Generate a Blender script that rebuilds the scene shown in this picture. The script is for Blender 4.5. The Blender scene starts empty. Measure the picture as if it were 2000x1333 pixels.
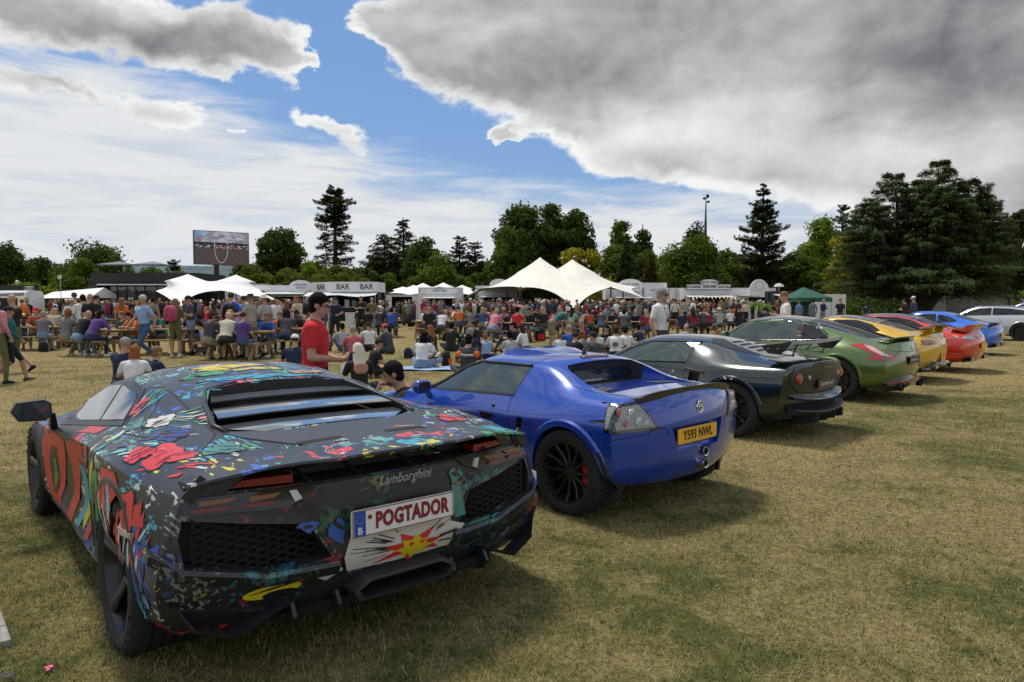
import bpy,bmesh,math,random
import numpy as np
from mathutils import Vector,Matrix
from mathutils.bvhtree import BVHTree
from mathutils.geometry import delaunay_2d_cdt
R_=math.radians
C=bpy.context.scene.collection
sc=bpy.context.scene
random.seed(4)
np.random.seed(4)
# ---------------------------------------------------------------- camera
CAM_H=1.53
FPX=1400.0
PITCH=math.atan((666.5-592)/FPX)
cam_d=bpy.data.cameras.new('camera')
cam=bpy.data.objects.new('camera',cam_d)
C.objects.link(cam)
cam.location=(0,0,CAM_H)
cam.rotation_euler=(math.pi/2-PITCH,0,0)
cam_d.sensor_width=36
cam_d.lens=FPX/2000*36
cam_d.clip_start=0.05
cam_d.clip_end=9000
sc.camera=cam
# ---------------------------------------------------------------- light
SUN_EL,SUN_AZ=R_(66),R_(-34)      # azimuth from +Y towards +X
sd=bpy.data.lights.new('sun','SUN')
sd.energy=3.1
sd.angle=R_(8)
sd.color=(1.0,0.955,0.89)
sun=bpy.data.objects.new('sun',sd)
C.objects.link(sun)
sdir=Vector((math.sin(SUN_AZ)*math.cos(SUN_EL),math.cos(SUN_AZ)*math.cos(SUN_EL),math.sin(SUN_EL)))
sun.rotation_euler=(-sdir).to_track_quat('-Z','Y').to_euler()
sc.view_settings.view_transform='Standard'
sc.view_settings.look='None'
sc.view_settings.exposure=0.0
sc.view_settings.gamma=1.0
sc.view_settings.use_curve_mapping=False
sc.cycles.max_bounces=6
sc.cycles.diffuse_bounces=3
sc.cycles.glossy_bounces=3
sc.cycles.transparent_max_bounces=8
sc.cycles.transmission_bounces=3
class NT:
 """small node-tree helper"""
 def __init__(s,tree):
  s.t=tree
  s.n=tree.nodes
  s.l=tree.links
 def node(s,typ,**kw):
  n=s.n.new(typ)
  for k,v in kw.items():
   setattr(n,k,v)
  return n
 def put(s,sock,v):
  if v is None:
   return
  if hasattr(v,'is_linked') or isinstance(v,bpy.types.NodeSocket):
   s.l.new(v,sock)
  else:
   if isinstance(v,(tuple,list)) and len(v) == 3 and sock.type == 'RGBA':
    v=(*v,1)
   sock.default_value=v
 def math(s,op,a,b=None,c=None,clamp=False):
  n=s.node('ShaderNodeMath',operation=op,use_clamp=clamp)
  for i,v in enumerate((a,b,c)):
   s.put(n.inputs[i],v)
  return n.outputs[0]
 def vmath(s,op,a,b=None,scale=None):
  n=s.node('ShaderNodeVectorMath',operation=op)
  s.put(n.inputs[0],a)
  if b is not None:
   s.put(n.inputs[1],b)
  if scale is not None:
   s.put(n.inputs['Scale'],scale)
  return n.outputs['Value'] if op in ('DOT_PRODUCT','LENGTH','DISTANCE') else n.outputs['Vector']
 def noise(s,vec,scale,detail=4,rough=.5,dist=0,col=False):
  n=s.node('ShaderNodeTexNoise')
  s.put(n.inputs['Vector'],vec)
  n.inputs['Scale'].default_value=scale
  n.inputs['Detail'].default_value=detail
  n.inputs['Roughness'].default_value=rough
  n.inputs['Distortion'].default_value=dist
  return n.outputs['Color'] if col else n.outputs['Fac']
 def vor(s,vec,scale,feature='F1',out='Distance',rnd=1.0):
  n=s.node('ShaderNodeTexVoronoi',feature=feature)
  s.put(n.inputs['Vector'],vec)
  n.inputs['Scale'].default_value=scale
  n.inputs['Randomness'].default_value=rnd
  return n.outputs[out]
 def ramp(s,f,a,b,lo=0.0,hi=1.0,smooth=True):
  n=s.node('ShaderNodeMapRange',interpolation_type='SMOOTHSTEP' if smooth else 'LINEAR')
  s.put(n.inputs[0],f)
  n.inputs[1].default_value=a
  n.inputs[2].default_value=b
  n.inputs[3].default_value=lo
  n.inputs[4].default_value=hi
  return n.outputs[0]
 def mix(s,f,a,b,blend='MIX'):
  n=s.node('ShaderNodeMix',data_type='RGBA',blend_type=blend)
  s.put(n.inputs[0],f)
  s.put(n.inputs[6],a)
  s.put(n.inputs[7],b)
  return n.outputs[2]
 def map(s,vec,loc=(0,0,0),rot=(0,0,0),scl=(1,1,1)):
  n=s.node('ShaderNodeMapping')
  s.put(n.inputs[0],vec)
  n.inputs[1].default_value=loc
  n.inputs[2].default_value=rot
  n.inputs[3].default_value=scl
  return n.outputs[0]
 def sep(s,vec):
  n=s.node('ShaderNodeSeparateXYZ')
  s.put(n.inputs[0],vec)
  return n.outputs
 def comb(s,x,y,z):
  n=s.node('ShaderNodeCombineXYZ')
  for i,v in enumerate((x,y,z)):
   s.put(n.inputs[i],v)
  return n.outputs[0]
 def bump(s,h,strength=.3,dist=.01):
  n=s.node('ShaderNodeBump')
  s.put(n.inputs['Height'],h)
  n.inputs['Strength'].default_value=strength
  n.inputs['Distance'].default_value=dist
  return n.outputs[0]
# ---------------------------------------------------------------- sky: physical sky seen through broken cloud
world=bpy.data.worlds.new('World')
sc.world=world
world.use_nodes=True
wt=NT(world.node_tree)
wt.n.clear()
w_out=wt.node('ShaderNodeOutputWorld')
w_bg=wt.node('ShaderNodeBackground')
sky=wt.node('ShaderNodeTexSky',sky_type='NISHITA')
sky.sun_disc=False
sky.sun_elevation=SUN_EL
sky.sun_rotation=SUN_AZ % (2*math.pi)
sky.dust_density=0.6
sky.ozone_density=1.6
sky.air_density=1.1
geo=wt.node('ShaderNodeTexCoord')
D=wt.vmath('NORMALIZE',geo.outputs['Generated'])
dx,dy,dz=wt.sep(D)
def sky_dir(px,py):
 """direction of a point of the sky given in the photograph's pixels"""
 v=Vector(((px-1000)/FPX,1.0,(666.5-py)/FPX))
 v=Matrix.Rotation(-PITCH,3,'X') @ v
 return v.normalized()
az=wt.math('ARCTAN2',dx,dy)
el=wt.math('ARCSINE',dz)
_w=wt.vmath('SUBTRACT',wt.noise(wt.comb(az,wt.math('MULTIPLY',el,1.5),0.0),11.0,6,.58,.2,True),(.5,.5,.5))
_wx,_wy,_wz=wt.sep(_w)
azw=wt.math('MULTIPLY_ADD',_wx,.13,az)
elw=wt.math('MULTIPLY_ADD',_wy,.075,el)
def az_el(px,py):
 v=sky_dir(px,py)
 return math.atan2(v.x,v.y),math.asin(v.z)
def blob(px,py,rx,ry,amp,tilt=0.0):
 a,e=az_el(px,py)
 sa=abs(az_el(px+1,py)[0]-a)*rx
 se=abs(az_el(px,py+1)[1]-e)*ry
 u=wt.math('SUBTRACT',azw,a)
 v=wt.math('SUBTRACT',elw,e)
 v=wt.math('MULTIPLY_ADD',u,tilt,v)
 u=wt.math('DIVIDE',u,sa)
 v=wt.math('DIVIDE',v,se)
 d=wt.math('ADD',wt.math('POWER',wt.math('ABSOLUTE',u),2.0),wt.math('POWER',wt.math('ABSOLUTE',v),2.0))
 return wt.math('MULTIPLY',wt.math('EXPONENT',wt.math('MULTIPLY',d,-1.0)),amp)
def total(items):
 s=items[0]
 for i in items[1:]:
  s=wt.math('ADD',s,i)
 return s
# cloud texture coordinates: flattened towards the horizon
P3=wt.comb(az,wt.math('MULTIPLY',el,1.5),0.0)
Pw=wt.vmath('ADD',P3,wt.vmath('SCALE',wt.vmath('SUBTRACT',wt.noise(P3,5.0,3,.5,0,True),(.5,.5,.5)),scale=.10))
DL=(-.016,.022,0)
n_big=wt.noise(P3,2.3,3,.5)
n_mid=wt.noise(Pw,7.0,9,.54,.15)
n_lit=wt.noise(wt.vmath('ADD',Pw,DL),7.0,9,.54,.15)
n_soft=wt.noise(wt.map(Pw,(3.1,1.7,0)),4.2,5,.55,.2)
n_soft2=wt.noise(wt.vmath('ADD',wt.map(Pw,(3.1,1.7,0)),(-.04,.05,0)),4.2,5,.55,.2)
# cumulus: masses where the photograph has them, the same kind of broken cover all round
B=total([blob(655,130,60,90,-.9),blob(470,190,60,30,-.5),blob(150,40,400,80,1.3),blob(450,85,140,60,.8),blob(40,158,140,26,.8),blob(150,175,50,18,.5),blob(575,132,62,38,1.0),
   blob(330,212,115,32,1.0),blob(635,248,105,36,1.0,.35),blob(478,242,14,7,.7),
   blob(750,60,50,36,.8),blob(850,95,120,60,.9,.35),blob(1020,80,220,105,1.2,.2),
   blob(1250,70,400,160,1.5),blob(1650,100,440,215,1.5),blob(2000,130,350,260,1.4),blob(1150,185,130,45,.7),
   blob(1330,245,240,80,.8),blob(1640,290,360,90,.85),blob(2000,360,260,90,.85),blob(1480,300,250,50,.6),blob(992,270,34,11,.75),blob(1110,255,80,20,.5)])
outside=wt.math('MULTIPLY',wt.ramp(el,.5,.85),.62)
behind=wt.math('MULTIPLY',wt.ramp(wt.math('ABSOLUTE',az),.75,1.1),.62)
F=wt.math('ADD',wt.math('ADD',B,wt.math('MAXIMUM',outside,behind)),wt.math('MULTIPLY',wt.math('SUBTRACT',n_mid,.5),1.3))
F=wt.math('ADD',F,wt.math('MULTIPLY',wt.math('SUBTRACT',n_big,.5),.15))
mask=wt.ramp(F,.46,.70)
relief=wt.math('SUBTRACT',n_mid,n_lit)
relief2=wt.math('SUBTRACT',n_soft,n_soft2)
thick=wt.ramp(wt.math('MULTIPLY_ADD',wt.math('SUBTRACT',n_mid,.5),-.9,F),.50,1.30)
belly=total([blob(1150,160,260,60,.12),blob(1880,110,300,120,.17),blob(260,90,300,34,.16),blob(1780,240,300,40,.10)])
bright=wt.math('MULTIPLY_ADD',thick,-.44,.86)
bright=wt.math('SUBTRACT',bright,belly)
bright=wt.math('ADD',bright,total([blob(1330,250,330,75,.38),blob(1700,310,300,60,.26),blob(850,90,90,60,.10),blob(1930,345,160,50,.16),blob(590,140,60,30,.12),blob(340,200,150,30,.15),blob(620,235,110,30,.15),blob(1010,40,160,40,.08),blob(200,15,120,30,.12),blob(1600,170,120,60,.06)]))
bright=wt.math('MULTIPLY_ADD',relief,.6,bright)
bright=wt.math('MULTIPLY_ADD',relief2,.55,bright)
bright=wt.math('MINIMUM',wt.math('MAXIMUM',bright,.13),.92)
cum=wt.comb(wt.math('MULTIPLY',bright,.985),bright,wt.math('MULTIPLY_ADD',bright,.965,.022))
# thin high veil towards the horizon, in streaks
S3=wt.map(wt.comb(az,el,0.0),(0,0,0),(0,0,R_(-7)),(2.2,15.0,1.0))
streak=wt.noise(S3,2.4,8,.62,.5)
line=wt.math('MULTIPLY_ADD',wt.math('ABSOLUTE',wt.math('ADD',az,.25)),-.02,.300)
line=wt.math('MULTIPLY_ADD',wt.ramp(az,-.65,.05),-.135,line)
veil=wt.math('SUBTRACT',line,el)
veil=wt.math('MULTIPLY_ADD',wt.math('SUBTRACT',streak,.5),.13,veil)
veil=wt.ramp(veil,-.02,.05,0,.96)
lowv=wt.ramp(el,.0,.16,1,0)
veil=wt.math('MAXIMUM',veil,wt.math('MULTIPLY',lowv,.9))
vcol=wt.mix(wt.ramp(streak,.30,.60),(.60,.66,.74),(.80,.81,.82))
vcol=wt.mix(wt.ramp(el,-.02,.10,.55,0),vcol,(.74,.80,.86))
nish=wt.vmath('SCALE',sky.outputs[0],scale=0.105)
clear=wt.mix(.55,nish,(.13,.31,.70))
col=wt.mix(veil,clear,vcol)
col=wt.mix(mask,col,cum)
# below the horizon: dull green-brown land tone
col=wt.mix(wt.ramp(el,-.04,-.005,1,0),col,(.10,.11,.07))
wt.l.new(col,w_bg.inputs[0])
w_bg.inputs[1].default_value=1.0
wt.l.new(w_bg.outputs[0],w_out.inputs[0])
world.cycles.sampling_method='MANUAL'
world.cycles.sample_map_resolution=512
# ---------------------------------------------------------------- materials
MATS={}
def pm(name,col=(.5,.5,.5),rough=.5,metal=0.0,coat=0.0,coat_r=.03,spec=.5,emit=None,es=1.0,var=0.0,vscale=6.0,bump=0.0,bscale=60.0,alpha=1.0,trans=0.0):
 """principled material with optional colour variation and fine relief"""
 if name in MATS:
  return MATS[name]
 m=bpy.data.materials.new(name)
 m.use_nodes=True
 t=NT(m.node_tree)
 b=m.node_tree.nodes['Principled BSDF']
 b.inputs['Base Color'].default_value=(*col,1)
 b.inputs['Roughness'].default_value=rough
 b.inputs['Metallic'].default_value=metal
 b.inputs['Coat Weight'].default_value=coat
 b.inputs['Coat Roughness'].default_value=coat_r
 b.inputs['Specular IOR Level'].default_value=spec
 b.inputs['Alpha'].default_value=alpha
 b.inputs['Transmission Weight'].default_value=trans
 if emit:
  b.inputs['Emission Color'].default_value=(*emit,1)
  b.inputs['Emission Strength'].default_value=es
 if var or bump:
  tc=t.node('ShaderNodeTexCoord').outputs['Object']
 if var:
  f=t.noise(tc,vscale,4,.6)
  f=t.ramp(f,.3,.7)
  c=t.mix(f,tuple(max(0,v*(1-var)) for v in col),tuple(min(1,v*(1+var)) for v in col))
  t.l.new(c,b.inputs['Base Color'])
 if bump:
  t.l.new(t.bump(t.noise(tc,bscale,3,.6),bump,.01),b.inputs['Normal'])
 MATS[name]=m
 return m
def glassy(name,tint=(.05,.07,.07),opac=.55,rough=.02):
 """car or shop glass: tinted see-through pane with a mirror-like outer reflection"""
 if name in MATS:
  return MATS[name]
 m=bpy.data.materials.new(name)
 m.use_nodes=True
 t=NT(m.node_tree)
 t.n.clear()
 out=t.node('ShaderNodeOutputMaterial')
 tr=t.node('ShaderNodeBsdfTransparent')
 tr.inputs[0].default_value=(.62,.72,.70,1)
 df=t.node('ShaderNodeBsdfDiffuse')
 df.inputs[0].default_value=(*tint,1)
 gl=t.node('ShaderNodeBsdfGlossy')
 gl.inputs['Roughness'].default_value=rough
 m1=t.node('ShaderNodeMixShader')
 m1.inputs[0].default_value=opac
 t.l.new(tr.outputs[0],m1.inputs[1])
 t.l.new(df.outputs[0],m1.inputs[2])
 fr=t.node('ShaderNodeFresnel')
 fr.inputs[0].default_value=1.65
 m2=t.node('ShaderNodeMixShader')
 t.l.new(fr.outputs[0],m2.inputs[0])
 t.l.new(m1.outputs[0],m2.inputs[1])
 t.l.new(gl.outputs[0],m2.inputs[2])
 t.l.new(m2.outputs[0],out.inputs[0])
 MATS[name]=m
 return m
# ---------------------------------------------------------------- objects
def setp(o,label=None,cat=None,group=None,kind=None):
 if label:
  o['label']=label
 if cat:
  o['category']=cat
 if group:
  o['group']=group
 if kind:
  o['kind']=kind
 return o
def thing(name,label,cat,loc=(0,0,0),rz=0.0,group=None):
 o=bpy.data.objects.new(name,None)
 o.empty_display_size=.3
 C.objects.link(o)
 o.location=loc
 o.rotation_euler=(0,0,rz)
 return setp(o,label,cat,group)
def mesh_from(name,V,F,mats=(),smooth=False,mi=None):
 me=bpy.data.meshes.new(name)
 me.from_pydata([tuple(v) for v in V],[],[tuple(f) for f in F])
 if not isinstance(mats,(list,tuple)):
  mats=[mats]
 for m in mats:
  me.materials.append(m)
 if mi is not None:
  me.polygons.foreach_set('material_index',mi)
 if smooth:
  me.polygons.foreach_set('use_smooth',[True]*len(me.polygons))
 me.update()
 return me
def link(name,me,parent=None,loc=None,rot=None):
 o=bpy.data.objects.new(name,me)
 C.objects.link(o)
 if parent is not None:
  o.parent=parent
 if loc is not None:
  o.location=loc
 if rot is not None:
  o.rotation_euler=rot
 return o
def sharp(me,ang=35):
 """shade smooth but keep edges sharper than ang"""
 bm=bmesh.new()
 bm.from_mesh(me)
 for f in bm.faces:
  f.smooth=True
 a=R_(ang)
 for e in bm.edges:
  e.smooth=len(e.link_faces) == 2 and e.calc_face_angle(0) < a
 bm.to_mesh(me)
 bm.free()
 return me
def evaluate(me,mods,name='tmp'):
 """mesh after modifiers; mods = list of (type, settings)"""
 o=bpy.data.objects.new(name,me)
 C.objects.link(o)
 for typ,st in mods:
  m=o.modifiers.new('m',typ)
  for k,v in st.items():
   setattr(m,k,v)
 dg=bpy.context.evaluated_depsgraph_get()
 dg.update()
 r=bpy.data.meshes.new_from_object(o.evaluated_get(dg),preserve_all_data_layers=True,depsgraph=dg)
 bpy.data.objects.remove(o)
 return r
class MB:
 """mesh builder that joins simple shapes into one mesh"""
 def __init__(s):
  s.V=[]
  s.F=[]
  s.M=[]
 def add(s,V,F,m=0):
  k=len(s.V)
  s.V += [tuple(v) for v in V]
  s.F += [tuple(i+k for i in f) for f in F]
  s.M += [m]*len(F)
  return s
 def box(s,c,d,rot=None,m=0):
  x,y,z=(v/2 for v in d)
  P=[Vector((sx*x,sy*y,sz*z)) for sz in (-1,1) for sy in (-1,1) for sx in (-1,1)]
  if rot is not None:
   P=[rot @ p for p in P]
  c=Vector(c)
  return s.add([p+c for p in P],[(0,2,3,1),(4,5,7,6),(0,1,5,4),(2,6,7,3),(0,4,6,2),(1,3,7,5)],m)
 def bar(s,a,b,w,h=None,m=0,up=(0,0,1)):
  a,b=Vector(a),Vector(b)
  h=h or w
  d=(b-a)
  L=d.length
  d.normalize()
  u=Vector(up)
  if abs(d.dot(u)) > .95:
   u=Vector((1,0,0))
  x=d.cross(u).normalized()
  z=x.cross(d)
  R=Matrix((x,d,z)).transposed()
  return s.box((a+b)/2,(w,L,h),R,m)
 def tube(s,P,r,n=8,m=0,cap=True):
  P=[Vector(p) for p in P]
  if not isinstance(r,(list,tuple)):
   r=[r]*len(P)
  V,F=[],[]
  u=Vector((0,0,1))
  for i,p in enumerate(P):
   d=(P[min(i+1,len(P)-1)]-P[max(i-1,0)])
   d.normalize()
   if i == 0:
    if abs(d.dot(u)) > .9:
     u=Vector((1,0,0))
   x=(u-d*u.dot(d)).normalized()
   u=x
   y=d.cross(x)
   for k in range(n):
    a=2*math.pi*k/n
    V.append(p+(x*math.cos(a)+y*math.sin(a))*r[i])
  for i in range(len(P)-1):
   for k in range(n):
    F.append((i*n+k,i*n+(k+1) % n,(i+1)*n+(k+1) % n,(i+1)*n+k))
  if cap:
   F.append(tuple(reversed(range(n))))
   F.append(tuple((len(P)-1)*n+k for k in range(n)))
  return s.add(V,F,m)
 def lathe(s,prof,n=24,c=(0,0,0),axis='z',m=0,a0=0.0,a1=2*math.pi):
  """prof = [(r, h)]"""
  V,F=[],[]
  full=abs(a1-a0-2*math.pi) < 1e-6
  k=n if full else n+1
  for r,hh in prof:
   for i in range(k):
    a=a0+(a1-a0)*i/n
    x,y=r*math.cos(a),r*math.sin(a)
    V.append({'z':(x,y,hh),'y':(x,hh,y),'x':(hh,x,y)}[axis])
  V=[(v[0]+c[0],v[1]+c[1],v[2]+c[2]) for v in V]
  for j in range(len(prof)-1):
   for i in range(n if full else n):
    i2=(i+1) % k if full else i+1
    F.append((j*k+i,j*k+i2,(j+1)*k+i2,(j+1)*k+i))
  return s.add(V,F,m)
 def prism(s,poly,h0,h1,axis='z',m=0):
  """extrude 2D polygon (a, b) along axis; axes: x:(y,z) y:(x,z) z:(x,y)"""
  n=len(poly)
  def p3(a,b,h):
   return {'z':(a,b,h),'y':(a,h,b),'x':(h,a,b)}[axis]
  V=[p3(a,b,h0) for a,b in poly]+[p3(a,b,h1) for a,b in poly]
  F=[tuple(range(n))[::-1],tuple(range(n,2*n))]+[(i,(i+1) % n,n+(i+1) % n,n+i) for i in range(n)]
  return s.add(V,F,m)
 def loft(s,rings,closed=True,m=0,cap=True):
  n=len(rings[0])
  V=[p for r in rings for p in r]
  F=[]
  for i in range(len(rings)-1):
   for k in range(n if closed else n-1):
    F.append((i*n+k,i*n+(k+1) % n,(i+1)*n+(k+1) % n,(i+1)*n+k))
  if cap and closed:
   F.append(tuple(reversed(range(n))))
   F.append(tuple((len(rings)-1)*n+k for k in range(n)))
  return s.add(V,F,m)
 def mesh(s,name,mats,smooth=False,fix=True,ang=None):
  me=mesh_from(name,s.V,s.F,mats,smooth,s.M)
  if fix:
   bm=bmesh.new()
   bm.from_mesh(me)
   bmesh.ops.recalc_face_normals(bm,faces=bm.faces)
   bm.to_mesh(me)
   bm.free()
  if ang is not None:
   sharp(me,ang)
  return me
 def build(s,name,mats,parent=None,smooth=False,fix=True,ang=None,loc=None,rot=None):
  return link(name,s.mesh(name,mats,smooth,fix,ang),parent,loc,rot)
def text_mesh(body,size,name='lettering',ext=.002,mat=None,align='CENTER',shear=0,spacing=1.0,wx=1.0,offset=0.0):
 cu=bpy.data.curves.new(name,'FONT')
 cu.body=body
 cu.size=size
 cu.extrude=ext
 cu.align_x=align
 cu.align_y='CENTER'
 cu.shear=shear
 cu.space_character=spacing
 cu.offset=offset
 cu.resolution_u=3
 o=bpy.data.objects.new(name,cu)
 C.objects.link(o)
 dg=bpy.context.evaluated_depsgraph_get()
 dg.update()
 me=bpy.data.meshes.new_from_object(o.evaluated_get(dg),depsgraph=dg)
 bpy.data.objects.remove(o)
 if wx != 1.0:
  for v in me.vertices:
   v.co.x *= wx
 me.materials.clear()
 if mat:
  me.materials.append(mat)
 return me
def text(body,size,mat,parent=None,loc=(0,0,0),rot=(math.pi/2,0,0),name='lettering',**kw):
 return link(name,text_mesh(body,size,name,mat=mat,**kw),parent,loc,rot)
# the photograph's pixels <-> places (survey helpers)
CAMR=Matrix.Rotation(-PITCH,3,'X')
def pray(px,py):
 return (CAMR @ Vector(((px-1000)/FPX,1.0,(666.5-py)/FPX)))
def ground(px,py,z=0.0):
 d=pray(px,py)
 t=(z-CAM_H)/d.z
 return Vector((0,0,CAM_H))+d*t
def at(px,Y,py=None):
 """x (and z) of a pixel at distance Y"""
 d=pray(px,592 if py is None else py)
 return d.x/d.y*Y,CAM_H+d.z/d.y*Y
BLACKP=pm('black_plastic',(.018,.018,.019),.55,bump=.15,bscale=300)
GLOSSK=pm('gloss_black',(.010,.010,.011),.12,coat=1.0)
SEAM=pm('shut_line_black',(.004,.004,.004),.8)
RUBBER=pm('tyre_rubber',(.013,.013,.013),.78,bump=.25,bscale=160,var=.25)
RIMK=pm('satin_black_rim',(.008,.008,.009),.36,coat=.2)
STEEL=pm('steel',(.42,.42,.43),.3,metal=1.0)
CHROME=pm('chrome',(.75,.75,.76),.12,metal=1.0)
DISC=pm('brake_disc',(.06,.06,.06),.5,metal=1.0)
CALIPER=pm('red_caliper',(.55,.02,.02),.35)
INTER=pm('cabin_dark',(.025,.026,.028),.8)
GLASS=glassy('car_glass',(.10,.135,.13),.55)
DGLASS=glassy('dark_car_glass',(.010,.012,.013),.93)
REDLENS=pm('red_lens',(.42,.008,.012),.12,coat=1.0)
DREDLENS=pm('dark_red_lens',(.13,.006,.008),.12,coat=1.0)
AMBER=pm('amber_lens',(.42,.12,.01),.2,coat=1.0)
CLEARL=pm('clear_lens',(.42,.43,.44),.14,coat=1.0,metal=.15)
SMOKEL=pm('smoked_lens',(.030,.026,.024),.08,coat=1.0)
PLATEY=pm('plate_yellow',(.80,.42,.02),.4)
PLATEW=pm('plate_white',(.72,.71,.68),.4)
def pchip(xs,ys,x):
 """monotone cubic interpolation"""
 xs=np.array(xs,float)
 ys=np.array(ys,float)
 hh=np.diff(xs)
 dl=np.diff(ys)/hh
 m=np.zeros(len(xs))
 m[0],m[-1]=dl[0],dl[-1]
 for i in range(1,len(xs)-1):
  if dl[i-1]*dl[i] > 0:
   w1,w2=2*hh[i]+hh[i-1],hh[i]+2*hh[i-1]
   m[i]=(w1+w2)/(w1/dl[i-1]+w2/dl[i])
 i=int(np.clip(np.searchsorted(xs,x)-1,0,len(xs)-2))
 t=(x-xs[i])/hh[i]
 return float((2*t ** 3-3*t ** 2+1)*ys[i]+(t ** 3-2*t*t+t)*hh[i]*m[i]+(3*t*t-2*t ** 3)*ys[i+1]+(t ** 3-t*t)*hh[i]*m[i+1])
class Car:
 def __init__(s,name,label,loc,yaw,group='sports cars parked in a row',cat='car'):
  s.root=thing(name,label,cat,(loc[0],loc[1],0),yaw,group)
  s.o=Vector((loc[0],loc[1],0))
  s.R=Matrix.Rotation(yaw,3,'Z')
  s.Ri=s.R.transposed()
 # -- body: sections swept from tail to nose, closed by a shaped tail and nose
 def body(s,keys,tail,nose,paint,M=30,lin=False,sub=2,wells=(),creases=(),cuts=(),ang=40,name='body',cap_crease=.55,ns=6):
  keys=sorted(keys,key=lambda k:k[0])
  xs=[k[0] for k in keys]
  nk=len(keys[0][1])
  nt=nk-ns
  if lin:
   st=[(k[0],k[1]) for k in keys]
  else:
   X=sorted(set(list(np.linspace(xs[0],xs[-1],M))))
   st=[]
   for x in X:
    st.append((x,[(pchip(xs,[k[1][j][0] for k in keys],x),pchip(xs,[k[1][j][1] for k in keys],x)) for j in range(nk)]))
  ring=[]
  V,F=[],[]
  cr={}
  nring=2*ns+(2*nt-1)+(2*nt-1)
  tops=[1-(i/nt) for i in range(1,nt)]
  def section(x,P,dxs=None):
   side=P[:ns]
   top=P[ns:]
   L=[]
   y0,z0=side[0]
   # bottom from centre outwards on the left
   bot=[(y0*(1-f),z0-.015) for f in [(nt-i)/nt for i in range(nt)]]
   L=bot+[tuple(p) for p in side]+[tuple(p) for p in top]
   # L: bottom centre ... top centre (left half)
   full=[(x,a,b) for a,b in L]+[(x,-a,b) for a,b in reversed(L[1:-1])]
   return full
  for x,P in st:
   ring.append(section(x,P))
  nl=nt+ns+nt
  n=len(ring[0])
  # tail / nose end offsets
  for end,spec in ((0,tail),(len(st)-1,nose)):
   r=ring[end]
   P=st[end][1]
   for k in range(n):
    kk=k if k < nl else n-k
    # kk: index in left half
    if kk < nt:
     row,f=0,kk/nt
    elif kk < nt+ns:
     row,f=kk-nt,1.0
    else:
     row,f=ns-1,1-(kk-nt-ns+1)/nt
    xe,xc=spec[row][0],spec[row][1]
    x=xc+(xe-xc)*f ** 2.2
    r[k]=(x,r[k][1],r[k][2])
  for r in ring:
   V += r
  for i in range(len(ring)-1):
   for k in range(n):
    F.append((i*n+k,i*n+(k+1) % n,(i+1)*n+(k+1) % n,(i+1)*n+k))
  def cap(end,spec,flip):
   base=end*n
   P=st[end][1]
   grid={}
   cols=2*nt+1
   for row in range(ns):
    for c in range(cols):
     f=1-c/nt          # 1 .. -1
     if row == 0:
      kk=nt-c
      idx=base+(kk if kk >= 0 else n+kk)
     elif row == ns-1:
      kk=nt+ns-1+c
      idx=base+kk % n
     elif c == 0:
      idx=base+nt+row
     elif c == cols-1:
      idx=base+(n-nt-row)
     else:
      xe,xc=spec[row][0],spec[row][1]
      zc=spec[row][2] if len(spec[row]) > 2 else P[row][1]
      a=abs(f)
      V.append((xc+(xe-xc)*a ** 2.2,P[row][0]*f,P[row][1]+(zc-P[row][1])*(1-a ** 2)))
      idx=len(V)-1
     grid[row,c]=idx
   for row in range(ns-1):
    for c in range(cols-1):
     q=(grid[row,c],grid[row,c+1],grid[row+1,c+1],grid[row+1,c])
     F.append(q if flip else q[::-1])
   for k in range(n):
    cr[tuple(sorted((base+k,base+(k+1) % n)))]=cap_crease
  cap(0,tail,True)
  cap(len(st)-1,nose,False)
  for row,val in creases:
   for i in range(len(ring)-1):
    for kk in (nt+row,n-nt-row):
     cr[tuple(sorted((i*n+kk,(i+1)*n+kk)))]=val
  me=mesh_from(name,V,F,[paint,BLACKP])
  bm=bmesh.new()
  bm.from_mesh(me)
  lay=bm.edges.layers.float.get('crease_edge') or bm.edges.layers.float.new('crease_edge')
  bm.verts.ensure_lookup_table()
  for e in bm.edges:
   k=tuple(sorted((e.verts[0].index,e.verts[1].index)))
   if k in cr:
    e[lay]=cr[k]
  bmesh.ops.recalc_face_normals(bm,faces=bm.faces)
  bm.to_mesh(me)
  bm.free()
  if sub:
   me=evaluate(me,[('SUBSURF',dict(levels=sub,render_levels=sub))])
  bm=bmesh.new()
  bm.from_mesh(me)
  s.bvh=BVHTree.FromBMesh(bm)
  bm.free()
  # cuts: wheel wells + given cutters
  cutters=[]
  for (x,r,y0,y1) in wells:
   for sg in (1,-1):
    mb=MB()
    mb.lathe([(0,min(sg*y0,sg*y1)),(r,min(sg*y0,sg*y1)),(r,max(sg*y0,sg*y1)),(0,max(sg*y0,sg*y1))],40,(x[0],0,x[1]),'y',1)
    cutters.append(mb)
  cutters += list(cuts)
  tmp=[]
  mods=[]
  for mb in cutters:
   cme=mb.mesh('cut',[paint,BLACKP])
   bmc=bmesh.new()
   bmc.from_mesh(cme)
   bmesh.ops.remove_doubles(bmc,verts=bmc.verts,dist=1e-5)
   bmesh.ops.recalc_face_normals(bmc,faces=bmc.faces)
   bmc.to_mesh(cme)
   bmc.free()
   co=bpy.data.objects.new('cut',cme)
   C.objects.link(co)
   tmp.append(co)
   mods.append(('BOOLEAN',dict(object=co,operation='DIFFERENCE',solver='EXACT')))
  if mods:
   me=evaluate(me,mods)
  for co in tmp:
   bpy.data.objects.remove(co)
  while len(me.materials) < 2:
   me.materials.append(BLACKP)
  me.materials[0]=paint
  me.materials[1]=BLACKP
  sharp(me,ang)
  me.name=name
  s.bodyob=link(name,me,s.root)
  return s.bodyob
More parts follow.
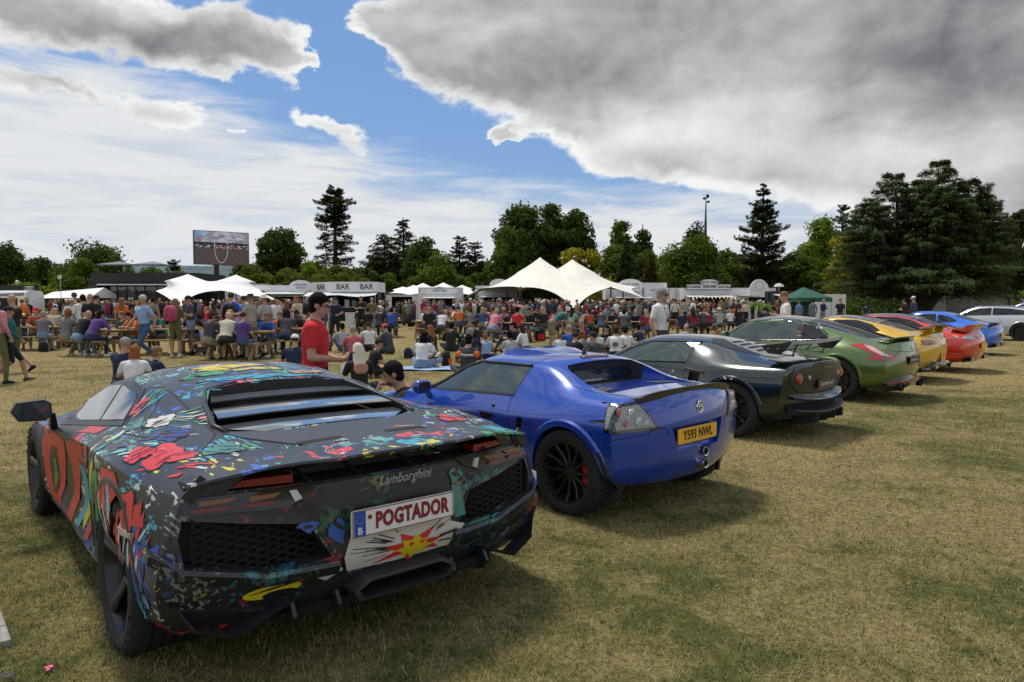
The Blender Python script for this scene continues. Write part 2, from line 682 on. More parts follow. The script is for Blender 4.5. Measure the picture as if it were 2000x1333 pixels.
 # -- where a sight line through a pixel meets the body (local coordinates)
 def hit(s,px,py,x=None,y=None,z=None):
  o=s.Ri @ (Vector((0,0,CAM_H))-s.o)
  d=s.Ri @ pray(px,py)
  for k,v in ((0,x),(1,y),(2,z)):
   if v is not None:
    return o+d*((v-o[k])/d[k])
  h=s.bvh.ray_cast(o,d)
  if h[0] is None:
   return None
  return h[0]
 def hits(s,pts,**kw):
  return [p for p in (s.hit(a,b,**kw) for a,b in pts) if p is not None]
 def drop(s,a,b,axis,sg=1):
  """point of the body under plane coordinates (a, b), seen along axis"""
  if axis == 'y':
   o,d=Vector((a,sg*3,b)),Vector((0,-sg,0))
  elif axis == 'x':
   o,d=Vector((-5,a,b)),Vector((1,0,0))
  else:
   o,d=Vector((a,b,4)),Vector((0,0,-1))
  h=s.bvh.ray_cast(o,d)
  if h[0] is None:
   h=s.bvh.find_nearest(o+d*(2.4 if axis == 'y' else 4.3 if axis == 'x' else 3.2))
  nn=h[1]
  if nn.dot(d) > 0:
   nn=-nn
  return h[0],nn
 def patch(s,name,poly,axis,mat,off=.004,step=.05,sg=1,parent=None,skirt=.008,mirror=False,smooth=True,label=None,fn=None):
  """a panel that follows the body: outline given in the plane seen along axis"""
  objs=[]
  for m in ((1,-1) if mirror else (1,)):
   P=[Vector(p) for p in poly]
   B=[]
   for i,p in enumerate(P):
    q=P[(i+1) % len(P)]
    k=max(1,int((q-p).length/step))
    B += [p.lerp(q,j/k) for j in range(k)]
   nb=len(B)
   xs=[p.x for p in P]
   ys=[p.y for p in P]
   I=[]
   from mathutils.geometry import intersect_point_tri_2d
   gx=np.arange(min(xs)+step/2,max(xs),step)
   gy=np.arange(min(ys)+step/2,max(ys),step)
   def inside(x,y):
    c=False
    j=len(P)-1
    for i in range(len(P)):
     if (P[i].y > y) != (P[j].y > y) and x < (P[j].x-P[i].x)*(y-P[i].y)/(P[j].y-P[i].y)+P[i].x:
      c=not c
     j=i
    return c
   for x in gx:
    for y in gy:
     if inside(x,y) and min((Vector((x,y))-b).length for b in B) > step*.4:
      I.append(Vector((x,y)))
   vs,es,fs,*_=delaunay_2d_cdt(B+I,[(i,(i+1) % nb) for i in range(nb)],[],1,1e-5)
   V=[]
   for v in vs:
    a,b=v.x,v.y
    if axis in 'xz' and m < 0:
     if axis == 'x':
      a=-a
     else:
      b=-b
    p,nn=s.drop(a,b,axis,sg*m)
    o_=off if not callable(off) else off(v.x,v.y)
    V.append(p+nn*o_)
   F=[tuple(f) for f in fs]
   # boundary skirt down into the body
   ec={}
   for f in F:
    for i in range(len(f)):
     e=(f[i],f[(i+1) % len(f)])
     ec[tuple(sorted(e))]=ec.get(tuple(sorted(e)),[])+[e]
   top=list(V)
   if skirt:
    mp={}
    for k,e in ec.items():
     if len(e) == 1:
      for q in e[0]:
       if q not in mp:
        a,b=vs[q].x,vs[q].y
        mp[q]=len(V)
        if axis == 'x' and m < 0:
         a=-a
        if axis == 'z' and m < 0:
         b=-b
        p,nn=s.drop(a,b,axis,sg*m)
        V.append(top[q]-nn*((off if not callable(off) else off(vs[q].x,vs[q].y))+skirt))
      F.append((e[0][1],e[0][0],mp[e[0][0]],mp[e[0][1]]))
   me=mesh_from(name,V,F,[mat])
   bm=bmesh.new()
   bm.from_mesh(me)
   bmesh.ops.recalc_face_normals(bm,faces=bm.faces)
   bm.faces.ensure_lookup_table()
   # make the outer faces look outwards
   f0=bm.faces[0]
   want=Vector((0,sg*m,0)) if axis == 'y' else Vector((-1,0,0)) if axis == 'x' else Vector((0,0,1))
   tot=sum((f.normal.dot(want)*f.calc_area() for f in list(bm.faces)[:len(fs)]),0)
   if tot < 0:
    bmesh.ops.reverse_faces(bm,faces=bm.faces)
   bm.to_mesh(me)
   bm.free()
   if smooth:
    sharp(me,38)
   o=link(name,me,parent or s.root)
   if label:
    o['label']=label
   objs.append(o)
  return objs
 def line(s,pts,w=.006,axis='y',mat=None,name='shut_line',off=.0012,sg=1,mirror=False,parent=None):
  """thin dark seam along the body through plane points"""
  for m in ((1,-1) if mirror else (1,)):
   Q=[]
   for i in range(len(pts)-1):
    a,b=Vector(pts[i]),Vector(pts[i+1])
    k=max(1,int((b-a).length/.03))
    Q += [a.lerp(b,j/k) for j in range(k)]
   Q.append(Vector(pts[-1]))
   L=[]
   for i,q in enumerate(Q):
    t=(Q[min(i+1,len(Q)-1)]-Q[max(0,i-1)]).normalized()
    nn=Vector((-t.y,t.x))*w/2
    for sgn in (1,-1):
     a,b=(q+nn*sgn)
     if m < 0:
      if axis == 'x':
       a=-a
      if axis == 'z':
       b=-b
     p,no=s.drop(a,b,axis,sg*m)
     L.append(p+no*off)
   V=L
   F=[(2*i,2*i+1,2*i+3,2*i+2) for i in range(len(Q)-1)]
   link(name,mesh_from(name,V,F,[mat or SEAM],True),parent or s.root)
 def solid(s,mb,name,mats,parent=None,**kw):
  return mb.build(name,mats,parent or s.root,**kw)
 def arch(s,x,z,r,a0=-10,a1=190,w=.035,off=.012,mat=None,name='arch_trim'):
  """wheel arch lip"""
  for sg in (1,-1):
   ri,ro=r-.012,r+w
   n=30
   V,F=[],[]
   for i in range(n+1):
    a=R_(a0+(a1-a0)*i/n)
    for rr,oo,inn in ((ri,-.05,0),(ri,off,0),(ro-w*.35,off*1.1,0),(ro,-.001,0)):
     px,pz=x+rr*math.cos(a),z+rr*math.sin(a)
     rq=max(rr,r+.012)
     p,nn=s.drop(x+rq*math.cos(a),z+rq*math.sin(a),'y',sg)
     V.append((px,p.y+sg*oo,pz))
   for i in range(n):
    for k in range(3):
     q=(i*4+k,i*4+k+1,(i+1)*4+k+1,(i+1)*4+k)
     F.append(q if sg > 0 else q[::-1])
   me=mesh_from(name,V,F,[mat or BLACKP],True)
   bm=bmesh.new()
   bm.from_mesh(me)
   bmesh.ops.recalc_face_normals(bm,faces=bm.faces)
   bm.to_mesh(me)
   bm.free()
   link(name,sharp(me,40),s.root)
 def wheel(s,x,y,R,rim,W,style=10,rimmat=None,caliper=None,sign=True,detail=1,dish=.03,rz=0.0):
  rimmat=rimmat or RIMK
  for sg in (1,-1):
   root=thing('wheel',None,None,(x,y*sg,R-.012),0)
   root.parent=s.root
   seg=72 if detail else 32
   o=sg  # outward direction
   hw=W/2
   prof=[(rim-.012,-hw*.86),(rim,-hw*.93),(rim+.02,-hw*.99),(R-.055,-hw),(R-.022,-hw*.96),(R-.004,-hw*.84),(R,-hw*.7),
     (R,hw*.7),(R-.004,hw*.84),(R-.022,hw*.96),(R-.055,hw),(rim+.02,hw*.99),(rim,hw*.93),(rim-.012,hw*.86)]
   mb=MB()
   if detail:
    # tread with circumferential grooves and cross cuts
    prof2=prof[:6]
    gr=[-.45,-.15,.15,.45]
    prof2.append((R,-hw*.8))
    for g in gr:
     prof2 += [(R,hw*(g-.05)),(R-.009,hw*(g-.035)),(R-.009,hw*(g+.035)),(R,hw*(g+.05))]
    prof2.append((R,hw*.8))
    prof2 += prof[8:]
    seg=144
    k0=len(mb.V)
    mb.lathe(prof2,seg,(0,0,0),'y',0)
    for j,(r,hh) in enumerate(prof2):
     if r > R-.006:
      for i in range(seg):
       if i % 3 == 0:
        v=mb.V[k0+j*seg+i]
        f=(r-.007)/r
        mb.V[k0+j*seg+i]=(v[0]*f,v[1],v[2]*f)
   else:
    mb.lathe(prof,seg,(0,0,0),'y',0)
   # raised marks on the outer sidewall
   if detail:
    rm=(R+rim)/2+.005
    for q in range(26):
     if q % 13 in (0,1,2,3,4,5,7):
      a=q*2*math.pi/26+.3
      c=Vector((rm*math.cos(a),o*(hw+.0005),rm*math.sin(a)))
      mb.box(c,(.02,.004,.013),Matrix.Rotation(-a+math.pi/2,3,'Y'))
   mb.build('tyre',[RUBBER],root,ang=30)
   rb=MB()
   yo=o*hw*.86
   # barrel and lip
   rb.lathe([(rim+.004,yo),(rim+.001,yo+o*.006),(rim-.012,yo+o*.003),(rim-.02,yo-o*.02),(rim-.03,yo-o*.05),(rim-.035,-yo*.8)],72 if detail else 32,(0,0,0),'y',0)
   yf=yo-o*dish
   rb.lathe([(0,yf+o*.006),(.030,yf+o*.006),(.034,yf),(.075,yf-o*.006),(.082,yf-o*.03),(.0,yf-o*.04)],28,(0,0,0),'y',0)
   for kk in range(5):
    a=kk*2*math.pi/5+.2
    rb.lathe([(0,yf+o*.004),(.009,yf+o*.004),(.010,yf-o*.012)],8,(.056*math.cos(a),0,.056*math.sin(a)),'y',0)
   if isinstance(style,int):
    nsp,kind=style,'thin'
   else:
    nsp,kind=style
   for k in range(nsp):
    a=2*math.pi*k/nsp+rz
    ca,sa=math.cos(a),math.sin(a)
    def P(r,t,yy):
     return (r*ca-t*sa,yy,r*sa+t*ca)
    if kind == 'thin':
     w0,w1=.012,.008
     ys=[yf,yf+o*.004,yo-o*.012]
     rs=[.06,rim*.6,rim-.018]
     ws=[.014,.009,.013]
    elif kind == 'blade':
     ys=[yf+o*.002,yf+o*.012,yo-o*.004]
     rs=[.05,rim*.5,rim-.012]
     ws=[.030,.022,.044]
    else:
     ys=[yf,yf+o*.006,yo-o*.01]
     rs=[.06,rim*.6,rim-.014]
     ws=[.022,.018,.024]
    rings=[]
    for r,w,yy in zip(rs,ws,ys):
     rings.append([P(r,-w,yy),P(r,-w*.55,yy+o*.008),P(r,w*.55,yy+o*.008),P(r,w,yy),P(r,w*.8,yy-o*.028),P(r,-w*.8,yy-o*.028)])
    rb.loft(rings,True,0)
   rb.build('rim',[rimmat],root,ang=35)
   db=MB()
   db.lathe([(0,yo-o*.085),(rim*.74,yo-o*.085),(rim*.74,yo-o*.107),(0,yo-o*.107)],40,(0,0,0),'y',0)
   db.build('brake_disc',[DISC],root,ang=30)
   # dark wheel well backing is the body; caliper
   if caliper:
    cb=MB()
    rings=[]
    for i in range(7):
     a=R_(-28+56*i/6)
     r0,r1=rim*.5,rim*.8
     rings.append([(r0*math.cos(a),yo-o*.068,r0*math.sin(a)),(r1*math.cos(a),yo-o*.062,r1*math.sin(a)),(r1*math.cos(a),yo-o*.13,r1*math.sin(a)),(r0*math.cos(a),yo-o*.13,r0*math.sin(a))])
    rot=R_(15)
    for r in rings:
     for i,v in enumerate(r):
      r[i]=(-v[0],v[1],v[2])
    cb.loft(rings,True,0)
    cb.build('brake_caliper',[caliper],root,ang=30)
 def mirror_thing(s,x,y,z,mat,stalk=True,w=.10,h=.055,gm=None):
  for sg in (1,-1):
   mb=MB()
   rings=[]
   for t,sx in ((-.045,.82),(-.03,1.0),(.0,1.0),(.05,.78),(.085,.35)):
    rings.append([(x+t,sg*(y+w*sx*math.copysign(abs(math.cos(a)) ** .6,math.cos(a))),z+h*sx*math.copysign(abs(math.sin(a)) ** .6,math.sin(a))) for a in [2*math.pi*i/16 for i in range(16)]])
   mb.loft(rings)
   if stalk:
    mb.bar((x+.02,sg*(y-w*.6),z-h*.5),(x+.06,sg*(y-w*1.9),z-h*1.9),.05,.025)
   o=mb.build('door_mirror',[mat],s.root,ang=50)
   gb=MB()
   gb.V,gb.F,gb.M=[],[],[]
   pts=[(x-.0475,sg*(y+w*.72*math.copysign(abs(math.cos(a)) ** .6,math.cos(a))),z+h*.72*math.copysign(abs(math.sin(a)) ** .6,math.sin(a))) for a in [2*math.pi*i/16 for i in range(16)]]
   gb.add(pts+[(x-.044,p[1],p[2]) for p in pts],[tuple(range(16)),tuple(range(16,32))[::-1]]+[(i,(i+1) % 16,16+(i+1) % 16,16+i) for i in range(16)])
   gb.build('mirror_glass',[gm or GLOSSK],o)
 def plate(s,x,z,txt,base,ink,w=.52,h=.111,tilt=0,size=.085,spacing=1.0,wx=.9,y=0):
  p=thing('number_plate',None,None,(x,y,z),0)
  p.parent=s.root
  p.rotation_euler=(0,tilt,0)
  mb=MB()
  rr=.010
  poly=[]
  for cx,cz,a0 in ((w/2-rr,h/2-rr,0),(-w/2+rr,h/2-rr,90),(-w/2+rr,-h/2+rr,180),(w/2-rr,-h/2+rr,270)):
   for i in range(5):
    a=R_(a0+90*i/4)
    poly.append((cx+rr*math.cos(a),cz+rr*math.sin(a)))
  mb.prism(poly,-.004,.004,'x')
  mb.build('plate_blank',[base],p)
  if txt:
   # seen from behind: +y is to the left
   t=text(txt,size,ink,p,(-.0045,0,0),(math.pi/2,0,-math.pi/2),'plate_lettering',ext=.0012,spacing=spacing,wx=wx,offset=.001)
  return p
def seat(parent,x,y,z,mat):
 mb=MB()
 mb.loft([[(x+a,y+b*w,z+c) for a,b,c in q] for w,q in ((1,[(-.05,-.2,.05),(.4,-.2,.12),(.4,.2,.12),(-.05,.2,.05)]),(1,[(-.05,-.2,-.1),(.4,-.2,-.05),(.4,.2,-.05),(-.05,.2,-.1)]))])
 mb.loft([[(x-.02-t*.18,y-w,z+.05+t*.55),(x+.08-t*.18,y-w,z+.05+t*.55),(x+.08-t*.18,y+w,z+.05+t*.55),(x-.02-t*.18,y+w,z+.05+t*.55)] for t,w in ((0,.2),(.3,.22),(.6,.2),(.75,.12),(.9,.1),(.98,.06))])
 mb.build('seat',[mat],parent,ang=50)
def steering(parent,x,y,z,mat):
 mb=MB()
 P=[]
 for i in range(21):
  a=2*math.pi*i/20
  P.append((x+.07*math.sin(a),y+.17*math.cos(a),z+.155*math.sin(a)))
 mb.tube(P,.014,6)
 mb.bar((x,y-.16,z),(x,y+.16,z),.02,.04)
 mb.bar((x,y,z),(x+.22,y,z-.08),.06)
 mb.build('steering_wheel',[mat],parent,ang=60)
# ---------------------------------------------------------------- ground
def grass_nodes(t,pos):
 """meadow colour shared by the turf sheet and the blades"""
 big=t.noise(t.map(pos,(3.7,1.2,0),(0,0,.4),(1,.7,1)),.16,4,.55)
 mid=t.noise(pos,.95,5,.62,.2)
 fine_=t.noise(t.map(pos,(5,8,0)),4.5,4,.65,.4)
 f=t.math('ADD',t.math('ADD',t.math('MULTIPLY',big,.70),t.math('MULTIPLY',mid,.55)),t.math('MULTIPLY',fine_,.35))
 f=t.ramp(f,.61,.88)
 x,y,z=t.sep(pos)
 lush=t.math('MULTIPLY',t.ramp(y,2.5,9.0,.42,0),1.0)
 f=t.math('SUBTRACT',f,lush,clamp=True)
 col=t.mix(f,(.110,.112,.032),(.40,.300,.125))
 worn=t.ramp(t.noise(t.map(pos,(9,2,0)),1.7,5,.65,.6),.57,.70)
 col=t.mix(t.math('MULTIPLY',worn,.6),col,(.20,.135,.07))
 return col,f
gm=bpy.data.materials.new('meadow')
gm.use_nodes=True
t=NT(gm.node_tree)
b=gm.node_tree.nodes['Principled BSDF']
pos=t.node('ShaderNodeNewGeometry').outputs['Position']
col,f=grass_nodes(t,pos)
fib=t.noise(t.map(pos,(0,0,0),(0,0,.5),(1,1,1)),24,5,.75,.6)
fib2=t.noise(pos,6,4,.7)
col=t.mix(t.ramp(fib,.35,.65,.75,0),col,(.045,.040,.016),'MIX')
col=t.mix(t.ramp(fib2,.5,.7,0,.25),col,(.36,.28,.12))
t.l.new(col,b.inputs['Base Color'])
b.inputs['Roughness'].default_value=.95
b.inputs['Specular IOR Level'].default_value=.1
t.l.new(t.bump(t.math('ADD',fib,fib2),.8,.03),b.inputs['Normal'])
mb=MB()
N=24
xs=[-3500,-400,-120,-60,-30,-15,-8,-4,0,4,8,15,30,60,120,400,3500]
ys=[-200,-20,0,3,6,9,12,16,22,30,40,60,90,140,300,800,4200]
V_=[(x,y,0) for y in ys for x in xs]
F_=[(j*17+i,j*17+i+1,(j+1)*17+i+1,(j+1)*17+i) for j in range(16) for i in range(16)]
o=link('ground',mesh_from('ground',V_,F_,[gm]))
setp(o,kind='structure')
bmz=bpy.data.materials.new('grass_blade')
bmz.use_nodes=True
t=NT(bmz.node_tree)
b=bmz.node_tree.nodes['Principled BSDF']
gg=t.node('ShaderNodeNewGeometry')
pos=gg.outputs['Position']
col,f=grass_nodes(t,t.vmath('MULTIPLY',pos,(1,1,0)))
rnd_=gg.outputs['Random Per Island']
straw=t.math('GREATER_THAN',rnd_,t.math('MULTIPLY_ADD',f,-.55,.80))
col=t.mix(t.math('MULTIPLY',straw,.62),col,(.34,.285,.155))
col=t.mix(t.ramp(rnd_,0,.25,.6,0),col,(.06,.085,.018))
t.l.new(col,b.inputs['Base Color'])
b.inputs['Roughness'].default_value=.75
b.inputs['Specular IOR Level'].default_value=.2
def grass_mesh():
 rg=np.random.default_rng(5)
 bands=[(1.7,3.2,7000,1.0),(3.2,5,4200,1.1),(5,8,1900,1.35),(8,13,620,2.0),(13,22,170,3.0),(22,40,40,4.2)]
 Vs=[]
 for y0,y1,dens,sc_ in bands:
  w0=y1*.78+.4
  n=int((y1-y0)*2*w0*dens)
  y=rg.uniform(y0,y1,n)
  x=rg.uniform(-w0,w0,n)
  k=np.abs(x) < y*.76+.35
  x,y=x[k],y[k]
  # tufts: pull some blades together
  n=len(x)
  tuft=rg.random(n) < .45
  cx=np.round(x/.09)*.09+.03*np.sin(x*91+y*37)
  cy=np.round(y/.09)*.09+.03*np.cos(x*53+y*71)
  x=np.where(tuft,cx+rg.normal(0,.012,n),x)
  y=np.where(tuft,cy+rg.normal(0,.012,n),y)
  L=rg.uniform(.014,.042,n)*(1+(rg.random(n) < .03)*.9)*(sc_ ** .35)
  a=rg.uniform(0,2*np.pi,n)
  lean=rg.uniform(.4,1.45,n)
  wd=rg.uniform(.0011,.0024,n)*sc_
  dxy=np.stack([np.cos(a),np.sin(a)],1)
  side=np.stack([-np.sin(a),np.cos(a)],1)
  base=np.stack([x,y,np.zeros(n)],1)
  hz=L*np.cos(lean)
  tip=base+np.concatenate([dxy*(L*np.sin(lean))[:,None],hz[:,None]],1)
  s3=np.concatenate([side*wd[:,None],np.zeros((n,1))],1)
  tri=np.stack([base-s3,base+s3,tip],1)
  Vs.append(tri.reshape(-1,3))
 V=np.concatenate(Vs)
 me=bpy.data.meshes.new('grass')
 n=len(V) // 3
 me.vertices.add(len(V))
 me.vertices.foreach_set('co',V.astype(np.float32).ravel())
 me.loops.add(3*n)
 me.loops.foreach_set('vertex_index',np.arange(3*n,dtype=np.int32))
 me.polygons.add(n)
 me.polygons.foreach_set('loop_start',np.arange(0,3*n,3,dtype=np.int32))
 me.materials.append(bmz)
 me.update()
 return me
setp(link('grass',grass_mesh()),'short trampled summer grass, straw and green, all over the field','grass',kind='stuff')
# wooden boardwalk corner at the lower left with a steel ring plate, and a pink sweet wrapper on the grass
deckm=bpy.data.materials.new('weathered_board')
deckm.use_nodes=True
t=NT(deckm.node_tree)
b=deckm.node_tree.nodes['Principled BSDF']
oc=t.node('ShaderNodeTexCoord').outputs['Object']
g1=t.noise(t.map(oc,(0,0,0),(0,0,0),(3,60,20)),1.0,4,.6)
t.l.new(t.mix(t.ramp(g1,.3,.7),(.17,.155,.135),(.33,.31,.28)),b.inputs['Base Color'])
b.inputs['Roughness'].default_value=.9
t.l.new(t.bump(g1,.5,.01),b.inputs['Normal'])
p0,p1=ground(0,1190,.03),ground(52,1333,.03)
d=(p1-p0).normalized()
nrm=Vector((-d.y,d.x,0))
if nrm.x > 0:
 nrm=-nrm
dk=thing('boardwalk','corner of weathered grey wooden boardwalk at the lower left edge','boardwalk',(p0.x,p0.y,0),math.atan2(d.y,d.x))
side=1 if (Matrix.Rotation(math.atan2(d.y,d.x),3,'Z') @ Vector((0,1,0))).x < 0 else -1
for i in range(14):
 mb=MB()
 mb.box((-.9+i*.095+.045,side*.6,.016),(.090,1.2,.030+.002*(i % 3)))
 me=mb.mesh('board',[deckm])
 link('board',me,dk)
rp=ground(16,1318,.034)
mb=MB()
mb.lathe([(.010,.034),(.012,.037),(.024,.037),(.026,.034)],24,(rp.x,rp.y,0))
mb.lathe([(0,.0345),(.010,.0345)],16,(rp.x,rp.y,0))
setp(mb.build('deck_fixing',[pm('rusty_steel',(.05,.045,.04),.6,metal=.5)],None,smooth=True),'small round dark steel fixing set in the boardwalk corner','fixing')
rp=ground(95,1314,.0)
mb=MB()
rgp=random.Random(3)
for i in range(9):
 a=rgp.uniform(0,6.28)
 mb.box((rp.x+.008*math.cos(a),rp.y+.010*math.sin(a),.018+.004*rgp.random()),(.016,.012,.003),Matrix.Rotation(rgp.uniform(-1,1),3,'X') @ Matrix.Rotation(a,3,'Z'))
setp(mb.build('paper_scrap',[pm('pink_paper',(.75,.12,.28),.6)]),'crumpled pink paper scrap on the grass by the boardwalk','litter')
# far wooded ridges beyond the park
def ridge(name,Y,x0,x1,zf,mat,n=160,depth=500):
 V,F=[],[]
 for i in range(n+1):
  x=x0+(x1-x0)*i/n
  z=zf(i/n)
  for j,(yy,zz) in enumerate(((0,.0),(0+depth*.15,.55),(depth*.5,.9),(depth,1.0),(depth*2,.6))):
   V.append((x,Y+yy,z*zz))
 for i in range(n):
  for j in range(4):
   F.append((i*5+j,(i+1)*5+j,(i+1)*5+j+1,i*5+j+1))
 o=link(name,mesh_from(name,V,F,[mat],True))
 setp(o,kind='structure')
hm=bpy.data.materials.new('far_woods_hazed')
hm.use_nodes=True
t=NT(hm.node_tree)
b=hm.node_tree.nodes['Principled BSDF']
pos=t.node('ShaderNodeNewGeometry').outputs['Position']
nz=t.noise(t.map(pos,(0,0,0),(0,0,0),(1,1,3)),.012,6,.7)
t.l.new(t.mix(t.ramp(nz,.4,.6),(.045,.075,.085),(.10,.14,.13)),b.inputs['Base Color'])  # woods tinted blue: distance haze painted into the colour, no air volume
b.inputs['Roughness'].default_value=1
rg_=random.Random(2)
ph_=[rg_.uniform(0,6) for _ in range(6)]
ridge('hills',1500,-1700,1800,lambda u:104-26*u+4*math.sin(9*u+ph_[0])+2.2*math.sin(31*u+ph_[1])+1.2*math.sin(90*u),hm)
ridge('hills',1000,-1200,1300,lambda u:42-10*u+5*math.sin(7*u+ph_[2])+2*math.sin(40*u+ph_[3])+1.0*math.sin(131*u),pm('mid_woods',(.035,.055,.045),1.0,var=.5,vscale=.02))
# ---------------------------------------------------------------- trees
def leaf_mat(name,c,var=.35):
 m=bpy.data.materials.new(name)
 m.use_nodes=True
 t=NT(m.node_tree)
 b=m.node_tree.nodes['Principled BSDF']
 g=t.node('ShaderNodeNewGeometry')
 r=g.outputs['Random Per Island']
 n=t.noise(g.outputs['Position'],.55,3,.6)
 f=t.math('ADD',t.math('MULTIPLY',r,.5),t.math('MULTIPLY',n,.6))
 t.l.new(t.mix(t.ramp(f,.25,.85),tuple(v*(1-var) for v in c),tuple(v*(1+var*1.3) for v in c)),b.inputs['Base Color'])
 b.inputs['Roughness'].default_value=.7
 b.inputs['Specular IOR Level'].default_value=.12
 tl_=t.node('ShaderNodeBsdfTranslucent')
 t.l.new(t.mix(1.0,b.inputs['Base Color'].links[0].from_socket,(1.5,1.5,.8),'MULTIPLY'),tl_.inputs[0])
 ms_=t.node('ShaderNodeMixShader')
 ms_.inputs[0].default_value=.42
 t.l.new(b.outputs[0],ms_.inputs[1])
 t.l.new(tl_.outputs[0],ms_.inputs[2])
 t.l.new(ms_.outputs[0],m.node_tree.nodes['Material Output'].inputs[0])
 return m
L_DK=leaf_mat('leaf_dark',(0.048,0.076,0.014))
L_MD=leaf_mat('leaf_mid',(0.075,0.113,0.016))
L_LT=leaf_mat('leaf_light',(0.131,0.189,0.021))
L_YL=leaf_mat('leaf_yellow_green',(0.230,0.208,0.019))
L_BL=leaf_mat('needle_blue_green',(0.053,0.079,0.037))
L_CD=leaf_mat('needle_cedar',(0.065,0.091,0.037),.5)
L_PN=leaf_mat('needle_dark',(0.031,0.045,0.013))
L_BR=leaf_mat('needle_brownish',(0.088,0.064,0.019))
L_HG=leaf_mat('leaf_olive',(0.099,0.110,0.019))
BARK=pm('bark',(.055,.045,.035),.95,bump=.6,bscale=8,var=.3,vscale=2)
def quads_mesh(name,C_,S,U,W_,mat):
 """many small leaf faces: centres C_, half sizes S, axes U and W_"""
 u=U*S[:,None]
 w=W_*(S*.62)[:,None]
 V=np.stack([C_-u,C_-w*.9,C_+u,C_+w*.9],1).reshape(-1,3)
 n=len(C_)
 me=bpy.data.meshes.new(name)
 me.vertices.add(4*n)
 me.vertices.foreach_set('co',V.astype(np.float32).ravel())
 me.loops.add(4*n)
 me.loops.foreach_set('vertex_index',np.arange(4*n,dtype=np.int32))
 me.polygons.add(n)
 me.polygons.foreach_set('loop_start',np.arange(0,4*n,4,dtype=np.int32))
 me.materials.append(mat)
 me.update()
 return me
def unit(v):
 return v/np.maximum(np.linalg.norm(v,axis=1,keepdims=True),1e-6)
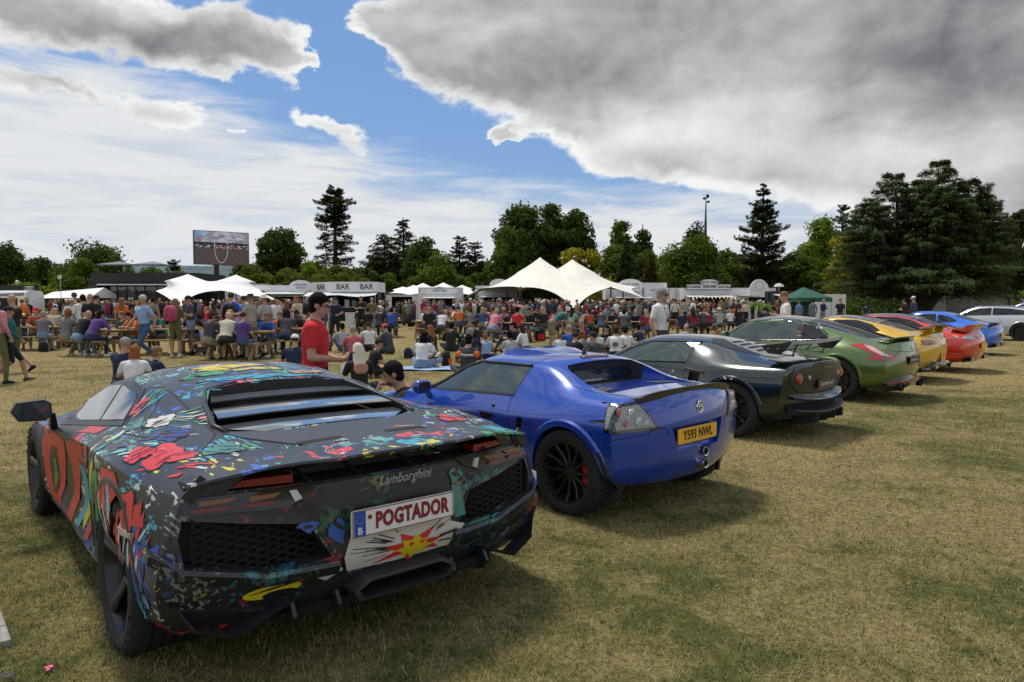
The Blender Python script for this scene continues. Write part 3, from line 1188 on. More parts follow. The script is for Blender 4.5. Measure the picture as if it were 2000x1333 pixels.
def make_tree(name,label,px,Y,top,wpx,kind,mat,n=9000,base=0.0,leaf=.42,seed=0,cat='tree',group='trees behind the food stalls',lean=0.0,low=None):
 rg=np.random.default_rng(seed+int(px))
 rr=random.Random(seed+int(px)*3)
 X,_=at(px,Y)
 H=at(px,Y,top)[1]
 Wd=wpx/FPX*Y/2
 root=thing(name,label,cat,(X,Y,0),0,group)
 tb=MB()
 C_,U,W_,S=[],[],[],[]
 def add(c,u,w,s):
  C_.append(c)
  U.append(u)
  W_.append(w)
  S.append(s)
 if kind in ('broad','column','round','open'):
  zb=H*{'broad':.02,'column':.0,'round':.0,'open':.22}[kind] if low is None else low
  nb={'broad':60,'column':90,'round':30,'open':52}[kind]
  tb.tube([(0,0,-.2),(.1,0,H*.3),(lean*.5,0,H*.6),(lean,0,H*.86)],[H*.028,H*.02,H*.013,H*.004],8)
  cl=[]
  tries=0
  while len(cl) < nb and tries < 4000:
   tries += 1
   v=rg.uniform(-1,1,3)
   r=np.linalg.norm(v)
   if r > 1 or r < .30:
    continue
   hz=(v[2]+1)/2
   if kind == 'column':
    wf=(.35+.65*math.sin(math.pi*min(1,.22+.70*hz)))*(1-.35*hz ** 3)
   elif kind == 'broad':
    wf=.55+.45*math.sin(math.pi*min(1,hz+.12))
   else:
    wf=1.0
   p=np.array([v[0]*Wd*.80*wf+lean*hz,v[1]*Wd*.80*wf,zb+(H-zb)*(.06+.84*hz)])
   cl.append((p,Wd*rr.uniform(.20,.38)*(1.0 if kind != 'column' else .85)))
  # limbs
  for p,r in cl[:14]:
   z0=max(H*.15,min(p[2]*.7,H*.7))
   tb.tube([(lean*z0/H,0,z0),(p[0]*.5,p[1]*.5,(z0+p[2])/2-.2),tuple(p)],[H*.010,H*.006,H*.002],5)
  per=max(20,n // nb)
  for p,r in cl:
   d=unit(rg.normal(0,1,(per,3)))
   rad=r*rg.uniform(.45,1.12,(per,1)) ** .6
   d2=d*np.array([1.15,1.15,.78])
   c=p+d2*rad
   # ragged sprays breaking the outline
   k=rg.random(per) < .10
   c[k] += d[k]*r*rg.uniform(.1,.45,(k.sum(),1))
   nn=unit(d+rg.normal(0,.7,(per,3))+np.array([0,0,.4]))
   u=unit(np.cross(nn,rg.normal(0,1,(per,3))))
   w=np.cross(nn,u)
   add(c,u,w,rg.uniform(.55,1.25,per)*leaf)
 elif kind in ('spruce','conic','cedar','pine','tallpine','topknot'):
  tb.tube([(0,0,-.2),(0,0,H*.4),(lean*.5,0,H*.75),(lean,0,H*.98)],[H*.024,H*.018,H*.010,H*.003],8)
  br=[]
  if kind in ('spruce','conic'):
   nw=26
   for i in range(nw):
    f=(i+.5)/nw
    z=H*(.05+.93*f)+rr.uniform(-.02,.02)*H
    L=Wd*((1-f) ** .80)*rr.uniform(.85,1.15)+.15
    if kind == 'conic':
     L=Wd*((1-f) ** .70)*(1.25 if i % 3 == 0 else .75)*rr.uniform(.8,1.1)+.2
    k=9 if f < .8 else 6
    for j in range(k):
     a=2*math.pi*(j+.5*(i % 2))/k+rr.uniform(-.2,.2)
     L2=L*rr.uniform(.8,1.12)
     br.append((z+rr.uniform(-.022,.022)*H,a,L2,(-.10 if kind == 'spruce' else .16)+rr.uniform(-.08,.08),.16))
  elif kind == 'cedar':
   nw=17
   for i in range(nw):
    f=(i+.5)/nw
    z=H*(.10+.86*f)
    prof=(1.0-.28*f-.55*max(0,f-.45) ** 1.3*2.0)
    L=max(.12,prof)*Wd*rr.uniform(.82,1.12)
    k=13 if f < .6 else 9
    for j in range(k):
     a=2*math.pi*(j+rr.random())/k
     br.append((z+rr.uniform(-.4,.4),a,L*rr.uniform(.72,1.1),rr.uniform(-.02,.20),.20))
  elif kind == 'pine':
   nw=11
   for i in range(nw):
    f=(i+.5)/nw
    z=H*(.42+.56*f)
    L=Wd*(1.0-.55*f ** 2)*rr.uniform(.7,1.1)
    for j in range(7):
     a=2*math.pi*(j+rr.random())/7
     br.append((z+rr.uniform(-.03,.03)*H,a,L*rr.uniform(.5,1.15),rr.uniform(.0,.25),.2))
  elif kind == 'tallpine':
   nw=30
   for i in range(nw):
    f=(i+.5)/nw
    z=H*(.30+.69*f)
    L=Wd*(.95-.35*abs(f-.35)-.35*max(0,f-.75)*2)*rr.uniform(.6,1.1)
    for j in range(6):
     a=2*math.pi*(j+rr.random())/6
     br.append((z+rr.uniform(-.02,.02)*H,a,L*rr.uniform(.55,1.15),(-.15 if f < .5 else .12)+rr.uniform(-.1,.1),(.05 if f < .55 else .17)))
  elif kind == 'topknot':
   for (z,a,L) in ((H*.985,.3,Wd*.35),(H*.96,2.2,Wd*.4),(H*.97,-1.0,Wd*.45),(H*.93,.1,Wd*.5)):
    br.append((z,a,L,.1,.3))
  tot=sum(b[2]*(b[4]+.05) for b in br)
  for z,a,L,up,dens in br:
   ca,sa=math.cos(a),math.sin(a)
   lx=lean*z/H
   droop=.06*L if kind in ('cedar',) else .12*L if kind == 'spruce' else -.08*L
   pts=[(lx,0,z),(lx+ca*L*.5,sa*L*.5,z+up*L*.5+droop*.3),(lx+ca*L,sa*L,z+up*L-droop)]
   if rr.random() < .5 or kind != 'cedar':
    tb.tube(pts,[max(.03,L*.022),L*.012+.01,.012],4,cap=False)
   k=max(6,int(n*L*(dens+.05)/tot))
   s=rg.uniform(.18 if kind != 'topknot' else .5,1.03,k) ** .8
   if kind == 'tallpine' and dens < .1:
    s=rg.uniform(.45,1.0,k)
   wdt=L*.30*np.sin(np.pi*np.clip(s,0,1)*.86+.15)
   lat=rg.uniform(-1,1,k)*wdt
   zz=z+up*L*s-droop*s*s+rg.normal(0,.035*L+.04,k)-.05*np.abs(lat)
   c=np.stack([lx+ca*L*s-sa*lat,sa*L*s+ca*lat,zz],1)
   out=np.array([ca,sa,0.0])
   u=unit(out*1.0+rg.normal(0,.45,(k,3))+np.array([0,0,-.25 if kind == 'cedar' else .1])+np.stack([-sa*lat,ca*lat,0*lat],1)/max(L*.3,.1)*.8)
   nn=unit(np.array([0,0,1.0])+rg.normal(0,.35,(k,3)))
   w=unit(np.cross(nn,u))
   add(c,u,w*.55,rg.uniform(.6,1.3,k)*leaf)
 tb.build('trunk',[BARK],root,smooth=True)
 me=quads_mesh('crown',np.concatenate(C_),np.concatenate(S),np.concatenate(U),np.concatenate(W_),mat)
 link('crown',me,root)
 return root
TREES=[
 # name, label, px, Y, top, width, kind, mat, n, leaf
 ('oak_tree','dark rounded broadleaf tree at the far left edge',15,140,468,100,'broad',L_DK,7000,.5),
 ('oak_tree','lower dark broadleaf tree second from the left edge',82,150,494,84,'broad',L_DK,6000,.5),
 ('oak_tree','large domed dark green tree above the white marquee',190,135,465,150,'broad',L_DK,12000,.5),
 ('oak_tree','mid green tree in front of the domed tree',158,122,503,100,'broad',L_MD,7000,.42),
 ('bush','light green bush behind the black rings wall',62,95,545,84,'round',L_LT,4000,.30),
 ('oak_tree','low tree behind the two grey parasols',300,140,522,90,'broad',L_MD,5000,.42),
 ('oak_tree','small conifer top seen left of the big screen',342,150,509,46,'pine',L_PN,3000,.4),
 ('oak_tree','yellowish green tree below the big screen left side',352,120,524,80,'broad',L_HG,4000,.38),
 ('oak_tree','dark open-crowned tree just right of the big screen',549,128,432,98,'open',L_DK,10000,.45),
 ('oak_tree','small tree under the right end of the big screen',478,125,498,60,'broad',L_MD,4000,.4),
 ('bush','olive green hedge mass right of the screen pole',500,110,512,90,'round',L_HG,5000,.36),
 ('bush','olive bush behind the chicken sign',560,112,516,84,'round',L_HG,5000,.36),
 ('bush','bright green small tree left of the tall pine',606,118,497,72,'round',L_LT,5000,.36),
 ('bush','brown-green thicket at the foot of the tall pine',655,106,508,96,'round',L_HG,5500,.34),
 ('bush','low light green bush above the chicken trailer',528,96,540,60,'round',L_LT,2500,.28),
 ('tall_pine','tall thin dark pine with ragged bare lower branches',656,118,366,92,'tallpine',L_PN,9000,.42),
 ('cedar_tree','layered dark cedar sloping up to the right',752,132,452,120,'cedar',L_PN,9000,.5),
 ('cedar_tree','flat-topped dark cedar crown above its neighbours',789,138,421,84,'cedar',L_PN,7500,.5),
 ('bush','round green bush behind the bar kiosk roof',722,100,520,58,'round',L_MD,4000,.3),
 ('bush','second round green bush right of the bar sign',752,101,522,52,'round',L_MD,3500,.3),
 ('oak_tree','tall dark green broadleaf between cedar and thin pines',832,122,452,104,'broad',L_DK,9000,.45),
 ('oak_tree','wide mid green tree behind the white peaked tents',856,108,490,128,'broad',L_MD,9500,.4),
 ('oak_tree','small green tree left of the great lime trees',935,112,528,62,'round',L_MD,3500,.36),
 ('pine_tree','thin flat-layered pine, left of a close pair',898,140,462,52,'pine',L_PN,3200,.42),
 ('pine_tree','thin flat-layered pine, right of a close pair',927,137,474,60,'pine',L_PN,3200,.42),
 ('lime_tree','very tall dense green tree left of the tent peaks',1026,118,371,150,'column',L_DK,17000,.46),
 ('lime_tree','tall dense tree joined behind the tent peaks',1080,122,378,110,'column',L_DK,11000,.46),
 ('lime_tree','tall dense tree on the right of the central clump',1122,118,388,108,'column',L_DK,11000,.46),
 ('lime_tree','lower dense tree at the left foot of the central clump',992,112,432,92,'column',L_MD,7000,.42),
 ('magnolia_tree','yellow-green magnolia with a few white flowers',1136,92,481,118,'round',L_YL,8000,.34),
 ('lime_tree','slim upright tree, left of two right of the magnolia',1212,124,402,76,'column',L_MD,6000,.42),
 ('lime_tree','slim upright tree, right of two right of the magnolia',1254,124,410,64,'column',L_DK,6000,.42),
 ('oak_tree','green tree filling below the two slim trees',1205,110,462,90,'broad',L_MD,7000,.4),
 ('oak_tree','green tree filling right below the slim trees',1262,112,475,70,'broad',L_MD,5000,.4),
 ('spruce_tree','blue-green spruce above the roast pork sign',1222,92,466,76,'spruce',L_BL,7000,.38),
 ('spruce_tree','brownish spruce right of the blue-green one',1270,90,492,50,'spruce',L_BR,4500,.34),
 ('oak_tree','broad mid green tree above the duck stall',1352,98,450,150,'broad',L_MD,14000,.36),
 ('pine_tree','dark pine head rising behind the broad green tree',1358,118,414,78,'broad',L_PN,4500,.36),
 ('bare_pine','lone bare pole of a pine with a tiny tuft on top',1376,120,379,24,'topknot',L_PN,500,.32),
 ('oak_tree','green filler tree left of the conical cedar',1422,105,462,80,'broad',L_MD,6000,.38),
 ('oak_tree','low green tree behind the white trailers',1300,108,482,76,'broad',L_MD,5000,.38),
 ('conifer_tree','tall conical cedar with tiered upswept branches',1487,88,355,128,'conic',L_PN,15000,.38),
 ('oak_tree','bright green airy tree left of the great cedar',1600,96,408,112,'broad',L_LT,12000,.34),
 ('oak_tree','yellow-green tree touching the great cedar',1655,84,432,100,'broad',L_YL,8000,.34),
 ('oak_tree','dark green tree low behind the green gazebo',1560,92,478,100,'broad',L_MD,8000,.36),
 ('pine_tree','dark pine tip just left of the great cedar top',1642,104,396,46,'pine',L_PN,2500,.4),
 ('pine_tree','dark open pine at the far right edge',1988,88,374,90,'broad',L_PN,7000,.36),
 ('oak_tree','dark tree beyond the great cedar on the right',1945,96,440,120,'broad',L_DK,8000,.4),
 ('bush','bright green hedge over the flint wall at right',1990,74,566,80,'round',L_LT,3000,.22),
 ('bush','dark low hedge under the great cedar',1700,62,590,150,'round',L_DK,3000,.22),
]
rb_=random.Random(31)
BW_=['left of the pavilion','behind the pavilion','behind the big screen','behind the bar kiosk','behind the peaked tents','behind the cream tent','behind the roast pork trailer','behind the duck stall','behind the green gazebo','behind the great cedar']
cnt_={}
for q in list(range(-20,300,52))+list(range(300,480,44))+list(range(492,2020,41)):
 top_=518 if q < 175 else 548 if q < 480 else 512 if q < 700 else 500 if q < 960 else 478 if q < 1180 else 488 if q < 1560 else 470
 w_=BW_[min(9,[i for i,b in enumerate((175,300,480,740,930,1180,1330,1450,1600,3000)) if q < b][0])]
 cnt_[w_]=cnt_.get(w_,0)+1
 TREES.append(('woodland_tree','%s tree of the continuous woodland belt %s' % (['first','second','third','fourth','fifth','sixth','seventh','eighth','ninth','tenth','eleventh','twelfth'][cnt_[w_]-1],w_),q,152+rb_.uniform(-4,8),top_+rb_.uniform(-10,14),rb_.uniform(66,90),'broad',[L_DK,L_MD,L_DK,L_MD,L_HG][rb_.randrange(5)],3600,.62))
for i,(nm,lb,px,Y,top,w,kd,mt,n,lf) in enumerate(TREES):
 make_tree(nm,lb,px,Y,top,w,kd,mt,n=int(n*1.45),leaf=lf*.68,seed=i,cat='bush' if nm == 'bush' else 'tree')
# the great spreading cedar: several leaders from one stem
X,_=at(1790,66)
cr=thing('great_cedar','huge spreading blue-green cedar with drooping tiers, right of centre','tree',(X,66,0),0,'trees behind the food stalls')
tb=MB()
C_,U,W_,S=[],[],[],[]
rg=np.random.default_rng(77)
rr=random.Random(9)
leaders=[(0,0,at(0,66,338)[1]-.6),(2.0,.5,at(0,66,311)[1]),(-2.2,.2,at(0,66,338)[1]),(4.4,-.4,at(0,66,352)[1]),(6.0,.6,at(0,66,372)[1]-.5),(-4.4,.5,at(0,66,395)[1]),(1.0,-2.0,at(0,66,350)[1]-1)]
branches=[]
for lx,ly,hh in leaders:
 tb.tube([(0,0,-.2),(lx*.25,ly*.25,1.6),(lx*.7,ly*.7,hh*.4),(lx,ly,hh*.98)],[.55,.40,.24,.03],8)
 nw=15
 for i in range(nw):
  f=(i+.6)/nw
  z=2.6+(hh-2.6)*f
  L=(1-f) ** .62*5.0+.55
  for j in range(7):
   a=2*math.pi*(j+rr.random())/7
   branches.append((lx*min(1,.4+f),ly*min(1,.4+f),z,a,L*rr.uniform(.65,1.1),rr.uniform(.0,.22)))
for j in range(34):
 a=2*math.pi*(j+rr.random()*.8)/34
 branches.append((0,0,rr.uniform(1.7,5.2),a,rr.uniform(6.2,8.6),rr.uniform(-.05,.10)))
for bx,by,z,a,L,up in branches:
 ca,sa=math.cos(a),math.sin(a)
 droop=.09*L
 if L > 3:
  tb.tube([(bx,by,z-.5),(bx+ca*L*.5,by+sa*L*.5,z+up*L*.5),(bx+ca*L*.95,by+sa*L*.95,z+up*L-droop)],[L*.016,L*.010,.012],5,cap=False)
 k=int(70+L*80)
 s=rg.uniform(.22,1.03,k) ** .75
 wdt=(.14*L+.3)*np.sin(np.pi*np.clip(s,0,1)*.84+.2)
 lat=rg.uniform(-1,1,k)*wdt
 zz=z+up*L*s-droop*s ** 2.5+rg.normal(0,.10,k)-.12*np.abs(lat)
 hang=rg.random(k) < .25
 zz=np.where(hang,zz-rg.uniform(.05,.55,k),zz)
 C_.append(np.stack([bx+ca*L*s-sa*lat,by+sa*L*s+ca*lat,zz],1))
 out=np.array([ca,sa,0.0])
 u=unit(out+rg.normal(0,.35,(k,3))+np.array([0,0,-.28])+np.stack([-sa*lat,ca*lat,0*lat],1)/(wdt.max()+.1)*.9)
 nn=unit(np.array([0,0,1.0])+rg.normal(0,.3,(k,3)))
 U.append(u)
 W_.append(unit(np.cross(nn,u))*.42)
 S.append(rg.uniform(.10,.26,k))
tb.build('trunk',[BARK],cr,smooth=True)
link('crown',quads_mesh('crown',np.concatenate(C_),np.concatenate(S),np.concatenate(U),np.concatenate(W_),L_CD),cr)
# flowers of the magnolia
X,_=at(1136,88)
mb=MB()
for i in range(9):
 a=rr.uniform(0,3.14)
 mb.box((X+rr.uniform(-2.6,2.6),88+rr.uniform(-.5,.2),rr.uniform(4.2,7.4)),(.22,.1,.2),Matrix.Rotation(a,3,'Y'))
mago=[o for o in C.objects if o.name.startswith('magnolia')][0]
fl=mb.build('flowers',[pm('petal_white',(.7,.7,.66),.6)],None)
fl.parent=mago
fl.matrix_parent_inverse=Matrix.Translation(-Vector(mago.location))
setp(fl,kind='stuff')
# ---------------------------------------------------------------- tents, stalls, screen, buildings
def canvas(name,c):
 m=pm(name,c,.75)
 t=NT(m.node_tree)
 b=m.node_tree.nodes['Principled BSDF']
 oc=t.node('ShaderNodeTexCoord').outputs['Object']
 x,y,z=t.sep(oc)
 seam=t.math('LESS_THAN',t.math('ABSOLUTE',t.math('SUBTRACT',t.math('FRACT',t.math('MULTIPLY',x,.62)),.5)),.018)
 dirt=t.ramp(t.noise(t.map(oc,(0,0,0),(0,0,0),(1,1,2.5)),.9,5,.65),.45,.75)
 cc=t.mix(dirt,c,tuple(v*.86 for v in c))
 cc=t.mix(t.math('MULTIPLY',seam,.35),cc,tuple(v*.7 for v in c))
 t.l.new(cc,b.inputs['Base Color'])
 t.l.new(t.bump(t.noise(t.map(oc,(0,0,0),(0,0,.6),(.6,3,3)),1.2,3,.5),.35,.15),b.inputs['Normal'])
 return m
CAN_W=canvas('canvas_white',(.78,.76,.72))
CAN_C=canvas('canvas_cream',(.74,.69,.60))
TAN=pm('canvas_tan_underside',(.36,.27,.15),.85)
WPNT=pm('white_panel',(.70,.70,.70),.45,var=.05,vscale=1.0)
WPN2=pm('off_white_panel',(.58,.58,.57),.5,var=.08,vscale=1.0)
BLKW=pm('black_cladding',(.012,.012,.014),.5)
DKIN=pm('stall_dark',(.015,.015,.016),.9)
POLE=pm('black_pole',(.015,.015,.015),.5)
LETK=pm('black_letter',(.02,.02,.02),.6)
LETG=pm('grey_letter',(.16,.16,.16),.6)
WOODL=pm('light_wood',(.33,.21,.10),.7,var=.2,vscale=5)
def stretch_tent(name,label,front,back,right,left,peaks,poles,mat,nu=46,nv=30,guy=()):
 """stretched membrane relaxed between fixed points. front/back: [(u, point)], left/right: [(v, point)], peaks: [(u, v, point)]"""
 G_=np.zeros((nu+1,nv+1,3))
 fx=np.zeros((nu+1,nv+1),bool)
 def edge(lst,t):
  for (a,pa),(b,pb) in zip(lst,lst[1:]):
   if a <= t <= b:
    k=(t-a)/(b-a)
    return np.array(pa)*(1-k)+np.array(pb)*k
  return np.array(lst[-1][1])
 for i in range(nu+1):
  for j in range(nv+1):
   u,v=i/nu,j/nv
   G_[i,j]=edge(front,u)*(1-v)+edge(back,u)*v
 for u,p in front:
  G_[round(u*nu),0]=p
  fx[round(u*nu),0]=True
 for u,p in back:
  G_[round(u*nu),nv]=p
  fx[round(u*nu),nv]=True
 for v,p in left:
  G_[0,round(v*nv)]=p
  fx[0,round(v*nv)]=True
 for v,p in right:
  G_[nu,round(v*nv)]=p
  fx[nu,round(v*nv)]=True
 pk_={}
 for u,v,p in peaks:
  i,j=round(u*nu),round(v*nv)
  for di in range(-6,7):
   for dj in range(-5,6):
    r_=math.hypot(di,dj*1.2)
    if r_ > 6.2 or not (0 < i+di < nu and 0 < j+dj < nv):
     continue
    zz=p[2]-(p[2]-2.5)*(.080*r_ if r_ < 1.6 else .13+.078*(r_-1.6)*(1-.02*r_))
    if (i+di,j+dj) not in pk_ or pk_[(i+di,j+dj)][0] < zz:
     pk_[(i+di,j+dj)]=(zz,di,dj,p)
 for (a_,b_),q_ in list(pk_.items()):
  pass
 for u,v,p in peaks:
  i,j=round(u*nu),round(v*nv)
  sx_=(G_[nu,j,0]-G_[0,j,0])/nu*.92
  sy_=(G_[i,nv,1]-G_[i,0,1])/nv*.92
  for (a_,b_),(zz,di,dj,pp) in pk_.items():
   if pp is p:
    G_[a_,b_]=(p[0]+di*sx_,p[1]+dj*sy_,zz)
    fx[a_,b_]=True
 for it in range(900):
  A_=G_.copy()
  A_[1:-1,1:-1]=(G_[2:,1:-1]+G_[:-2,1:-1]+G_[1:-1,2:]+G_[1:-1,:-2])/4
  w=.10
  A_[1:-1,0]=(1-w)*(G_[2:,0]+G_[:-2,0])/2+w*G_[1:-1,1]
  A_[1:-1,-1]=(1-w)*(G_[2:,-1]+G_[:-2,-1])/2+w*G_[1:-1,-2]
  A_[0,1:-1]=(1-w)*(G_[0,2:]+G_[0,:-2])/2+w*G_[1,1:-1]
  A_[-1,1:-1]=(1-w)*(G_[-1,2:]+G_[-1,:-2])/2+w*G_[-2,1:-1]
  A_[fx]=G_[fx]
  G_=A_
 root=thing(name,label,'tent',tuple(np.array(front[0][1])*[1,1,0]),0)
 o3=Vector(root.location)
 V=[Vector(p)-o3 for p in G_.reshape(-1,3)]
 n=nv+1
 nV=len(V)
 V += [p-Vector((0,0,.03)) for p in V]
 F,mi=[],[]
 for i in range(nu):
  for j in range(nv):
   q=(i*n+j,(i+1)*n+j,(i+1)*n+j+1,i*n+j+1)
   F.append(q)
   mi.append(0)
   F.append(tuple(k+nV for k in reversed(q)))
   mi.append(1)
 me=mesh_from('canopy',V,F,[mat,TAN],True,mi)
 link('canopy',me,root)
 for a,b in poles:
  mb=MB()
  a,b=Vector(a)-o3,Vector(b)-o3
  mb.tube([a,b],.05,8)
  mb.build('pole',[POLE],root)
 for a,b in guy:
  mb=MB()
  mb.tube([Vector(a)-o3,Vector(b)-o3],.018,5)
  mb.build('guy_rope',[POLE],root)
 return root
def P_(px,Y,py=None,z=None):
 X,zz=at(px,Y,py)
 return (X,Y,z if z is not None else zz)
# big cream tent
f_=[(0,P_(898,50,588)),(.12,P_(929,53,565)),(.34,P_(1017,50,562)),(.60,P_(1122,47,607)),(.80,P_(1193,50,561)),(1,P_(1272,56,588))]
b_=[(0,P_(930,68,z=2.6)),(.33,P_(1010,70,z=2.7)),(.66,P_(1110,70,z=2.7)),(1,P_(1250,68,z=2.5))]
pk=[(.42,.46,P_(1055,59,503)),(.62,.46,P_(1118,59,507))]
pol=[(P_(926,53,z=0),P_(929,53,563)),(P_(1021,50,z=0),P_(1017,50,560)),(P_(1193,50,z=0),P_(1193,50,560)),(P_(1256,56,z=0),P_(1256,56,562)),(P_(935,58,z=0),P_(932,58,572)),(P_(1052,58,z=0),P_(1052,58,574)),
  (P_(990,60,z=0),P_(991,60,570)),(P_(1217,60,z=0),P_(1217,60,570)),(P_(1055,59,z=0),P_(1055,59,506)),(P_(1118,59,z=0),P_(1118,59,510))]
gy=[(P_(929,53,565),P_(905,50,z=0)),(P_(1017,50,562),P_(1003,46,z=0)),(P_(1193,50,561),P_(1212,46,z=0)),(P_(1256,56,563),P_(1275,53,z=0)),(P_(898,50,588),P_(890,48,z=0)),(P_(1122,47,607),P_(1122,45,z=0))]
stretch_tent('stretch_tent','large cream stretch tent with two tall peaks in the centre',f_,b_,[(.5,P_(1256,58,562))],[(.5,P_(925,60,z=2.4))],pk,pol,CAN_C,guy=gy)
# white tent on the left
f_=[(0,P_(276,55,575)),(.10,P_(303,56,568)),(.28,P_(352,52,605)),(.55,P_(427,55,568)),(.74,P_(472,55,579)),(1,P_(559,56,593))]
b_=[(0,P_(290,70,z=2.6)),(.5,P_(420,72,z=2.6)),(1,P_(540,70,z=2.3))]
pk=[(.36,.48,P_(367,60,536)),(.66,.48,P_(461,60,537))]
pol=[(P_(300,56,z=0),P_(302,56,567)),(P_(427,55,z=0),P_(427,55,568)),(P_(472,58,z=0),P_(472,58,575)),(P_(367,60,z=0),P_(367,60,540)),(P_(461,60,z=0),P_(461,60,541)),(P_(559,56,z=0),P_(556,56,590))]
stretch_tent('stretch_tent','white stretch tent with two peaks left of the bar kiosk',f_,b_,[],[],pk,pol,CAN_W)
# row of small white peaks
f_=[(0,P_(757,76,573)),(.22,P_(800,75,577)),(.42,P_(840,75,577)),(.62,P_(880,75,577)),(.84,P_(915,75,576)),(1,P_(936,76,573))]
b_=[(0,P_(760,84,z=2.5)),(.5,P_(850,85,z=2.6)),(1,P_(930,84,z=2.5))]
pk=[(.16,.5,P_(787,80,560)),(.28,.5,P_(808,80,557)),(.38,.4,P_(826,79,553)),(.60,.4,P_(866,79,552)),(.82,.5,P_(903,80,557))]
pol=[(P_(q,75,z=0),P_(q,75,576)) for q in (800,840,880,915)]
stretch_tent('stretch_tent','low white tent with five small peaks behind the fries stall',f_,b_,[],[],pk,pol,CAN_W)
def face_text(body,size,mat,parent,c,ang=0.0,name='lettering',**kw):
 return text(body,size,mat,parent,c,(math.pi/2,0,ang),name,ext=.01,**kw)
def oval(parent,c,w,h,mat,name='sign_board',t_=.05):
 mb=MB()
 mb.prism([(c[0]+w/2*math.cos(2*math.pi*i/32),c[2]+h/2*math.sin(2*math.pi*i/32)) for i in range(32)],c[1]-t_,c[1]+t_,'y')
 return mb.build(name,[mat],parent)
def stall(name,label,px0,px1,Y,ytop,depth=3.0,wall=WPNT,opening=None,awn=None,base_z=0.0,cat='stall'):
 """trailer or kiosk: shell with a dark serving opening, counter and awning. opening: (px0, px1, ytop, ybottom)"""
 x0,x1=at(px0,Y)[0],at(px1,Y)[0]
 zt=at(0,Y,ytop)[1]
 root=thing(name,label,cat,((x0+x1)/2,Y,0))
 ox=(x0+x1)/2
 w=x1-x0
 mb=MB()
 if opening:
  a,b=at(opening[0],Y)[0]-ox,at(opening[1],Y)[0]-ox
  z1,z0=at(0,Y,opening[2])[1],at(0,Y,opening[3])[1]
  z0=max(z0,1.0)
  for bx in ((-w/2,a,0,zt),(b,w/2,0,zt),(a,b,z1,zt),(a,b,0,z0)):
   if bx[1]-bx[0] > .01 and bx[3]-bx[2] > .01:
    mb.box(((bx[0]+bx[1])/2,.05,(bx[2]+bx[3])/2),(bx[1]-bx[0],.1,bx[3]-bx[2]))
  mb.box((0,depth,zt/2),(w,.1,zt))
  mb.box((-w/2+.05,depth/2,zt/2),(.1,depth-.1,zt))
  mb.box((w/2-.05,depth/2,zt/2),(.1,depth-.1,zt))
  mb.box((0,depth/2,zt+.03),(w,depth+.1,.06))
  mb.build('wall',[wall],root)
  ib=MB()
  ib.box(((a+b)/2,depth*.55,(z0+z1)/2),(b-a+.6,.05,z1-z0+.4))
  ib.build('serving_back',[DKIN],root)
  cb=MB()
  cb.box(((a+b)/2,-.12,z0-.03),(b-a,.4,.06))
  cb.build('counter',[STEEL],root)
  rs=random.Random(int(px0))
  for k in range(int((b-a)/.9)):
   sb=MB()
   sb.box((a+.4+k*.9+rs.uniform(-.2,.2),depth*.4,z0+.25),(.4,.3,.5+rs.uniform(-.1,.3)))
   sb.build('serving_machine',[STEEL if rs.random() < .5 else WPN2],root)
 else:
  mb.box((0,depth/2,zt/2),(w,depth,zt))
  mb.build('wall',[wall],root)
 if awn:
  a,b=at(awn[0],Y)[0]-ox,at(awn[1],Y)[0]-ox
  z1=at(0,Y,awn[2])[1]
  z0=at(0,Y-1.4,awn[3])[1]
  ab=MB()
  ab.loft([[(a,-.02,z1),(b,-.02,z1),(b,-.02,z1-.05),(a,-.02,z1-.05)],[(a,-1.4,z0),(b,-1.4,z0),(b,-1.4,z0-.05),(a,-1.4,z0-.05)]])
  ab.build('awning',[WPNT],root)
  for xx in (a+.05,b-.05):
   sb=MB()
   sb.tube([(xx,-1.35,z0),(xx,-.05,z0-.9)],.02,5)
   sb.build('awning_strut',[STEEL],root)
 return root,ox
# bar kiosk with its lettered fascia
Y=62
x0,xm,x1=at(607,63.5)[0],at(648,Y)[0],at(739,Y)[0]
k,ox=stall('bar_kiosk','white kiosk with BAR BAR BAR on its fascia',612,738,Y+.4,572,4.0,BLKW,(618,735,575,600),None,cat='kiosk')
zt,zb=at(0,Y,551)[1],at(0,Y,571)[1]
mb=MB()
mb.loft([[(x0-ox,1.6,zt+.12),(x0-ox,1.6,zb)],[(xm-ox,-.5,zt),(xm-ox,-.5,zb-.02)]],False,cap=False)
mb=MB()
PL=[(x0-ox,1.4),(xm-ox,-.6),(x1-ox,-.6),(x1-ox,3.0),(x0-ox,3.0)]
mb.prism(PL,zb,zt,'z')
mb.build('fascia',[WPNT],k)
face_text('BAR',.62,LETK,k,(at(673,Y)[0]-ox+.1,-.615,(zt+zb)/2)) if 0 else None
face_text('BAR',.66,LETK,k,(at(671,Y)[0]-ox,-.62,(zt+zb)/2),wx=.95)
face_text('BAR',.66,LETK,k,(at(717,Y)[0]-ox,-.62,(zt+zb)/2),wx=.95)
d=Vector((xm-x0,-2.0,0))
an=math.atan2(d.y,d.x)
mid=Vector(((x0+xm)/2-ox,.4,(zt+zb)/2))+Vector((math.sin(an),-math.cos(an),0))*.02
face_text('BAR',.66,LETK,k,tuple(mid),an)
mb=MB()
V_=[]
for i in range(9):
 x=x0-ox+.2+(x1-x0-.2)*i/8
 V_ += [(x,-.4,zb-.02),(x,-1.9,zb-.34-.08*math.sin(i*1.3))]
mb.add(V_+[(a,b,c-.03) for a,b,c in V_],[(2*i,2*i+1,2*i+3,2*i+2) for i in range(8)]+[(18+2*i+2,18+2*i+3,18+2*i+1,18+2*i) for i in range(8)])
mb.build('awning',[pm('awning_cloth',(.55,.56,.56),.7)],k)
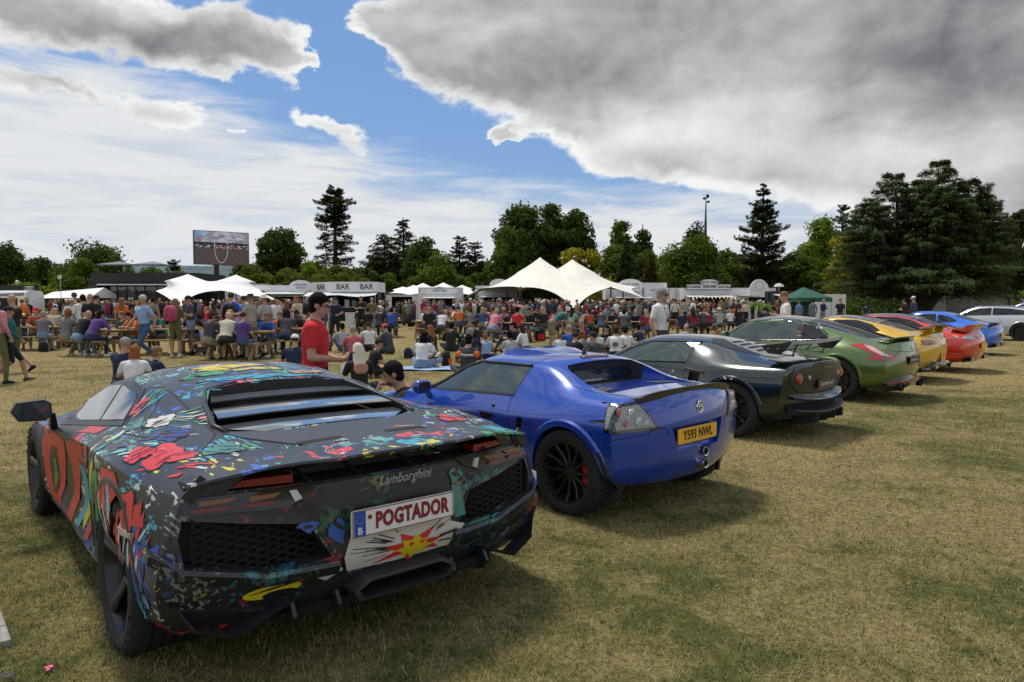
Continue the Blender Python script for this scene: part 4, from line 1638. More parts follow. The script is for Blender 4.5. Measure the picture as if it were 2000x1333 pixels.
for q in (0,8):
 mb=MB()
 mb.tube([(V_[2*q+1][0],-1.85,V_[2*q+1][2]),(V_[2*q+1][0],-1.85,0)],.03,6)
 mb.build('post',[STEEL],k)
# chicken trailer and sign
k,ox=stall('food_trailer','long white chicken trailer left of the bar kiosk',492,606,66,559,2.6,WPNT,(512,596,573,596),(510,600,571,574))
oval(k,(at(588,65.8)[0]-ox,-.25,at(0,66,560)[1]),2.1,1.15,WPNT)
face_text('CHICKEN\nSHACK',.27,LETG,k,(at(588,65.8)[0]-ox,-.31,at(0,66,560)[1]))
mb=MB()
mb.box((at(570,66)[0]-ox,-1.0,at(0,66,577)[1]),(3.2,.05,.28))
mb.build('menu_strip',[WPN2],k)
face_text('CHICKEN BURGERS',.22,LETK,k,(at(570,66)[0]-ox,-1.04,at(0,66,577.5)[1]),wx=1.2)
stall('food_trailer','white box trailer behind the left stretch tent',440,508,72,556,2.5,WPN2,(480,500,565,590))
# loaded fries stall
k,ox=stall('food_stall','white street fries stall between the peaked tents',817,901,64,563,2.6,WPNT,(831,886,583,600),(829,890,580,582))
mb=MB()
mb.prism([(at(822,64)[0]-ox,at(0,64,574)[1]),(at(896,64)[0]-ox,at(0,64,574)[1]),(at(896,64)[0]-ox,at(0,64,565)[1]),(at(872,64)[0]-ox,at(0,64,564)[1]),(at(858,64)[0]-ox,at(0,64,559.5)[1]),(at(845,64)[0]-ox,at(0,64,564)[1]),(at(822,64)[0]-ox,at(0,64,565)[1])],-.12,-.04,'y')
mb.build('sign_board',[WPNT],k)
face_text('LOADED\nSTREET FRIES',.24,LETG,k,(at(858,64)[0]-ox,-.14,at(0,64,566)[1]))
for q in (820,896):
 face_text('MENU',.14,LETG,k,(at(q+(2 if q < 850 else -2),64)[0]-ox,-.02,at(0,64,567)[1]))
stall('food_trailer','white trailer seen through the left side of the cream tent',928,1010,66,560,2.6,WPNT,(945,1000,580,600),(940,1004,578,580))
stall('food_trailer','low white trailer left of the fries stall',740,815,70,577,2.6,WPN2,(765,805,580,600))
mb=MB()
q=stall('food_trailer','white trailer showing an oval sign over the tent edge',955,1010,72,562,2.4,WPN2)
oval(q[0],(at(975,72)[0]-q[1],-.15,at(0,72,556)[1]),1.9,1.1,WPNT)
# long white trailers on the right
k,ox=stall('food_trailer','long white roast pork trailer right of the cream tent',1184,1302,68,554,2.8,WPNT,(1205,1262,582,600),(1200,1270,580,582))
oval(k,(at(1231,67.7)[0]-ox,-.3,at(0,68,560)[1]),2.45,1.4,WPNT)
face_text('ROAST PORK\nPORK SPECIAL',.27,LETG,k,(at(1231,67.7)[0]-ox,-.37,at(0,68,559)[1]))
face_text('HOG ROAST',.22,LETG,k,(at(1283,68)[0]-ox,-.02,at(0,68,567)[1]))
k,ox=stall('food_trailer','plain white panelled trailer left of the duck stall',1303,1340,66,563,2.6,WPNT)
for q in (1306,1320,1334):
 mb=MB()
 mb.box((at(q,66)[0]-ox,-.02,1.6),(.05,.04,2.4))
 mb.build('panel_frame',[LETG],k)
k,ox=stall('food_stall','white duck stall with lettered board and corrugated shutter',1336,1428,64,564,2.8,WPNT,(1348,1424,580,602),(1338,1426,577,580))
zc_=at(0,64,561)[1]
mb=MB()
mb.box((at(1383,64)[0]-ox,-.12,zc_),(at(1426,64)[0]-at(1340,64)[0],.08,.42))
mb.build('sign_board',[WPNT],k)
mb=MB()
mb.box((at(1383,64)[0]-ox,-.10,zc_),(at(1427,64)[0]-at(1339,64)[0],.06,.50))
mb.build('sign_frame',[LETK],k)
face_text('DUCK BURGER . DUCK WRAP . DUCK SALAD',.31,LETK,k,(at(1383,64)[0]-ox,-.18,zc_),wx=.66,offset=.004)
oval(k,(at(1384,64)[0]-ox,-.2,at(0,64,552)[1]),1.58,.50,WPNT)
oval(k,(at(1384,64)[0]-ox,-.17,at(0,64,552)[1]),1.66,.57,LETG,'sign_rim')
face_text('DUCK SHED',.27,LETK,k,(at(1384,64)[0]-ox,-.27,at(0,64,552)[1]))
mb=MB()
mb.box((at(1383,64)[0]-ox,.15,at(0,64,551)[1]),(at(1412,64)[0]-at(1357,64)[0],.06,.42))
mb.build('rust_backboard',[pm('rust_board',(.06,.02,.015),.8)],k)
for i in range(34):
 mb=MB()
 xx=at(1344,64)[0]-ox+(at(1424,64)[0]-at(1344,64)[0])*i/33
 mb.box((xx,-.06,at(0,64,572)[1]),(.05,.06,.38))
 mb.build('shutter_rib',[WPNT],k)
BULB=pm('warm_bulb',(.9,.7,.4),.5,emit=(1.0,.75,.4),es=2.5)
for i in range(12):
 mb=MB()
 mb.lathe([(0,-.05),(.045,0),(0,.05)],8,(at(1350,64)[0]-ox+.34*i,-.6,at(0,64,582)[1]-.03*math.sin(i*1.57) ** 2))
 mb.build('bulb',[BULB],k)
# white trailer with the arched sign, dark wooden kiosk
k,ox=stall('food_trailer','white trailer with a tall white arched sign',1428,1515,68,564,2.8,WPNT,(1462,1500,581,600),(1440,1474,576,577))
mb=MB()
cx_,zb_=at(1481,67)[0]-ox,at(0,67,580)[1]
ht_=at(0,67,546)[1]-zb_
mb.prism([(cx_+.98*math.cos(a) if a not in (0,) else cx_+.98,zb_+ht_*math.sin(a) ** .8 if math.sin(a) > 0 else zb_) for a in [math.pi*i/24 for i in range(25)]],-1.2,-1.05,'y')
mb.build('arched_sign',[WPNT],k)
mb=MB()
mb.lathe([(.34,0),(.40,-.03),(.46,0)],24,(cx_,-1.2,zb_+ht_*.62),'y')
mb.build('sign_ring',[pm('pale_grey',(.5,.5,.5),.5)],k)
k,ox=stall('wooden_kiosk','dark kiosk with light wood edge left of the green gazebo',1514,1549,58,570,2.4,BLKW,(1519,1546,578,596),(1510,1552,575,578),cat='kiosk')
mb=MB()
mb.lathe([(.05,0),(.05,.35),(.45,.42),(.30,.62),(.05,.70)],8,(0,1.2,at(0,58,570)[1]))
mb.build('roof_vent',[WPN2],k)
# tree fern / palm in front
pr=thing('palm_plant','bright green arching palm plant beside the white trailers','plant',(at(1484,46)[0],46,0))
mb=MB()
mb.tube([(0,0,0),(0,0,1.35)],[.16,.12],8)
mb.build('trunk',[BARK],pr)
mb=MB()
rq=random.Random(4)
for i in range(20):
 a=2*math.pi*i/20+rq.uniform(-.1,.1)
 L=rq.uniform(1.0,1.5)
 el_=rq.uniform(.3,1.1)
 pts=[]
 for s in range(9):
  f=s/8
  pts.append(Vector((math.cos(a)*L*f*math.cos(el_*(1-f)),math.sin(a)*L*f*math.cos(el_*(1-f)),1.35+L*.75*math.sin(el_)*f-.75*f*f*L*.8)))
 sd_=Vector((-math.sin(a),math.cos(a),0))
 for s in range(1,9):
  w=.22*math.sin(math.pi*(s/9) ** .7)+.02
  for sg in (1,-1):
   mb.add([pts[s-1],pts[s],pts[s]+sd_*sg*w-Vector((0,0,.05))+(pts[s]-pts[s-1])*.4],[(0,1,2)])
o=mb.build('frond',[leaf_mat('frond_green',(.10,.20,.02),.3)],pr,fix=False)
setp(o,kind='stuff')
# green gazebo
gz=thing('gazebo','dark green pop-up gazebo with pointed roof','tent',(at(1578,52)[0],52,0))
GRN=pm('green_canvas',(.012,.085,.050),.8)
hw=(at(1611,52)[0]-at(1545,52)[0])/2
ze=at(0,52,582)[1]
zp=at(0,52,561)[1]
mb=MB()
mb.add([(-hw,-1.2,ze),(hw,-1.2,ze),(hw,1.8,ze),(-hw,1.8,ze),(-.25,.3,zp)],[(0,1,4),(1,2,4),(2,3,4),(3,0,4)])
mb.build('canopy',[GRN],gz)
mb=MB()
for a,b in (((-hw,-1.2),(hw,-1.2)),((hw,-1.2),(hw,1.8)),((-hw,1.8),(-hw,-1.2))):
 mb.add([(a[0],a[1],ze),(b[0],b[1],ze),(b[0],b[1],ze-.3),(a[0],a[1],ze-.3)],[(0,1,2,3)])
mb.build('valance',[GRN],gz)
mb=MB()
mb.add([(-hw,1.78,0),(hw,1.78,0),(hw,1.78,ze-.02),(-hw,1.78,ze-.02)],[(0,1,2,3)])
mb.build('back_wall',[GRN],gz)
for sx,y in ((-1,-1.2),(1,-1.2),(-1,1.75),(1,1.75)):
 mb=MB()
 mb.box((sx*(hw-.04),y,(ze-.31)/2),(.04,.04,ze-.31))
 mb.build('leg',[STEEL],gz)
# grey cabin and white site panels, flint wall
k,ox=stall('site_cabin','light grey cabin beside the green gazebo',1611,1652,58,575,3.0,WPN2)
k=thing('site_fence','white panel fence seen under the great cedar','fence',(at(1652,70)[0],70,0))
for i in range(8):
 mb=MB()
 mb.box((.6+i*1.22,0,1.15),(1.16,.05,2.25))
 mb.build('panel',[WPN2],k)
fl=bpy.data.materials.new('flint_wall')
fl.use_nodes=True
t=NT(fl.node_tree)
b=fl.node_tree.nodes['Principled BSDF']
oc=t.node('ShaderNodeTexCoord').outputs['Object']
v=t.vor(oc,7,'F1','Color')
e=t.vor(oc,7,'DISTANCE_TO_EDGE','Distance')
t.l.new(t.mix(t.ramp(e,.02,.12),(.16,.15,.13),t.mix(t.sep(v)[0],(.10,.10,.10),(.24,.23,.21))),b.inputs['Base Color'])
b.inputs['Roughness'].default_value=.85
t.l.new(t.bump(e,.8,.05),b.inputs['Normal'])
wl=thing('flint_wall','long low grey flint wall behind the parked cars at right','wall',(at(1740,72)[0],72,0))
x0,x1=0,at(1966,72)[0]-at(1740,72)[0]
mb=MB()
mb.box(((x0+x1)/2,0,1.05),(x1-x0,.4,2.1))
mb.build('wall_face',[fl],wl)
mb=MB()
mb.box(((x0+x1)/2,0,2.16),(x1-x0+.1,.55,.11))
mb.build('coping',[pm('coping_stone',(.25,.23,.20),.9)],wl)
for q,(cx,cy,cz,s) in enumerate(((-.2,0,.6,0),)):
 pass
mb=MB()
mb.box((x1+.3,-.1,1.2),(.4,.5,2.4))
mb.build('gate_pier',[fl],wl)
# ---------------------------------------------------------------- left side: black pavilion, marquee, van, rings wall
bw,ox=stall('black_wall','black hoarding with four interlocked rings at far left',-40,72,62,558,.3,BLKW,cat='hoarding')
cxr=at(58,62)[0]-ox
for i in range(4):
 mb=MB()
 P=[]
 for k_ in range(25):
  a=2*math.pi*k_/24
  P.append((cxr+(i-1.5)*.185+.135*math.cos(a),-.03,at(0,62,563.5)[1]+.135*math.sin(a)))
 mb.tube(P,.024,5,cap=False)
 mb.build('ring_emblem',[pm('ring_silver',(.7,.7,.7),.35,metal=.3)],bw)
mq=thing('marquee','long low white marquee left of the black pavilion','tent',(at(72,70)[0],70,0))
xe=at(176,70)[0]-at(72,70)[0]
ze,zr1,zr0=at(0,70,583)[1],at(0,70,561)[1],at(0,70,568)[1]
mb=MB()
mb.loft([[(0,0,ze),(0,2.5,zr0-.1),(0,6,ze)],[(xe,0,ze+.05),(xe,2.5,zr1),(xe,6,ze+.05)]],True)
mb.build('roof',[CAN_W],mq)
for i in range(5):
 mb=MB()
 mb.box((xe*i/4,0,ze/2),(.06,.06,ze))
 mb.build('pole',[POLE],mq)
mb=MB()
mb.add([(0,5.9,0),(xe,5.9,0),(xe,5.9,ze),(0,5.9,ze)],[(0,1,2,3)])
mb.build('back_wall',[CAN_W],mq)
# pavilion
pv=thing('pavilion','black two-storey hospitality pavilion with glass front and white roof line','building',(at(285,74)[0],74,0))
ox=at(285,74)[0]
gx=lambda px:at(px,74)[0]-ox
gz_=lambda py:at(0,74,py)[1]
mb=MB()
mb.box(((gx(184)+gx(392))/2,3,(gz_(534)+gz_(553))/2),(gx(392)-gx(184),7,gz_(534)-gz_(553)))
mb.box((gx(187),2.6,gz_(555)/2),(gx(196)-gx(178),6,gz_(555)))
mb.box(((gx(184)+gx(392))/2,6.2,gz_(555)/2),(gx(392)-gx(184),.2,gz_(555)))
mb.build('wall',[BLKW],pv)
mb=MB()
mb.box(((gx(196)+gx(345))/2,-.52,gz_(556.5)),(gx(345)-gx(196),.06,.12))
mb.build('roof_edge',[WPNT],pv)
mb=MB()
mb.box(((gx(196)+gx(392))/2,.5,gz_(555.5)),(gx(392)-gx(196),2.0,.10))
mb.build('canopy_slab',[BLKW],pv)
for q in (206,222,240,258,276,300,330):
 mb=MB()
 mb.box((gx(q),.8,gz_(558)/2),(.10,.1,gz_(558)-.05))
 mb.build('mullion',[BLKW],pv)
PG=pm('pavilion_glass',(.05,.055,.06),.06,coat=1.0)
for a,b in ((207,221.5),(222.5,239.5),(240.5,257.5),(258.5,275.5),(276.5,299.5),(300.5,329.5)):
 mb=MB()
 mb.box(((gx(a)+gx(b))/2,.82,gz_(558)/2),(gx(b)-gx(a)-.1,.03,gz_(558)-.2))
 mb.build('glass_pane',[PG],pv)
for q in (226,244):
 mb=MB()
 mb.box((gx(q+5),.70,1.2),(.5,.02,1.8))
 mb.build('poster',[WPN2],pv)
GRYP=pm('parasol_grey',(.16,.17,.19),.8)
for pxc,lb in ((236,'left of two square grey parasols on the pavilion roof'),(301,'right of two square grey parasols on the pavilion roof')):
 pp=thing('parasol',lb,'parasol',(at(pxc,77)[0],77,gz_(534)),0,'grey parasols on the roof')
 zt_=at(0,77,511)[1]-gz_(534)
 w_=29/1400*77
 mb=MB()
 mb.add([(-w_,-1.5,zt_-.38),(w_,-1.5,zt_-.38),(w_,1.5,zt_-.38),(-w_,1.5,zt_-.38),(0,0,zt_),(-w_,-1.5,zt_-.5),(w_,-1.5,zt_-.5)],[(0,1,4),(1,2,4),(2,3,4),(3,0,4),(5,6,1,0)])
 mb.build('canopy',[GRYP],pp)
 mb=MB()
 mb.tube([(0,0,0),(0,0,zt_)],.04,6)
 mb.build('pole',[POLE],pp)
# round lamp on a thin mast; ball lamp
lm=thing('lamp_mast','thin mast with a white ring lamp beside the marquee','lamp',(at(121,66)[0],66,0))
mb=MB()
mb.tube([(0,0,0),(-.10,0,at(0,66,546)[1])],.03,6)
mb.build('mast',[STEEL],lm)
mb=MB()
mb.lathe([(.06,.0),(.06,-.05),(.19,-.05),(.19,.0)],20,(-.12,0,at(0,66,542)[1]),'y')
mb.build('ring_lamp',[WPNT],lm)
lm=thing('ball_lamp','small white ball lamp above the black hoarding','lamp',(at(35,66)[0],66,0))
mb=MB()
mb.tube([(0,0,0),(0,0,at(0,66,553)[1])],.03,6)
mb.build('mast',[STEEL],lm)
mb=MB()
mb.lathe([(.0,-.16),(.11,-.11),(.16,0),(.11,.11),(0,.16)],14,(0,0,at(0,66,551)[1]))
mb.build('globe',[WPNT],lm,smooth=True)
sg_=thing('round_sign','small round dark sign on a post before the marquee','sign',(at(146,56)[0],56,0))
mb=MB()
mb.tube([(0,0,0),(0,0,at(0,56,583)[1])],.03,6)
mb.build('post',[POLE],sg_)
mb=MB()
mb.lathe([(0,-.03),(.22,-.03),(.22,.03),(0,.03)],20,(0,-.04,at(0,56,577)[1]),'y')
mb.build('disc',[POLE],sg_)
mb=MB()
mb.lathe([(.14,-.075),(.17,-.075)],20,(0,0,at(0,56,577)[1]),'y')
mb.build('disc_ring',[pm('dim_red',(.3,.06,.05),.5)],sg_)
# ice-cream van
vn=Car('ice_cream_van','white ice-cream van partly cut off at the left edge',(at(24,48)[0],48),R_(176),'stalls','van')
vn.body([(-1.6,[(.88,.35),(.92,.45),(.93,.9),(.93,1.3),(.90,1.75),(.84,2.28),(.5,2.34),(.25,2.35),(0,2.35)]),
   (.5,[(.88,.35),(.92,.45),(.93,.9),(.93,1.3),(.90,1.75),(.84,2.28),(.5,2.34),(.25,2.35),(0,2.35)]),
   (1.3,[(.88,.35),(.92,.45),(.93,.9),(.93,1.3),(.90,1.6),(.80,2.1),(.5,2.2),(.25,2.2),(0,2.2)]),
   (1.9,[(.88,.35),(.92,.45),(.93,.8),(.92,1.05),(.86,1.18),(.7,1.3),(.5,1.32),(.25,1.33),(0,1.33)]),
   (2.6,[(.8,.35),(.85,.42),(.86,.7),(.84,.85),(.78,.95),(.6,1.0),(.4,1.0),(.2,1.0),(0,1.0)])],
  [(-1.6,-1.65)]*6,[(2.6,2.7)]*6,pm('van_white',(.68,.68,.66),.3,coat=.6),M=14,sub=1,wells=[((-.6,.34),.38,.6,1.3),((2.0,.34),.38,.6,1.3)])
vn.wheel(-.6,.8,.33,.2,.2,style=(6,'blade'),detail=0)
vn.wheel(2.0,.8,.33,.2,.2,style=(6,'blade'),detail=0)
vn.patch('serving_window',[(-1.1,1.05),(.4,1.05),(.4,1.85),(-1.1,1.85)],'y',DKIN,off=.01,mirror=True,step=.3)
vn.patch('side_window',[(.7,1.2),(1.5,1.2),(1.25,1.8),(.7,1.85)],'y',DGLASS,off=.01,mirror=True,step=.3)
vn.patch('menu_sheet',[(.45,1.0),(.68,1.0),(.68,1.9),(.45,1.9)],'y',WPN2,off=.01,mirror=True,step=.3)
vn.patch('side_stripe',[(-1.5,2.0),(1.1,1.95),(1.1,2.08),(-1.5,2.2)],'y',LETG,off=.01,mirror=True,step=.3)
# ---------------------------------------------------------------- big screen on its mast
Ys=112
tl,tr=at(379,Ys-1,450),at(485.5,Ys+4,457)
bl,br_=at(378,Ys-1,516),at(485.5,Ys+4,520)
bs=thing('video_screen','large outdoor video screen on a thick black mast','screen',(tl[0],Ys-1,0))
o3=Vector(bs.location)
xr,yr=tr[0]-tl[0],5.0
L_=math.hypot(xr,yr)
ang_=math.atan2(yr,xr)
fr=bpy.data.objects.new('screen_frame',None)
mb=MB()
zc_=(tl[1]+bl[1])/2
hh_=tl[1]-bl[1]
mb.box((L_/2,.35,0),(L_+.1,.6,hh_+.1))
fro=mb.build('screen_frame',[BLKW],bs,loc=(0,0,zc_),rot=(0,0,ang_))
sm_=bpy.data.materials.new('screen_picture')
sm_.use_nodes=True
t=NT(sm_.node_tree)
b=sm_.node_tree.nodes['Principled BSDF']
oc=t.node('ShaderNodeTexCoord').outputs['Generated']
x_,y_,z_=t.sep(oc)
skyc=t.mix(t.ramp(t.noise(t.map(oc,scl=(3,1,6)),1.5,4,.6),.4,.6),(.17,.16,.20),(.42,.40,.46))
skyc=t.mix(t.math('MULTIPLY',t.ramp(x_,0,.3,1,0),t.ramp(z_,.75,.95)),skyc,(.12,.25,.50))
crowd=t.mix(t.ramp(t.noise(t.map(oc,scl=(120,1,80)),1.0,1,.8),.45,.7),(.012,.010,.010),(.22,.14,.13))
mid_=t.mix(t.math('GREATER_THAN',t.noise(t.map(oc,scl=(14,1,30)),1.0,2,.5),.56),(.02,.02,.022),(.45,.45,.48))
pic=t.mix(t.math('GREATER_THAN',z_,.50),crowd,mid_)
pic=t.mix(t.math('GREATER_THAN',z_,.60),pic,(.012,.012,.015))
pic=t.mix(t.math('GREATER_THAN',z_,.67),pic,skyc)
b.inputs['Base Color'].default_value=(.01,.01,.01,1)
t.l.new(pic,b.inputs['Emission Color'])
b.inputs['Emission Strength'].default_value=.9
mb=MB()
mb.box((L_/2,.03,0),(L_-.05,.04,hh_-.05))
mb.build('screen_face',[sm_],bs,loc=(0,0,zc_),rot=(0,0,ang_))
SCG=pm('screen_grey',(.02,.02,.02),.5,emit=(.35,.35,.37),es=.8)
mb=MB()
P=[(L_*.48+1.0*math.cos(a),-.01,hh_*.02+hh_*.46*math.sin(a)) for a in [2*math.pi*i/40 for i in range(41)]]
mb.tube(P,.055,4,cap=False)
mb.build('screen_loop',[SCG],bs,loc=(0,0,zc_),rot=(0,0,ang_))
mb=MB()
mb.box((L_*.62,-.005,hh_*.03),(L_*.42,.02,.10),Matrix.Rotation(.06,3,'Y'))
mb.build('screen_red_line',[pm('screen_red',(.02,.0,.0),.5,emit=(.45,.03,.06),es=.8)],bs,loc=(0,0,zc_),rot=(0,0,ang_))
for dx_,r_ in ((L_*.40,.30),(L_*.34,.07),(L_*.46,.07)):
 mb=MB()
 mb.box((dx_,.5,bl[1]/2),(r_*2,r_*2,bl[1]))
 mb.build('mast',[POLE if r_ > .1 else STEEL],bs,rot=(0,0,ang_))
# ================================================================ blue roadster
BLUEP=pm('blue_metallic_paint',(.008,.052,.36),.24,metal=.15,coat=1.0,coat_r=.02)
V=Car('parked_car','glossy royal blue two-seat roadster with hard top and yellow plate',(.981,5.69),2.334)
def vcuts():
 out=[]
 # recess behind the seats between the two buttresses
 mb=MB()
 mb.loft([[(.37,-.44,.875),(.37,.44,.875),(.37,.40,.99),(.37,-.40,.99)],
    [(.28,-.47,.872),(.28,.47,.872),(.22,.47,1.3),(.22,-.47,1.3)],
    [(-.20,-.56,.868),(-.20,.56,.868),(-.20,.56,1.3),(-.20,-.56,1.3)]])
 mb.M=[1]*4+[0]*4+[1,0]
 out.append(mb)
 # cabin seen through the side windows
 mb=MB()
 mb.prism([(.64,.79),(1.80,.755),(1.62,.86),(1.22,1.0),(.62,1.015)],-1.2,1.2,'y',1)
 out.append(mb)
 mb=MB()
 mb.box((1.15,0,.70),(.95,1.16,.5),None,1)
 out.append(mb)
 # number plate recess in the tail
 mb=MB()
 mb.loft([[(-.9,-.36,.665),(-.9,.39,.665),(-.9,.30,.45),(-.9,-.28,.45)],[(-.545,-.33,.655),(-.545,.34,.655),(-.545,.27,.47),(-.545,-.26,.47)]])
 out.append(mb)
 mb=MB()
 mb.loft([[(-.9,-.16,.5),(-.9,.03,.5),(-.9,.03,.27),(-.9,-.16,.27)],[(-.56,-.14,.48),(-.56,.01,.48),(-.56,.01,.29),(-.56,-.14,.29)]])
 out.append(mb)
 # side intake behind the door
 for sg in (1,-1):
  mb=MB()
  mb.loft([[(.50,sg*1.0,.40),(.60,sg*1.0,.40),(.54,sg*1.0,.66),(.44,sg*1.0,.66)],[(.50,sg*.74,.42),(.56,sg*.74,.42),(.50,sg*.72,.64),(.46,sg*.72,.64)]],m=1)
  out.append(mb)
 return out
V.body([
 (-.40,[(.70,.25),(.80,.33),(.835,.50),(.845,.68),(.77,.835),(.585,.868),(.39,.876),(.2,.882),(0,.884)]),
 (-.22,[(.74,.20),(.83,.31),(.85,.50),(.852,.69),(.765,.842),(.585,.874),(.39,.882),(.2,.888),(0,.89)]),
 (0.0,[(.74,.17),(.83,.29),(.85,.49),(.85,.70),(.76,.842),(.60,.89),(.42,.898),(.2,.91),(0,.92)]),
 (.22,[(.75,.15),(.82,.27),(.84,.48),(.84,.69),(.745,.825),(.575,.965),(.42,.99),(.2,1.01),(0,1.02)]),
 (.42,[(.74,.14),(.80,.25),(.82,.47),(.825,.675),(.735,.81),(.555,1.03),(.40,1.065),(.2,1.085),(0,1.09)]),
 (.80,[(.72,.14),(.77,.24),(.79,.45),(.80,.655),(.725,.785),(.54,1.045),(.38,1.085),(.2,1.105),(0,1.11)]),
 (1.15,[(.72,.14),(.76,.24),(.78,.44),(.79,.64),(.72,.77),(.53,1.035),(.38,1.08),(.2,1.10),(0,1.108)]),
 (1.50,[(.72,.14),(.77,.24),(.79,.44),(.795,.63),(.715,.745),(.54,.94),(.39,.985),(.2,1.01),(0,1.02)]),
 (1.90,[(.74,.15),(.80,.25),(.82,.45),(.82,.63),(.70,.72),(.58,.765),(.4,.80),(.2,.83),(0,.84)]),
 (2.33,[(.76,.17),(.83,.28),(.85,.48),(.845,.63),(.72,.695),(.55,.70),(.4,.70),(.2,.705),(0,.71)]),
 (2.75,[(.72,.16),(.78,.24),(.80,.40),(.78,.54),(.66,.60),(.5,.61),(.36,.615),(.2,.62),(0,.62)]),
 (3.00,[(.60,.17),(.68,.22),(.70,.34),(.66,.44),(.56,.50),(.42,.51),(.3,.515),(.2,.52),(0,.52)]),
],tail=[(-.36,-.50),(-.41,-.575),(-.43,-.615),(-.42,-.615),(-.40,-.58),(-.43,-.555)],
 nose=[(2.98,3.10),(3.0,3.14),(3.0,3.15),(2.98,3.12),(2.94,3.06),(2.9,3.02)],
 paint=BLUEP,M=26,sub=2,wells=[((0,.31),.345,.60,1.2),((2.33,.30),.33,.58,1.2)],creases=[(3,.5),(5,.45),(4,.2)],cuts=vcuts(),ang=32,cap_crease=.8)
V.wheel(0,.735,.317,.228,.215,style=(12,'thin'),caliper=CALIPER,dish=.05)
V.wheel(2.33,.735,.305,.22,.175,style=(12,'thin'),caliper=CALIPER,dish=.04)
V.arch(0,.31,.345,a0=-12,a1=192,w=.045,off=.016,mat=BLUEP,name='wheel_arch')
V.arch(2.33,.30,.33,a0=-12,a1=192,w=.04,off=.012,mat=BLUEP,name='wheel_arch')
# black tyre-guard behind the rear arch
for sg in (1,-1):
 mb=MB()
 rings=[]
 for i in range(12):
  a=R_(222-8*i+0) if 0 else R_(148+60*i/11)
  r=.37
  px,pz=r*math.cos(a),.31+r*math.sin(a)
  p,n=V.drop(max(px,-.38),max(pz,.25),'y',sg)
  rings.append([(px+.022,p.y+sg*.0,pz),(px+.022,p.y+sg*.018,pz),(px-.012,p.y+sg*.018,pz),(px-.02,p.y-sg*.03,pz)])
 mb.loft(rings,True)
 mb.build('arch_guard',[BLACKP],V.root,ang=40)
# windows
win=[(.645,.812),(1.66,.765),(1.74,.775),(1.42,.955),(1.22,1.012),(.60,1.016)]
V.patch('window_seal',[(.60,.795),(1.70,.748),(1.86,.765),(1.45,.985),(1.24,1.036),(.54,1.038)],'y',SEAM,off=.0015,mirror=True,step=.04,skirt=0) if 0 else None
V.patch('side_window',win,'y',GLASS,off=.003,mirror=True,step=.06,skirt=.004)
for sg in (1,-1):
 mb=MB()
 P=[]
 pts=[(.60,1.024),(.9,1.026),(1.22,1.02),(1.42,.965),(1.74,.782),(1.84,.74)]
 for i in range(len(pts)-1):
  for k in range(6):
   a,b=Vector(pts[i]).lerp(Vector(pts[i+1]),k/6)
   p,n=V.drop(a,b,'y',sg)
   P.append(p+n*.004)
 mb.tube(P,.014,6)
 mb.build('window_frame',[BLACKP],V.root,smooth=True)
V.line([(.64,.803),(1.74,.76)],w=.016,mat=BLACKP,name='window_sill_seal',mirror=True,off=.004)
V.line([(.60,1.03),(.66,.80),(.62,.62),(.60,.40),(.66,.22)],mirror=True)
V.line([(1.76,.74),(1.80,.60),(1.74,.40),(1.70,.2)],mirror=True)
V.line([(-.08,.46-.02),(-.40,.47)],mirror=True) if 0 else None
V.line([(.52,.60),(.30,.62)],mirror=True)
# seam between roof panel and rear shell
V.line([(.60,.60),(.60,.3),(.59,0)],axis='z',mirror=True)
V.patch('windscreen',[(1.30,-.50),(1.30,.50),(1.93,.62),(1.95,0),(1.93,-.62)],'z',DGLASS,off=.004,step=.08,skirt=.004)
# rear window glass on the sloping bulkhead, writing along its lower edge
mb=MB()
mb.add([(.352,-.38,.885),(.352,.38,.885),(.352,.43,.93),(.345,.33,.985),(.345,-.33,.985),(.352,-.43,.93),(.358,-.38,.885),(.358,.38,.885),(.358,.43,.93),(.352,.33,.985),(.352,-.33,.985),(.358,-.43,.93)],
  [(0,1,2,3,4,5),(11,10,9,8,7,6)]+[(i,(i+1) % 6,6+(i+1) % 6,6+i) for i in range(6)])
mb.build('rear_window',[DGLASS],V.root)
WHITEINK=pm('white_print',(.62,.62,.62),.5)
text('plutocarmods.com',.040,WHITEINK,V.root,(.345,.15,.90),(math.pi/2,0,-math.pi/2),'window_lettering',ext=.0008)
# cabin
seat(V.root,.86,.34,.33,pm('seat_black',(.03,.03,.032),.7))
seat(V.root,.86,-.34,.33,pm('seat_black',(.03,.03,.032),.7))
steering(V.root,1.36,-.34,.80,INTER)
# roof scoop, brake light, aerial
mb=MB()
rings=[]
for x,w,hh in ((1.30,.26,.005),(1.22,.30,.03),(1.05,.31,.040),(.85,.27,.028),(.70,.22,.002)):
 zz=V.drop(x,0,'z')[0].z-.012
 rings.append([(x,-w,zz-.03),(x,-w*.92,zz+hh),(x,-w*.45,zz+hh*1.25),(x,0,zz+hh*.95),(x,w*.45,zz+hh*1.25),(x,w*.92,zz+hh),(x,w,zz-.03)])
mb.loft(rings)
mb.build('roof_scoop',[BLUEP],V.root,ang=50)
V.patch('brake_light',[(.405,-.17),(.405,.17),(.455,.15),(.455,-.15)],'z',DREDLENS,off=.010,step=.05,skirt=.01)
mb=MB()
b=V.drop(.55,-.02,'z')[0]
mb.lathe([(.022,-.004),(.018,.018),(.009,.045),(.0,.05)],14,(b.x,b.y,b.z))
mb.tube([b+Vector((0,0,.03)),b+Vector((-.05,-.08,.115))],[.006,.003],6)
mb.build('aerial',[BLACKP],V.root,smooth=True)
